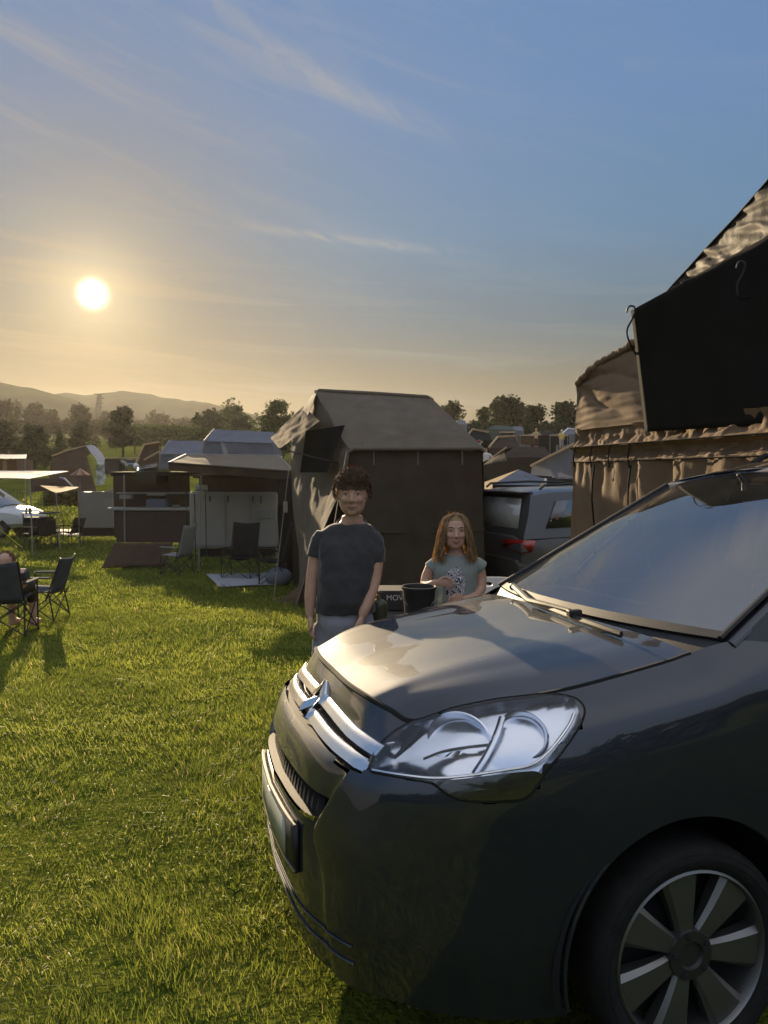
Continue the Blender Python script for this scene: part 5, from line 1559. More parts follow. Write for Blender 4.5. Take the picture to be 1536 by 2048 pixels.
for i in range(60):
    d = Vector((rnd.uniform(-1, 1), rnd.uniform(-.3, 1), rnd.uniform(0, 1))).normalized()
    p = gc + Vector((d.x*.84*s, d.y*.95*s + .1*s, d.z*1.02*s + .1*s))
    hb.tube([p, p + d*.10*s, p + d*.15*s + Vector((rnd.uniform(-.1, .1), 0, rnd.uniform(-.02, .12)))*s], [.006*s, .005*s, .002*s], 3, cap=False)
hb.build('hair', M_hair_g, girl, angle=70)
# pale cloth she holds
h0 = G(875, 1172, -.13)
fold2 = lambda u, v: .012*math.sin(u*14 + v*2)*v
m = MB().grid(cloth(h0 + Vector((-.035, -.01, .0)), h0 + Vector((.03, -.015, .0)), h0 + Vector((.025, .0, -.16)), h0 + Vector((-.045, .0, -.15)), 14, 16, .006, (8, 4), 0, 3, fold2))
tag(m.build('cloth', mat('pale_cloth', (.42, .43, .38), .9, var=.08, transl=.3), None, solid=.003), 'pale cloth hanging from the hand of the girl', 'cloth')
# ------------------------------------------------------------------ camp on the left, farther down the meadow
def g_at(px, Y): 
    p = at(px, 1000, Y); return on(p.x, Y)
def up(p, h): return Vector((p.x, p.y, p.z + h))
def boxm(name, a, b, dep, m, parent, z0=None, **k):
    """upright block whose front spans two photo points at the depth of a"""
    x0, x1 = min(a.x, b.x), max(a.x, b.x); z1 = max(a.z, b.z); z0 = min(a.z, b.z) if z0 is None else z0
    mb = MB(); mb.box(((x0+x1)/2, a.y + dep/2, (z0+z1)/2), (x1-x0, dep, z1-z0)); return mb.build(name, m, parent, **k)

# nearest awning with poles in front of a pale camper trailer
ya = 14.2
p1, p2, p3, p4 = at(372, 909, 19.4), at(556, 911, 19.4), at(590, 944, 15.6), at(337, 926, 16.4)
aw = awning('awning', 'beige awning on poles in front of the pale camper trailer', 'awning', (p1, p2, p3, p4), [], mat('awning_canvas', (.25, .205, .15), .85, var=.1, transl=.25, bump=.2, bscale=60, spec=.15), valance=.16, mval=M_canvas_br, wr=.05, sag=.12, seed=3)
for (px, pyb, Y, top) in ((400, 1140, 16.8, 952), (556, 1120, 17.2, 958)):
    b = g_at(px - 5, Y); pipe('pole', [b, at(px + 2, top, Y)], .020, M_pole, aw)
pipe('guy_rope', [at(405, 985, 16.8), gp(360, 1112)], .010, M_rope, aw, 5)
pipe('rafter', [p1, p2], .02, M_pole, aw); pipe('rafter', [p2, p3], .02, M_pole, aw); pipe('rafter', [p4, p3], .025, M_canvas_br, aw); pipe('rafter', [p1, p4], .02, M_pole, aw)
tr = T('camper_trailer', 'pale camper trailer with a dark window band standing under the beige awning', 'trailer', g_at(470, 20.2))
yb = 20.0; z_g = terr(-3, yb)
boxm('body', at(378, 986, yb), at(556, 1098, yb), 2.0, M_offwhite, tr, bevel=.04)
boxm('window_band', at(398, 955, yb - .02), at(556, 987, yb - .02), 1.9, M_canvas_br, tr)
boxm('roof', at(385, 948, yb - .05), at(565, 956, yb - .05), 2.1, M_canvas_br, tr, bevel=.02)
boxm('underframe', at(400, 1098, yb + .2), at(550, 1135, yb + .2), 1.5, M_dark, tr)
boxm('roller_blind', at(405, 984, yb - .05), at(553, 990, yb - .05), .04, M_offwhite, tr)
boxm('door_frame', at(448, 992, yb - .03), at(452, 1096, yb - .03), .03, M_greypanel, tr)
boxm('door_frame', at(500, 992, yb - .03), at(504, 1096, yb - .03), .03, M_greypanel, tr)
boxm('hem_rail', at(380, 1088, yb - .04), at(555, 1092, yb - .04), .05, M_greypanel, tr)
boxm('vent', at(515, 1020, yb - .03), at(543, 1038, yb - .03), .03, M_greypanel, tr, bevel=.01)
for hx_p in (420, 456, 506, 522): MB().tube([at(hx_p, 992, yb - .08), at(hx_p, 1003 + (hx_p % 7), yb - .08)], .02, 6).build('hanging_hook', M_blackmetal, tr)
for wx in (430, 525):
    c = at(wx, 1108, yb + .1); MB().lathe([(.001, 0), (.30, 0), (.30, .2), (.001, .2)], (c.x, c.y, c.z), 20, (0, 1, 0)).build('wheel', M_rubber, tr)
dr = T('wardrobe_tent', 'dark narrow toilet tent with hanging pockets between the trailer and the olive tent', 'tent', g_at(575, 15.6))
sheet('front_wall', at(556, 958, 15), at(606, 958, 15), up(g_at(606, 15), 0), up(g_at(556, 15), 0), M_canvas_dk, dr, wr=.03)
sheet('side_wall', at(556, 958, 15), at(560, 958, 16.3), g_at(560, 16.3), g_at(556, 15), M_canvas_dk, dr, wr=.03)
sheet('roof', at(556, 958, 15), at(606, 958, 15), at(604, 955, 16.3), at(560, 955, 16.3), M_canvas_dk, dr, wr=.02)
pk = at(571, 1014, 14.94); MB().box(pk, (.085, .02, .22)).build('hanging_pocket', M_offwhite, dr, bevel=.01)
pk = at(590, 1002, 14.94); MB().box(pk, (.04, .02, .12)).build('hanging_pocket', M_greypanel, dr, bevel=.01)
ln = T('camping_lantern', 'small white lamp hanging under the corner of the olive tent', 'lamp', at(610, 968, 13.4))
MB().lathe([(.001, -.07), (.035, -.06), (.04, 0), (.02, .03), (.001, .03)], at(610, 966, 13.4), 14).build('lantern_body', M_white, ln)
MB().tube([at(610, 962, 13.4), at(607, 954, 13.4)], .006, 5).build('hook', M_blackmetal, ln)
# chairs under the awning
c1 = g_at(478, 15.2); camp_chair(c1, PI*.93, 'black camping chair with high back under the beige awning, left of the pair', M_chairblk, 'black chairs under the beige awning', 1.0, True)
c2 = g_at(540, 14.4); camp_chair(c2, PI*.55, 'black camping chair turned sideways beside the olive tent', M_chairblk, 'black chairs under the beige awning', 1.05, True)
c3 = g_at(350, 16.2); camp_chair(c3, PI*.40, 'pale framed reclining chair standing empty on the grass left of the awning pole', M_greypanel, None, .95, True, 'reclining_chair')
# white ground sheet
q = [gp(412, 1152), gp(546, 1149), gp(560, 1172), gp(438, 1177)]
gs_m = MB().grid([[a + Vector((0, 0, .035 + .02*noise.noise(a*1.7))) for a in [q[0].lerp(q[1], i/16).lerp(q[3].lerp(q[2], i/16), j/8) for i in range(17)]] for j in range(9)])
tag(gs_m.build('ground_sheet', M_canvas_wh, None, solid=.01), 'crumpled white ground sheet on the grass beneath the black chairs', 'ground sheet')
bb = T('kit_bag', 'dark grey rounded bag under the chairs beside the white ground sheet', 'bag', g_at(555, 14.2))
MB().ball(up(g_at(556, 14.2), .16), (.26, .2, .18), 14, 9).build('bag_body', M_canvas_bl, bb)
MB().tube([up(g_at(548, 14.0), .28), up(g_at(556, 14.0), .38), up(g_at(564, 14.0), .28)], .012, 6).build('handle', M_blackmetal, bb)
sv_ = T('camp_stove', 'shiny two burner stove on a stand at the left end of the trailer', 'stove', g_at(396, 18.4))
s0 = at(400, 985, 18.4)
MB().box((s0.x, s0.y, s0.z), (.30, .3, .06)).build('burner_box', M_steel, sv_, bevel=.01)
MB().grid([[s0 + Vector((-.15 + .3*i/4, .16, .03 + .15*j/3)) for i in range(5)] for j in range(4)]).build('lid', M_steel, sv_, solid=.01)
for sx in (-.13, .13): pipe('leg', [s0 + Vector((sx, 0, -.03)), on(s0.x + sx, s0.y)], .012, M_blackmetal, sv_, 6)
# two blue grey roof tents behind
def hard_tent(label, pts, Y, dep, m, name='rooftop_tent'):
    """a folded-open roof tent seen side on: photo points of the near face, then roof panels going back"""
    o = T(name, label, 'tent', g_at((pts[0][0] + pts[1][0])/2, Y + dep/2))
    tl, tr_, br, bl = [at(px, py, Y) for px, py in pts]
    tm, bm_ = tl.lerp(bl, .5), tr_.lerp(br, .5)
    back = Vector((0, dep, 0))
    sheet('roof', tl + back*.45, tr_ + back*.45, bm_ + Vector((.02, -.03, 0)), tm + Vector((-.02, -.03, 0)), m, o, wr=.03, nu=24, nv=12)
    sheet('front_wall', tm, bm_, br, bl, m, o, wr=.03, nu=24, nv=12)
    sheet('roof', tr_ + back*.45, tl + back*.45, tm + back, bm_ + back, m, o, wr=.02, nu=12, nv=8)
    sheet('gable_wall', tl + back*.45, tm, bl, bl + back, M_canvas_be, o, wr=.02, nu=10, nv=8)  # beige on the left gable paints in its sunlit edge
    sheet('gable_wall', tr_ + back*.45, bm_, br, br + back, m, o, wr=.02, nu=10, nv=8)
    pipe('tent_pole', [tl + back*.45, tm + Vector((-.02, -.03, 0)), bl], .025, M_pole, o)
    return o
hard_tent('blue grey roof tent with squared top standing behind the beige awning', [(416, 856), (541, 862), (548, 912), (405, 908)], 19.5, 1.6, M_canvas_bl)
hard_tent('blue grey roof tent with rounded edge, left of the square one behind the awning', [(324, 879), (412, 881), (416, 936), (319, 938)], 22.5, 1.8, M_canvas_bl)
boxm('trailer_base', at(405, 910, 19.6), at(548, 948, 19.6), 1.6, M_blackpaint, T('trailer', 'dark trailer carrying the squared blue grey roof tent', 'trailer', g_at(475, 20.5)), z0=None, bevel=.05)
sgl = T('dome_tent', 'brownish side tent with pale pole edges left of the rounded blue grey roof tent', 'tent', g_at(290, 24))
sheet('wall', at(288, 889, 24), at(318, 886, 24), at(320, 945, 23.5), at(270, 945, 23.5), M_canvas_br, sgl, wr=.05)
pipe('pole', [at(270, 930, 23.6), at(288, 889, 23.9), at(318, 884, 23.9)], .03, M_canvas_be, sgl); pipe('pole', [at(288, 920, 23.6), at(319, 903, 23.6)], .03, M_canvas_be, sgl)
cnl = T('car', 'dark parked car with a shining headlamp between the brown side tent and the kitchen trailer', 'car', g_at(282, 23))
MB().loft([[at(272 + 40*t, 935 + b, 22.8) + Vector((0, y, 0)) for y, b in ((0, 30), (0, 8), (.4, -2), (1.4, -2), (1.6, 8), (1.6, 30))] for t in (0, .1, .5, 1)]).build('body', M_blackpaint, cnl)
MB().ball(at(272, 932, 22.6), .09, 10, 7).build('headlight', M_lens2, cnl)
MB().grid([[at(px, py, 22.9), at(px + 6, py - 9, 23.8)] for px, py in ((274, 940), (296, 936), (312, 934))]).build('windscreen', M_lens2, cnl)

# dark camp kitchen under a brown canopy
kt = T('kitchen_trailer', 'dark open kitchen trailer with a long pale counter, left of the camper trailer', 'trailer', g_at(300, 23.2))
yk = 23.0
boxm('back_wall', at(226, 948, yk + 1.0), at(380, 1075, yk + 1.0), .1, M_canvas_br, kt)
boxm('roof', at(222, 944, yk), at(384, 952, yk), 1.2, M_canvas_dk, kt)
boxm('counter', at(214, 1016, yk - .1), at(378, 1021, yk - .1), .7, M_greypanel, kt, bevel=.01)
boxm('cupboard', at(232, 1023, yk), at(380, 1085, yk), .6, mat('dark_red_panel', (.035, .02, .018), .7, var=.2), kt)
boxm('shelf', at(232, 985, yk + .6), at(378, 988, yk + .6), .4, M_greypanel, kt)
for px in (248, 372): pipe('post', [at(px, 950, yk - .05), g_at(px, yk - .05)], .025, M_pole if px < 300 else M_blackmetal, kt)
def crate(name, label, cat, a, b, Y, m, dep=.3, group=None):
    o = boxm(name, at(*a, Y), at(*b, Y), dep, m, None, bevel=.015); tag(o, label, cat, group); return o
crate('storage_box', 'blue storage box on the shelf of the kitchen trailer', 'box', (292, 998), (331, 1016), yk + .2, mat('blue_box', (.07, .085, .13), .5, var=.1))
crate('storage_box', 'grey flat box on the kitchen trailer shelf, left of the blue box', 'box', (238, 990), (262, 998), yk + .2, M_greypanel)
crate('storage_box', 'pale long box above the blue box in the kitchen trailer', 'box', (293, 985), (328, 991), yk + .3, M_offwhite)
wk = T('washing_bowl', 'grey metal bowl on a stand at the right of the kitchen counter', 'bowl', at(352, 1016, yk))
MB().lathe([(.02, 0), (.08, .0), (.13, .09), (.125, .09), (.07, .01), (.001, .01)], at(352, 1016, yk), 18).build('bowl', M_steel, wk)
# grey standing panel
gpn = T('wind_panel', 'tall plain grey cupboard panel left of the dark kitchen trailer', 'cupboard', g_at(193, 26))
boxm('panel', at(157, 984, 26), at(226, 1056, 26), .5, M_greypanel, gpn, bevel=.02)
boxm('plinth', at(160, 1056, 26.1), at(224, 1072, 26.1), .4, M_dark, gpn)
pipe('bracket', [at(184, 984, 25.9), at(228, 985, 25.9)], .02, M_offwhite, gpn); pipe('bracket', [at(208, 985, 25.9), at(228, 979, 25.9)], .03, M_offwhite, gpn)
# brown panel leaning on the grass, with its edge toward the viewer
bp_ = [gp(203, 1140), gp(330, 1136), gp(345, 1090), gp(228, 1090)]
bq = [bp_[0] + Vector((0, 0, .05)), bp_[1] + Vector((0, 0, .05)), at(346, 1086, bp_[1].y + .55), at(230, 1087, bp_[0].y + .55)]
m = MB().grid([[bq[3].lerp(bq[2], i/20).lerp(bq[0].lerp(bq[1], i/20), j/8) + Vector((0, 0, .02*noise.noise(Vector((i*.4, j*.5, 3))))) for i in range(21)] for j in range(9)])
tag(m.build('windbreak', M_canvas_br, None, solid=.03), 'dark brown windbreak sheet sloping down to the sunny grass in front of the kitchen trailer', 'windbreak')

# far left: campervan, awnings, tents
vloc = g_at(-64, 27.5)
vehicle('campervan', 'pale blue campervan with a sloping bonnet under the pale awning at the left edge', 'campervan', vloc + Vector((-.0, 0, 0)), .0, M_vanpaint,
        [(-2.6, .4, 1.05, .85), (-2.5, .35, 1.15, .92), (0, .32, 1.15, .95), (1.3, .32, 1.15, .95), (1.9, .34, 1.08, .92), (2.35, .40, .92, .84), (2.5, .48, .78, .7)],
        [(-2.5, 1.1, 1.3, .9, .86), (-2.4, 1.1, 1.95, .92, .80), (-.2, 1.1, 1.98, .92, .80), (.4, 1.1, 1.92, .90, .78), (1.55, 1.1, 1.14, .86, .8)], W=1.86, wheels=(-1.7, 1.5), wr=.32, roofm=M_vanpaint)
awning('awning', 'wide pale blue awning stretched above the campervan at the left edge', 'awning', (at(-60, 941, 24.5), at(138, 942, 23.8), at(60, 957, 20.5), at(-90, 953, 20.5)), [(at(60, 957, 20.5), g_at(62, 20.5))], M_canvas_wh, sag=.08, wr=.03, seed=2)
awning('awning', 'small pale blue awning roof far left above the brown shed', 'awning', (at(-40, 908, 33), at(54, 909, 33), at(52, 917, 31), at(-50, 917, 31)), [(at(50, 916, 31.2), g_at(50, 31.2))], M_canvas_wh, sag=.03, wr=.02, seed=4)
shd = T('shed', 'reddish brown shed wall under the small pale blue awning at the left edge', 'shed', g_at(10, 33.5))
boxm('wall', at(-40, 919, 33), at(34, 945, 33), 1.5, mat('red_brown_boards', (.16, .085, .06), .8, var=.2), shd)
boxm('door', at(5, 922, 32.97), at(14, 945, 32.97), .03, M_canvas_be, shd)
lt = T('tunnel_tent', 'dark tunnel tent with a pale arched end, left of the pylon', 'tent', g_at(150, 32))
arch = [(104, 912), (128, 903), (150, 897), (168, 892)]
roofl = [at(px, py, 32 + i*.3) for i, (px, py) in enumerate(arch)]
sheet('roof', roofl[0], roofl[-1], at(195, 990, 31.2), at(95, 975, 31.2), M_canvas_br, lt, wr=.06, nu=24, nv=14)
pipe('ridge_pole', roofl, .03, M_canvas_be, lt)
strip2('arched_end', [at(170, 891, 32.6), at(180, 903, 32.5), at(192, 919, 32.3), at(200, 940, 32.1)], [at(187, 890, 33.4), at(197, 900, 33.3), at(208, 914, 33.2), at(212, 938, 33)], M_canvas_wh, lt, nv=8, wr=.03, nu=20)
strip2('crumpled_window', [at(193, 925, 32.1), at(192, 945, 32.0), at(188, 972, 31.9)], [at(212, 924, 32.6), at(212, 945, 32.6), at(208, 968, 32.4)], mat('crumpled_film', (.45, .48, .46), .25, var=.3, scale=12, spec=.8), lt, nv=10, wr=.12, sc=(4, 4), nu=20)
trk = T('truck', 'dark boxy vehicle with sunlit roof edge to the right of the tunnel tent', 'truck', g_at(228, 30))
boxm('body', at(208, 918, 30), at(240, 948, 30), 2.5, mat('dark_brown_paint', (.03, .022, .018), .5, var=.2), trk, bevel=.05)
boxm('cab', at(240, 926, 30.2), at(254, 948, 30.2), 2.0, M_blackpaint, trk, bevel=.08)
boxm('roof_edge', at(208, 914, 29.9), at(239, 917, 29.9), 2.6, M_canvas_be, trk, bevel=.02)  # pale slab paints in sunlight along the roof edge
MB().tube([at(242, 922, 30), at(250, 925, 30), at(254, 933, 30)], .06, 8).build('fender', M_offwhite, trk)
um = T('parasol', 'small striped parasol on a thin pole in front of the tunnel tent', 'parasol', g_at(158, 24.5))
tip = at(160, 936, 24.5); rimz = at(160, 950, 24.5).z
vs = [tip] + [Vector((tip.x + .31*math.cos(2*PI*k/12), tip.y + .31*math.sin(2*PI*k/12), rimz)) for k in range(12)]
MB().add(vs, [(0, 1 + k, 1 + (k+1) % 12) for k in range(12) if k % 2 == 0]).build('canopy', mat('red_stripe', (.32, .10, .07), .8, var=.1, transl=.3), um, smooth=False)
MB().add(vs, [(0, 1 + k, 1 + (k+1) % 12) for k in range(12) if k % 2 == 1]).build('canopy', M_canvas_be, um, smooth=False)
pipe('pole', [tip, g_at(158, 24.5)], .015, M_pole, um)
awning('awning', 'orange tan awning sail with a pointed front, right of the campervan', 'awning', (at(80, 971, 24), at(158, 974, 24), at(150, 978, 22.5), at(112, 986, 22)), [(at(112, 986, 22), g_at(118, 22)), (at(156, 974, 24), g_at(157, 24))], mat('orange_tan_canvas', (.55, .33, .17), .85, var=.08, transl=.35), sag=.02, wr=.02, seed=6)
tn2 = T('dark_tent', 'dark low tent with a pale blue edge behind the orange tan awning', 'tent', g_at(115, 25.5))
sheet('wall', at(62, 958, 25), at(120, 956, 25), at(146, 975, 24.6), at(60, 985, 24.6), M_canvas_br, tn2, wr=.04)
pipe('edge_pole', [at(120, 956, 25), at(128, 957, 24.9), at(145, 973, 24.7)], .035, M_canvas_wh, tn2)
hd = T('hedge_plant', 'golden backlit shrub beneath the orange tan awning', 'shrub', g_at(125, 26))
rnd = random.Random(5); m = MB()
for i in range(900):
    c = g_at(rnd.uniform(88, 158), 26 + rnd.uniform(0, .8)); c.z = at(100, rnd.uniform(980, 1012), 26).z
    a = Vector((rnd.uniform(-1, 1), rnd.uniform(-1, 1), rnd.uniform(-1, 1)))*.07; b = a.cross(Vector((rnd.uniform(-1, 1), rnd.uniform(-1, 1), 1))).normalized()*.05
    m.quad(c - a, c + b, c + a, c - b)
m.build('foliage', mat('gold_leaf', (.13, .11, .03), .8, var=.3, transl=.4), hd, smooth=False)
pipe('stem', [g_at(125, 26), up(g_at(125, 26), .7)], .02, M_canvas_br, hd)
# table with cups, chairs, mat
tt = T('camping_table', 'long dark camping table in front of the campervan', 'table', g_at(72, 24))
b0, b1 = at(42, 1027, 24), at(104, 1027, 24)
MB().box(((b0.x+b1.x)/2, 24.3, b0.z), (b1.x-b0.x, .6, .03)).build('table_top', M_blackmetal, tt)
for px in (46, 100):
    for dy in (-.2, .25): pipe('leg', [at(px, 1027, 24.3 + dy), g_at(px, 24.3 + dy)], .018, M_blackmetal, tt, 6)
def cup(label, px, m, h=.12, r=.045, name='cup'):
    b = at(px, 1026, 24.1); o = T(name, label, 'cup', b)
    MB().lathe([(.001, 0), (r*.8, 0), (r, h), (r*.92, h), (r*.72, .01), (.001, .01)], b, 14).build('beaker', m, o); return o
cup('bright green cup on the dark table by the campervan', 60, mat('green_plastic', (.03, .42, .25), .4, var=.1, transl=.3), .17, .055)
cup('white bottle on the dark table, left of the green cup', 53, M_white, .18, .045, 'bottle')
crate('storage_box', 'black storage box under the dark table by the campervan', 'box', (46, 1035), (96, 1072), 25.0, M_dark, .5)
for i, (px, Y, rz, lb) in enumerate(((62, 23.2, 2.4, 'black chair left before the campervan table'), (92, 23.0, 3.6, 'black chair at the right corner of the campervan table'), (112, 24, 4.4, 'black chair between the campervan table and the grey cupboard panel'), (140, 24, 2.6, 'black folding chair beside the grey cupboard panel'))):
    camp_chair(g_at(px, Y), rz, lb, M_chairblk, 'black chairs around the campervan table', .95)
q = [gp(58, 1061), gp(236, 1060), gp(205, 1074), gp(50, 1072)]
m = MB().grid([[a + Vector((0, 0, .03 + .02*noise.noise(a*1.3))) for a in [q[0].lerp(q[1], i/16).lerp(q[3].lerp(q[2], i/16), j/5) for i in range(17)]] for j in range(6)])
tag(m.build('ground_mat', mat('pale_mat', (.48, .40, .32), .9, var=.25, scale=6), None, solid=.01), 'long pale mat on the grass beneath the chairs by the campervan', 'mat')

# nearest pair of camping chairs, and the person in one of them
e1 = gp(16, 1268)
camp_chair(on(e1.x - .02, e1.y), 0.12, 'blue grey camping chair seen from behind with a person sitting in it, left edge', M_chairfab, 'blue grey camping chairs at the left edge', 1.0)
e2 = gp(84, 1240)
camp_chair(on(e2.x - .02, e2.y + .05), 1.62, 'empty blue grey camping chair turned sideways at the left edge', M_chairfab, 'blue grey camping chairs at the left edge', .94)
# sitting person seen from behind
sp0 = on(e1.x - .02, e1.y)
man = T('person', 'person with short fair hair seen from behind in the camping chair', 'person', sp0)
S_ = lambda x, y, z: sp0 + Vector((x, y, z))
m = MB()
hd_c = at(12, 1124, sp0.y - .12)
hx_ = hd_c.x - sp0.x
m.loft([ering(Vector((hd_c.x, hd_c.y + y*.11, hd_c.z + z*.115)), rx*.115, ry*.115, 20) for z, y, rx, ry in ((-1.1, 0, .3, .35), (-.8, .15, .5, .6), (-.4, .1, .64, .8), (0, .05, .70, .88), (.4, 0, .68, .84), (.75, 0, .52, .62), (.95, 0, .25, .3))])
m.loft([ering(S_(hx_*q, yy, z), rx, ry, 18) for z, q, yy, rx, ry in ((.44, .2, -.05, .19, .15), (.60, .4, -.10, .19, .13), (.74, .8, -.13, .20, .12), (.80, 1, -.13, .14, .09), (.86, 1, -.12, .06, .06), (.92, 1, -.11, .055, .055))])
for sx in (-1, 1):
    limb(m, [(S_(hx_ + .20*sx, -.12, .77), .055), (S_(.22*sx, -.05, .58), .045), (S_(.19*sx, .14, .60), .036), (S_(.12*sx, .22, .60), .028)])
    hand(m, S_(.11*sx, .24, .60), Vector((-.2*sx, 1, -.15)), Vector((1, 0, 0)), Vector((-sx, .3, 0)), .95, -.4)
    limb(m, [(S_(.10*sx, .0, .50), .085), (S_(.12*sx, .38, .50), .065), (S_(.13*sx, .42, .30), .052), (S_(.13*sx, .42, .07), .038)])
    m.tube([S_(.13*sx, .38, .05), S_(.13*sx, .50, .05), S_(.13*sx, .60, .035)], [.04, .045, .03], 10)
remesh(m.build('body', M_skin2, man), .009, 3)
m = MB()
m.loft([ering(S_(hx_*q, yy, z), rx, ry, 20) for z, q, yy, rx, ry in ((.43, .2, -.05, .205, .165), (.60, .4, -.10, .205, .145), (.74, .8, -.13, .215, .135), (.81, 1, -.13, .15, .10), (.85, 1, -.125, .075, .075))])
for sx in (-1, 1): limb(m, [(S_(hx_ + .19*sx, -.12, .765), .066), (S_(hx_*.5 + .235*sx, -.08, .67), .062)])
remesh(m.build('t_shirt', M_chairfab, man), .010, 3)
m = MB(); 
for sx in (-1, 1): limb(m, [(S_(.09*sx, -.05, .50), .10), (S_(.12*sx, .36, .51), .08), (S_(.13*sx, .42, .32), .065)])
remesh(m.build('shorts', M_canvas_br, man), .011, 3)
hairball(man, hd_c + Vector((0, 0, .0)), .108, mat('fair_hair', (.22, .13, .065), .6, var=.25, scale=30, transl=.3), 8, 500, -.5, 2.0)
yr = T('guy_rope', 'bright yellow guy rope slanting down to the grass at the left edge', 'rope', gp(44, 1098))
g0 = gp(44, 1098); tpos = at(-60, 1010, g0.y + 1.0)
pipe('rope', [g0 + Vector((0, 0, .05)), tpos], .010, M_yellowrope, yr, 5); pipe('peg', [g0 + Vector((.02, 0, .09)), g0 + Vector((0, 0, -.03))], .012, M_steel, yr, 6)
# ------------------------------------------------------------------ camp on the right, up the slope
# tan canopy; sunlit side coloured warm tan, shaded sides coloured grey
cn = T('canopy_tent', 'tan canopy tent with a pointed roof, lit and shaded sides coloured in, right behind the silver off-road car', 'tent', g_at(1030, 18.5))
pk_ = at(1037, 939, 18.8); a1, a2, a3, a4 = at(969, 964, 18.6), at(985, 969, 17.4), at(1078, 971, 17.6), at(1090, 958, 19.5)
sheet('roof', pk_, pk_ + Vector((.02, 0, -.01)), a3, a2, M_canvas_bl, cn, wr=.02, nu=14, nv=14)
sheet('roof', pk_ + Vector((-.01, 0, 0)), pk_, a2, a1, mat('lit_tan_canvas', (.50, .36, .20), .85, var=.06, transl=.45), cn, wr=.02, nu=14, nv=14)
sheet('roof', pk_, pk_ + Vector((.01, .01, 0)), a4, a3, M_canvas_bl, cn, wr=.02, nu=10, nv=10)
sheet('roof', pk_, pk_ + Vector((.01, .01, 0)), a1, a4, M_canvas_bl, cn, wr=.02, nu=10, nv=10)
sheet('wall', a2, a3, on(a3.x, a3.y), on(a2.x, a2.y), M_canvas_dk, cn, wr=.02, nu=14, nv=10)
sheet('wall', a1, a2, on(a2.x, a2.y), on(a1.x, a1.y), M_canvas_be, cn, wr=.02, nu=14, nv=10)
# grey awning wall with a pale front pole
gt = T('rooftop_tent', 'pale grey roof tent with a long sloping front pole behind the silver car', 'tent', g_at(1110, 21))
sheet('wall', at(1064, 932, 20), at(1150, 890, 20), at(1150, 956, 20), at(1062, 950, 20), M_canvas_bl, gt, wr=.06, sc=(1.5, 1.5), seed=3)
sheet('roof', at(1063, 930, 19.9), at(1155, 884, 19.9), at(1175, 880, 22.5), at(1085, 925, 22.5), M_canvas_br, gt, wr=.04)
pipe('front_pole', [at(1061, 932, 19.8), at(1100, 912, 19.8), at(1156, 884, 19.8)], .035, M_canvas_be, gt)
boxm('base', at(1085, 958, 20.1), at(1160, 972, 20.1), 1.6, M_blackpaint, gt)
pipe('awning_roll', [at(1066, 962, 19.5), at(1092, 964, 19.5)], .09, M_white, gt, 12)
# pale car beyond the off-roader, mostly hidden
vehicle('car', 'pale car roof showing just above the roof rail of the silver off-road car', 'car', g_at(1125, 16.6), .3, M_vanpaint,
        [(-2.0, .4, 1.0, .8), (-1.9, .35, 1.05, .88), (1.4, .35, 1.05, .88), (2.1, .45, .85, .76)], [(-1.95, 1.0, 1.1, .82, .76), (-1.5, 1.0, 1.5, .82, .68), (.3, 1.0, 1.52, .82, .68), (1.3, 1.0, 1.08, .8, .74)], W=1.74, wheels=(-1.25, 1.35), wr=.3, roofm=M_vanpaint)
# dark brown tents in the middle distance
def ridge_tent(label, px0, px1, ytop0, ytop1, ybase, Y, dep, m, edge=None, skew=0, name='tent'):
    o = T(name, label, 'tent', g_at((px0+px1)/2, Y + dep/2))
    tl, tr2 = at(px0 + (px1-px0)*.28, ytop0, Y + dep*.5), at(px1 - (px1-px0)*.15, ytop1, Y + dep*.5)
    el, er = at(px0, ytop0 + (ybase-ytop0)*.38, Y), at(px1, ytop1 + (ybase-ytop1)*.38, Y)
    bl, br = Vector((el.x, el.y, min(terr(el.x, el.y), at(px0, ybase, Y).z))), Vector((er.x, er.y, min(terr(er.x, er.y), at(px1, ybase, Y).z)))
    b_ = Vector((0, dep, 0))
    sheet('roof', tl, tr2, er, el, m, o, wr=.04, nu=16, nv=10, seed=px0)
    sheet('front_wall', el, er, br, bl, m, o, wr=.04, nu=16, nv=10, seed=px0 + 1)
    sheet('roof', tr2, tl, el + b_, er + b_, m, o, wr=.04, nu=10, nv=6)
    sheet('side_wall', tl, el, bl, bl + b_, m, o, wr=.02, nu=6, nv=6)
    sheet('side_wall', tr2, er, br, br + b_, m, o, wr=.02, nu=6, nv=6)
    if edge: pipe('ridge_edge', [el + Vector((0, -.03, .03)), tl + Vector((0, -.03, .04)), tr2 + Vector((0, -.03, .04))], .045, edge, o)
    return o
ridge_tent('dark brown tent with a bright roof edge, tallest beside the olive tent', 978, 1040, 876, 874, 930, 30, 3, M_canvas_br, M_canvas_be)  # beige edge tube stands for sun catching the roof edge
ridge_tent('dark tent with two pale lit edges just over the slope of the olive tent', 930, 985, 860, 866, 905, 36, 3, M_canvas_dk, M_canvas_be)  # lit edges painted in as a beige tube
ridge_tent('wide dark brown tent below the flat white sail', 1000, 1105, 893, 893, 950, 27, 3, M_canvas_br, None)
ridge_tent('low olive tent with a slanted pole near the person in the white shirt', 966, 1015, 918, 905, 950, 25, 2, M_canvas_ol, None)
ridge_tent('grey green tent with light stripes beneath the tall tree', 974, 1030, 850, 853, 872, 58, 3, M_canvas_gn, None)
ridge_tent('small blue grey tent under the tall tree', 1018, 1048, 853, 853, 874, 60, 3, M_canvas_bl, None)
ridge_tent('blue grey tent with a rounded top behind the person in the yellow vest', 1124, 1165, 858, 860, 884, 52, 3, M_canvas_bl, M_white)
ridge_tent('small grey tent at the foot of the left tree of the group', 912, 934, 838, 842, 862, 66, 3, M_canvas_bl, None)
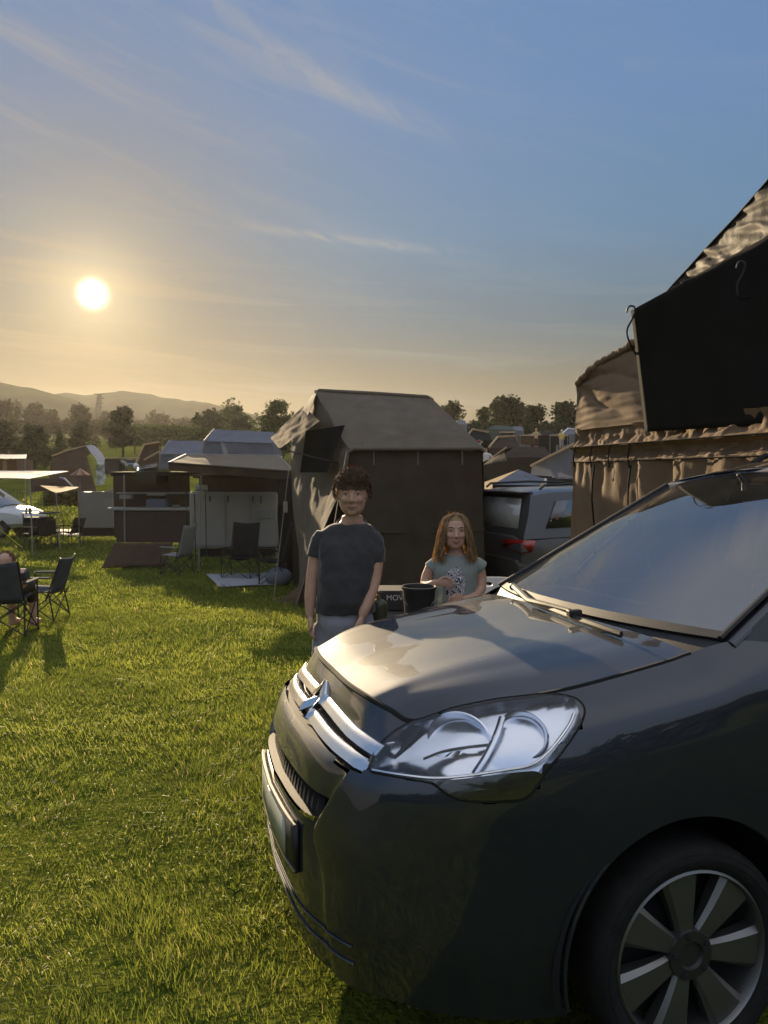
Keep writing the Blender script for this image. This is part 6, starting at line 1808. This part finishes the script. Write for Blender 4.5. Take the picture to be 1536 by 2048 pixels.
ridge_tent('dark tent in front of the row of white vehicles', 1062, 1112, 862, 860, 886, 48, 3, M_canvas_dk, None)
pl_ = T('leaning_pole', 'thin pale pole leaning up from the low olive tent', 'pole', g_at(975, 24.5))
pipe('pole', [at(976, 921, 24.5), at(1013, 894, 24.8)], .025, M_canvas_be, pl_)
fs = T('sail', 'flat white sail stretched above the wide dark brown tent', 'sail', g_at(1048, 33))
sheet('sail_sheet', at(1024, 897, 33), at(1060, 897, 33), at(1073, 904, 32), at(1036, 904, 32), M_canvas_wh, fs, wr=.03)
for px in (1026, 1070): pipe('pole', [at(px, 899, 32.6), g_at(px, 32.6)], .03, M_pole, fs)
def small_car(label, px, Y, rz, paint, van=False, nm='car', grp=None):
    if van:
        return vehicle('van', label, 'van', g_at(px, Y), rz, paint, [(-2.4, .4, 1.1, .85), (-2.3, .35, 1.2, .95), (1.8, .35, 1.2, .95), (2.4, .45, .95, .85)], [(-2.38, 1.1, 2.2, .93, .86), (-2.2, 1.1, 2.35, .93, .84), (1.0, 1.1, 2.35, .93, .84), (2.2, 1.1, 1.2, .88, .82)], W=1.86, wheels=(-1.5, 1.5), wr=.33, roofm=paint, group=grp)
    return vehicle(nm, label, 'car', g_at(px, Y), rz, paint, [(-2.0, .4, .95, .8), (-1.9, .35, 1.0, .86), (1.4, .35, 1.0, .86), (2.1, .45, .8, .76)], [(-1.9, .95, 1.05, .82, .76), (-1.5, .95, 1.42, .82, .66), (.2, .95, 1.45, .82, .66), (1.2, .95, 1.02, .8, .74)], W=1.7, wheels=(-1.25, 1.35), wr=.3, roofm=paint, group=grp)
gr_ = 'vehicles parked up the slope on the right'
small_car('white car parked left in the row above the flat white sail', 1040, 41, .1, M_vanpaint, grp=gr_)
small_car('long white van in the row behind the wide dark brown tent', 1085, 40, .05, M_vanpaint, grp=gr_)
small_car('white van beneath the person in the yellow vest', 1135, 40.5, .1, M_vanpaint, grp=gr_)
small_car('dark van with roof box below the right hand trees', 1086, 62, 0, M_blackpaint, True, grp=gr_)
small_car('pale van between the olive tent slope and the lit tent edges', 938, 63, .2, M_vanpaint, False, grp=gr_)
small_car('green grey van standing under the tall tree', 1000, 66, .1, M_bluepaint, True, grp=gr_)
small_car('dark car at the far right end under the trees', 1128, 64, .2, M_blackpaint, grp=gr_)
# more dark awnings filling the rows
for i, (px0, px1, yt, yb_, Y, m, lb) in enumerate(((1040, 1075, 868, 890, 44, M_canvas_br, 'brown awning beside the person in the brown hat'), (1100, 1135, 868, 890, 45, M_canvas_dk, 'black awning between the brown hat and the yellow vest'), (1000, 1028, 862, 880, 50, M_canvas_dk, 'black awning under the grey green tent'))):
    awning('awning', lb, 'awning', (at(px0, yt, Y + 2), at(px1, yt, Y + 2), at(px1 + 3, yt + 4, Y), at(px0 - 3, yt + 4, Y)), [(at(px0, yt + 4, Y), g_at(px0, Y)), (at(px1, yt + 4, Y), g_at(px1, Y))], m, sag=.03, wr=.03, valance=.5, seed=i)

def walker(label, px, ytop, ybot, Y, shirt, legs, hat=None, hatm=None, lean=0.0, arm=0.0):
    top, bot = at(px, ytop, Y), at(px, ybot, Y)
    H = (top - bot).length
    o = T('person', label, 'person', bot)
    P = lambda x, z, y=0: bot + Vector((x*H, y*H, z*H))
    m = MB()
    m.loft([ering(P(0, .93 + q*.06), rx*H, ry*H, 14) for q, rx, ry in ((-1, .028, .03), (-.5, .042, .05), (0, .046, .056), (.5, .042, .05), (1, .02, .02))])
    m.loft([ering(P(0, z), rx*H, ry*H, 14) for z, rx, ry in ((.48, .085, .06), (.60, .08, .058), (.74, .105, .06), (.81, .10, .05), (.835, .04, .035), (.88, .033, .033))])
    for s in (-1, 1):
        m.tube([P(.115*s, .80), P((.15 + arm*.3)*s, .64), P((.12 + arm*.1)*s, .52 + arm*.5, -.05)], [.032*H, .026*H, .02*H], 8)
        m.ball(P((.12 + arm*.08)*s, .49 + arm*.5, -.06), .024*H, 8, 6)
        m.tube([P(.045*s, .50), P(.055*s, .27), P(.06*s, .03)], [.052*H, .04*H, .026*H], 8)
        m.tube([P(.06*s, .02, .02), P(.065*s, .02, -.07)], [.025*H, .022*H], 8)
    remesh(m.build('body', M_skin, o), .012*H, 2)
    m = MB(); m.loft([ering(P(0, z), rx*H, ry*H, 14) for z, rx, ry in ((.47, .10, .075), (.60, .095, .07), (.74, .118, .072), (.81, .112, .06), (.84, .05, .045))])
    for s in (-1, 1): m.tube([P(.10*s, .80), P((.14 + arm*.22)*s, .68)], [.042*H, .036*H], 8)
    remesh(m.build('shirt', shirt, o), .014*H, 2)
    m = MB()
    for s in (-1, 1): m.tube([P(.045*s, .52), P(.055*s, .27), P(.06*s, .08)], [.062*H, .052*H, .04*H], 8)
    remesh(m.build('trousers', legs, o), .014*H, 2)
    if hat: MB().lathe([(.085*H if hat == 'brim' else .052*H, 0), (.055*H, .012*H), (.045*H, .05*H), (.001, .06*H)], P(0, .965), 16).build('hat', hatm, o)
    else: MB().ball(P(0, .965, .008), (.05*H, .058*H, .045*H), 12, 8).build('hair', M_hair_b, o)
M_blackcloth = M_chairblk
walker('person in a white shirt and dark trousers standing close beside the olive tent edge', 972, 896, 955, 27, mat('white_shirt', (.62, .60, .56), .85, var=.05), M_blackcloth, arm=.35)
walker('person in a tan shirt and pale hat standing among the tents up the slope', 1072, 857, 895, 42, mat('tan_shirt', (.42, .32, .20), .85, var=.08), M_canvas_br, 'brim', M_canvas_be, arm=.3)
walker('person in a bright yellow vest and white hat, rightmost up the slope', 1123, 860, 896, 41, mat('yellow_vest', (.62, .47, .10), .8, var=.08), M_offwhite, 'cap', M_white)
fl_ = T('lantern_string', 'small cluster of red and white lamps at the corner of the olive tent', 'lamps', at(958, 888, 24))
for i, (px, py, m_) in enumerate(((955, 886, M_redlens), (959, 889, M_white), (963, 884, M_canvas_be), (957, 882, M_redlens))):
    MB().ball(at(px, py, 24), .045, 10, 7).build('lamp', m_, fl_)
pipe('cord', [at(950, 878, 24), at(957, 884, 24), at(966, 886, 24)], .01, M_blackmetal, fl_, 5)
pipe('post', [at(961, 890, 24), g_at(961, 24)], .02, M_blackmetal, fl_, 5)

# ------------------------------------------------------------------ trees, hedges, pylon
def leafmat(n, c, tr_=.35): return mat(n, c, .75, var=.45, scale=1.2, transl=tr_, spec=.15)
M_bark = mat('bark', (.05, .037, .026), .95, var=.3, scale=3)
M_leafA = leafmat('leaf_dark', (.030, .042, .014)); M_leafB = leafmat('leaf_green', (.055, .075, .022)); M_leafC = leafmat('leaf_brown_green', (.045, .045, .02))
def tree(label, px0, px1, ytop, Y, m, seed, ybase=None, n=2600, group=None, name='tree', lumps=16, cone=0.0, leaf=1.0, trunk=.28):
    rnd = random.Random(seed)
    cx_ = (px0 + px1)/2
    b = g_at(cx_, Y)
    if ybase is not None:
        q = at(cx_, ybase, Y); b.z = min(b.z, q.z)
    top = at(cx_, ytop, Y).z; Wd = (px1 - px0)/F*Y; Hh = top - b.z
    o = T(name, label, name.replace('_', ' '), b, group)
    z0 = b.z + Hh*trunk
    cen = []
    for i in range(lumps):
        u = rnd.uniform(0, 1); a = rnd.uniform(0, 2*PI)
        prof = math.sin(PI*min(1, (.22 + .74*u)))**.6 * (1 - cone*u)
        r = rnd.uniform(.2, 1.0)*prof*Wd*.44
        cen.append((Vector((b.x + r*math.cos(a), b.y + r*math.sin(a), z0 + (top - z0)*(.10 + .80*u))), Wd*rnd.uniform(.12, .26)*(1 - .4*u*cone)))
    cen.append((Vector((b.x + rnd.uniform(-.1, .1)*Wd, b.y, top - Wd*.13)), Wd*.13))
    mb = MB(); V = []; Fc = []
    ls = max(.05, Y/F*3.2)*leaf
    for i in range(n):
        c, r = cen[rnd.randrange(len(cen))]
        d = Vector((rnd.gauss(0, 1), rnd.gauss(0, 1), rnd.gauss(0, 1))).normalized()
        p = c + d*r*(rnd.uniform(.55, 1.12) if rnd.random() < .85 else rnd.uniform(1.0, 1.4))
        a = Vector((rnd.uniform(-1, 1), rnd.uniform(-1, 1), rnd.uniform(-.7, .7))).normalized()
        e = a.cross(Vector((rnd.uniform(-1, 1), rnd.uniform(-1, 1), rnd.uniform(-1, 1))) + d).normalized()
        l = ls*rnd.uniform(.6, 1.6); w_ = l*rnd.uniform(.35, .7)
        k = len(V); V += [p - a*l, p + e*w_, p + a*l, p - e*w_]; Fc.append((k, k+1, k+2, k+3))
    mb.v = V; mb.f = Fc
    mb.build('crown', m, o, smooth=False)
    t = MB(); tw = max(.08, Wd*.035)
    t.tube([b + Vector((0, 0, -.2)), b + Vector((.02*Wd, 0, Hh*.25)), b + Vector((-.02*Wd, 0, Hh*.55)), b + Vector((0, 0, Hh*.85))], [tw*1.3, tw, tw*.65, tw*.2], 8)
    for i in range(6):
        c, r = cen[rnd.randrange(len(cen))]; s0 = b + Vector((0, 0, Hh*rnd.uniform(.25, .55)))
        t.tube([s0, s0.lerp(c, .5) + Vector((0, 0, .05*Hh)), c], [tw*.5, tw*.35, tw*.12], 6)
    t.build('trunk', M_bark, o)
    return o
gR = 'trees behind the camp on the right'
tree('tree with upright shoots directly right of the olive tent roof', 866, 936, 806, 84, M_leafA, 1, n=3600, group=gR, lumps=20)
tree('narrow tree left of the tallest crown on the right', 948, 984, 814, 86, M_leafB, 2, n=2000, group=gR)
tree('tallest broad round tree in the right hand group', 966, 1050, 794, 82, M_leafA, 3, n=5600, group=gR, lumps=26)
tree('medium tree between the tallest crown and the rightmost one', 1036, 1096, 812, 84, M_leafA, 4, n=3400, group=gR, lumps=20)
tree('rightmost tree partly behind the brown canvas tent', 1086, 1166, 804, 82, M_leafA, 5, n=4600, group=gR, lumps=24)
tree('low bush beneath the gap in the right hand trees', 926, 972, 842, 80, M_leafB, 6, n=1800, group=gR, trunk=.1)
tree('low bush at the far right below the rightmost tree', 1140, 1200, 836, 80, M_leafA, 26, n=1800, group=gR, trunk=.1)
tree('low bush between the medium and tallest trees', 1020, 1070, 840, 79, M_leafA, 27, n=1800, group=gR, trunk=.1)
gL = 'trees across the valley on the left'
tree('leafy tall green tree just left of the olive tent', 506, 596, 800, 62, M_leafB, 7, n=5200, group=gL, lumps=26, trunk=.15)
tree('broad tree behind the squared blue grey roof tent', 430, 512, 811, 110, M_leafB, 8, n=3600, group=gL, lumps=20)
tree('dark spreading tree above the beige awning', 378, 456, 820, 95, M_leafA, 9, n=3600, group=gL, lumps=20)
tree('dark bushy tree between the spreading tree and the leafy tall tree', 440, 520, 836, 80, M_leafA, 10, n=3000, group=gL, trunk=.1)
tree('round dark tree standing alone right of the pylon', 216, 279, 819, 75, M_leafC, 11, ybase=888, n=4600, group=gL, lumps=24, trunk=.2)
tree('dark round bushy tree behind the tunnel tent', 142, 196, 846, 72, M_leafC, 12, ybase=890, n=2600, group=gL, trunk=.12)
tree('hazy tree left of the pylon above the bushy tree', 134, 196, 817, 150, M_leafC, 13, n=2600, group=gL)
tree('dark broad bush in the middle of the left edge trees', 34, 112, 852, 60, M_leafA, 14, ybase=915, n=4600, group=gL, lumps=22, trunk=.06)
tree('dark bush at the left edge of the photo', -50, 46, 850, 62, M_leafC, 15, ybase=915, n=4000, group=gL, trunk=.06)
tree('tall hazy tree at the left edge', -30, 50, 800, 150, M_leafC, 16, n=3200, group=gL)
tree('hazy tree second from the left edge', 46, 100, 811, 165, M_leafC, 17, n=2600, group=gL)
tree('low hazy tree between the second one and the pylon', 84, 136, 821, 170, M_leafC, 18, n=2600, group=gL)
tree('sunlit shrub right of the broad bush', 104, 140, 862, 58, M_leafB, 19, ybase=905, n=1800, group=gL, trunk=.05)
tree('small far tree beneath the hill right of the lone tree', 292, 356, 830, 210, M_leafC, 20, n=2200, group=gL, trunk=.1)
tree('small far tree under the end of the hill', 350, 392, 838, 200, M_leafC, 21, n=1600, group=gL, trunk=.1)
tree('hazy far tree just right of the pylon', 196, 232, 824, 190, M_leafC, 28, n=1600, group=gL, trunk=.1)
def hedge(label, px0, px1, ytop, ybase, Y, m, seed, n=3000):
    rnd = random.Random(seed); mid = (px0+px1)/2
    o = T('hedge', label, 'hedge', g_at(mid, Y))
    V = []; Fc = []; ls = max(.06, Y/F*3.0)
    for i in range(n):
        px = rnd.uniform(px0, px1)
        yt = ytop + 6*noise.noise(Vector((px*.06, seed, 0))) + 4*noise.noise(Vector((px*.2, seed, 3)))
        q = at(px, rnd.uniform(yt, ybase), Y + rnd.uniform(-1.5, 1.5)*Y/60)
        a = Vector((rnd.uniform(-1, 1), rnd.uniform(-1, 1), rnd.uniform(-.7, .7))).normalized(); e = a.cross(Vector((rnd.uniform(-1, 1), rnd.uniform(-1, 1), rnd.uniform(-1, 1)))).normalized()
        l = ls*rnd.uniform(.6, 1.5); k = len(V); V += [q - a*l, q + e*l*.5, q + a*l, q - e*l*.5]; Fc.append((k, k+1, k+2, k+3))
    mb = MB(); mb.v = V; mb.f = Fc; mb.build('foliage', m, o, smooth=False)
    t = MB()
    for i in range(8): 
        g = g_at(px0 + (px1-px0)*(i+.5)/8, Y); t.tube([g, at(px0 + (px1-px0)*(i+.5)/8, (ytop+ybase)/2, Y)], .06*Y/60, 5)
    t.build('stems', M_bark, o)
hedge('green hedge between the lone round tree and the beige awning', 262, 400, 850, 892, 85, M_leafB, 31, 4200)
hedge('hazy hedge running below the far trees on the left', -40, 240, 842, 868, 120, M_leafC, 32, 4600)
hedge('far hedge line in the fields under the hill', 230, 480, 840, 850, 260, M_leafC, 33, 3000)
hedge('low hedge behind the tents on the right', 900, 1180, 846, 868, 78, M_leafA, 34, 4200)
wd = MB(); rnd = random.Random(77)
V = []; Fc = []
for i in range(9000):
    x = rnd.uniform(-34, 40); hgt = 5.5 + 2.5*noise.noise(Vector((x*.22, 3, 1))) + 1.5*noise.noise(Vector((x*.7, 8, 1)))
    q = Vector((x, -16 + rnd.uniform(-2.5, 2.5), rnd.uniform(0, hgt)))
    a = Vector((rnd.uniform(-1, 1), rnd.uniform(-1, 1), rnd.uniform(-.7, .7))).normalized(); e = a.cross(Vector((rnd.uniform(-1, 1), rnd.uniform(-1, 1), rnd.uniform(-1, 1)))).normalized()
    l = rnd.uniform(.3, .75); k = len(V); V += [q - a*l, q + e*l*.5, q + a*l, q - e*l*.5]; Fc.append((k, k+1, k+2, k+3))
wd.v = V; wd.f = Fc
tag(wd.build('woodland', M_leafA, None, smooth=False), 'dark belt of trees behind the viewer, mirrored in the car paint', 'woodland', kind='stuff')
hedge('dark hedge behind the blue grey roof tents', 380, 580, 858, 900, 70, M_leafA, 35, 4200)
# lattice pylon
Yp = 300.0
py_ = T('pylon', 'thin lattice pylon with crossarms standing in front of the hills', 'pylon', g_at(200, Yp))
t0 = at(200, 788, Yp); b0 = g_at(200, Yp)
m = MB(); HH = t0.z - b0.z
for sx in (-1, 1):
    for sy in (-1, 1): m.tube([b0 + Vector((sx*1.5, sy*1.5, 0)), b0 + Vector((sx*.8, sy*.8, HH*.6)), t0 + Vector((sx*.35, sy*.35, 0))], .16, 5)
NB = 12
for i in range(NB):
    z0, z1 = HH*i/NB, HH*(i+1)/NB
    w0, w1 = 1.5 - 1.15*i/NB, 1.5 - 1.15*(i+1)/NB
    for sx in (-1, 1):
        m.tube([b0 + Vector((sx*w0, -w0, z0)), b0 + Vector((-sx*w1, -w1, z1))], .09, 4)
m.build('mast', M_blackmetal, py_)
for zz, wd in ((0, 2.2), (-1.6, 1.6), (-3.6, 1.3), (-5, 1.2)):
    MB().tube([t0 + Vector((-wd, 0, zz)), t0 + Vector((wd, 0, zz))], .14, 5).build('crossarm', M_blackmetal, py_)
# white specks of far farm buildings
for i, (px, py, Y, lb) in enumerate(((132, 850, 230, 'tiny white farm roof glinting among the left trees, left one'), (144, 861, 215, 'tiny white farm roof glinting among the left trees, right one'))):
    p = at(px, py, Y); fb_ = T('farm_building', lb, 'building', Vector((p.x, p.y, p.z - 1.5)))
    MB().box((p.x, p.y, p.z - .5), (1.6, 2, 1.2)).build('wall', M_offwhite, fb_)
    MB().prism([p + Vector((-1, -1.2, .1)), p + Vector((1, -1.2, .1)), p + Vector((0, -1.2, .8))], (0, 2.4, 0)).build('roof', M_white, fb_, smooth=False)
# ------------------------------------------------------------------ grass
rng = np.random.default_rng(4)
def grass_band(y0, y1, dens, h0, h1, w_, seg):
    # area of the view wedge (a little wider than the frame)
    k = 1.0 if y0 < 4 else (.8 if y0 < 10 else .66)
    n = int(dens * (y1 - y0) * (k*2) * (y0 + y1) / 2)
    u = rng.random(n)
    y = np.sqrt(y0**2 + u*(y1**2 - y0**2))
    x = (rng.random(n)*2 - 1)*k*y
    keep = x < 0.55*y*0.62 + .4 if y0 > 7 else x < .9
    x, y = x[keep], y[keep]
    return x, y
def vnoise(x, y, s, o=0.0):
    # cheap smooth value noise
    X = x*s + o; Y = y*s + o*1.7
    xi = np.floor(X).astype(np.int64); yi = np.floor(Y).astype(np.int64)
    fx = X - xi; fy = Y - yi; fx = fx*fx*(3-2*fx); fy = fy*fy*(3-2*fy)
    def hsh(a, b):
        h = (a*374761393 + b*668265263) & 0x7fffffff
        h = ((h ^ (h >> 13))*1274126177) & 0x7fffffff
        return (h & 0xffff)/65535.0
    return (hsh(xi, yi)*(1-fx) + hsh(xi+1, yi)*fx)*(1-fy) + (hsh(xi, yi+1)*(1-fx) + hsh(xi+1, yi+1)*fx)*fy
allV, allF, allC = [], [], []
base_i = 0
terr_v = np.vectorize(terr)
for (y0, y1, dens, hh, ww) in ((1.55, 3.0, 11500, .038, .0026), (3.0, 4.6, 8000, .040, .0031), (4.6, 7.0, 4300, .044, .0042), (7.0, 11, 1700, .054, .0066), (11, 17, 700, .06, .010), (17, 27, 220, .075, .018), (27, 44, 45, .10, .04)):
    x, y = grass_band(y0, y1, dens, 0, 0, 0, 0)
    # keep tufted: thin out where the noise is low
    cl = .55*vnoise(x, y, 5.5, 3) + .45*vnoise(x, y, 14, 9)
    bare = vnoise(x, y, .55, 31)*.6 + vnoise(x, y, 1.7, 37)*.4
    keep = rng.random(len(x)) < (.12 + 1.25*cl)*np.clip(.35 + 1.5*bare, .3, 1.0)
    x, y, cl = x[keep], y[keep], cl[keep]
    big = vnoise(x, y, 1.3, 20)
    n = len(x)
    z = terr_v(x, y) - .004
    h = hh*(.35 + 1.0*rng.random(n)**1.5)*(.55 + .75*cl)*(.7 + .6*big)
    tall = rng.random(n) < .03; h[tall] *= 1.7
    a = rng.random(n)*2*np.pi
    lean = h*(.25 + .9*rng.random(n))
    la = 2*np.pi*vnoise(x, y, 2.2, 41) + rng.normal(0, .9, n)
    dx, dy = np.cos(la)*lean, np.sin(la)*lean
    wx, wy = np.cos(a)*ww*.5, np.sin(a)*ww*.5
    sw = .6 + .9*rng.random(n)
    wx *= sw; wy *= sw
    P = np.empty((n, 5, 3))
    P[:, 0] = np.stack([x - wx, y - wy, z], 1); P[:, 1] = np.stack([x + wx, y + wy, z], 1)
    P[:, 2] = np.stack([x - wx*.8 + dx*.38, y - wy*.8 + dy*.38, z + h*.62], 1); P[:, 3] = np.stack([x + wx*.8 + dx*.38, y + wy*.8 + dy*.38, z + h*.62], 1)
    P[:, 4] = np.stack([x + dx, y + dy, z + h*(1.0 - .25*(lean/h > .8))], 1)
    idx = base_i + np.arange(n)[:, None]*5
    allV.append(P.reshape(-1, 3))
    allF.append((idx, n))
    c = np.clip(.36*rng.random(n) + .50*vnoise(x, y, .8, 60) + .42*vnoise(x, y, 3.3, 70) - .17, 0, .94)
    dry = rng.random(n) < .03
    c[dry] = 1.0 + 0*c[dry]
    allC.append(np.repeat(c, 5))
    base_i += n*5
V = np.concatenate(allV); C = np.concatenate(allC)
nb = len(V)//5
i0 = np.arange(nb)*5
quads = np.stack([i0, i0+1, i0+3, i0+2], 1); tris = np.stack([i0+2, i0+3, i0+4], 1)
loops = np.concatenate([quads.ravel(), tris.ravel()]).astype(np.int32)
starts = np.concatenate([np.arange(nb)*4, nb*4 + np.arange(nb)*3]).astype(np.int32)
me = bpy.data.meshes.new('grass')
me.vertices.add(len(V)); me.vertices.foreach_set('co', V.ravel().astype(np.float32))
me.loops.add(len(loops)); me.loops.foreach_set('vertex_index', loops)
me.polygons.add(len(starts)); me.polygons.foreach_set('loop_start', starts)
me.update(calc_edges=True)
at_ = me.attributes.new('tint', 'FLOAT', 'POINT'); at_.data.foreach_set('value', C.astype(np.float32))
go = bpy.data.objects.new('grass', me); COL.objects.link(go)
tag(go, 'short sunlit meadow grass in the foreground', 'grass', kind='stuff')
gm = bpy.data.materials.new('grass_blades'); gm.use_nodes = True
t = gm.node_tree; b = t.nodes['Principled BSDF']; out = t.nodes['Material Output']
an = t.nodes.new('ShaderNodeAttribute'); an.attribute_name = 'tint'
r = t.nodes.new('ShaderNodeValToRGB'); e = r.color_ramp.elements
e[0].position = 0; e[0].color = (.060, .080, .013, 1); e[1].position = .95; e[1].color = (.25, .27, .045, 1)
q = e.new(.45); q.color = (.125, .15, .022, 1)
q = e.new(.97); q.color = (.34, .27, .12, 1)
t.links.new(an.outputs['Fac'], r.inputs['Fac']); t.links.new(r.outputs[0], b.inputs['Base Color'])
b.inputs['Roughness'].default_value = .5; b.inputs['Specular IOR Level'].default_value = .3
tl = t.nodes.new('ShaderNodeBsdfTranslucent')
hs_ = t.nodes.new('ShaderNodeHueSaturation'); hs_.inputs['Value'].default_value = 1.7; t.links.new(r.outputs[0], hs_.inputs['Color']); t.links.new(hs_.outputs[0], tl.inputs['Color'])
mx = t.nodes.new('ShaderNodeMixShader'); mx.inputs[0].default_value = .5
t.links.new(b.outputs[0], mx.inputs[1]); t.links.new(tl.outputs[0], mx.inputs[2]); t.links.new(mx.outputs[0], out.inputs['Surface'])
me.materials.append(gm)
# clover heads and dry leaf litter lying among the blades
fl = MB(); rnd = random.Random(21)
for i in range(420):
    y = 1.9 + 9*rnd.random()**1.6; x = rnd.uniform(-.55*y, min(.45, .1*y))
    if noise.noise(Vector((x*.6, y*.6, 4))) < -.05: continue
    p = on(x, y, rnd.uniform(.015, .04)); a = Vector((rnd.uniform(-1, 1), rnd.uniform(-1, 1), rnd.uniform(-.4, .4))).normalized()*rnd.uniform(.006, .016)
    e = a.cross(Vector((rnd.uniform(-.5, .5), rnd.uniform(-.5, .5), 1))).normalized()*rnd.uniform(.004, .009)
    fl.add([p - a, p + e + Vector((0, 0, .003)), p + a, p - e + Vector((0, 0, .003))], [(0, 1, 2, 3)])
tag(fl.build('leaf_litter', mat('dry_leaf', (.34, .27, .17), .8, var=.4, scale=3, transl=.2), None, smooth=False), 'small dry leaves and pale clover heads scattered in the grass', 'leaf litter', kind='stuff')
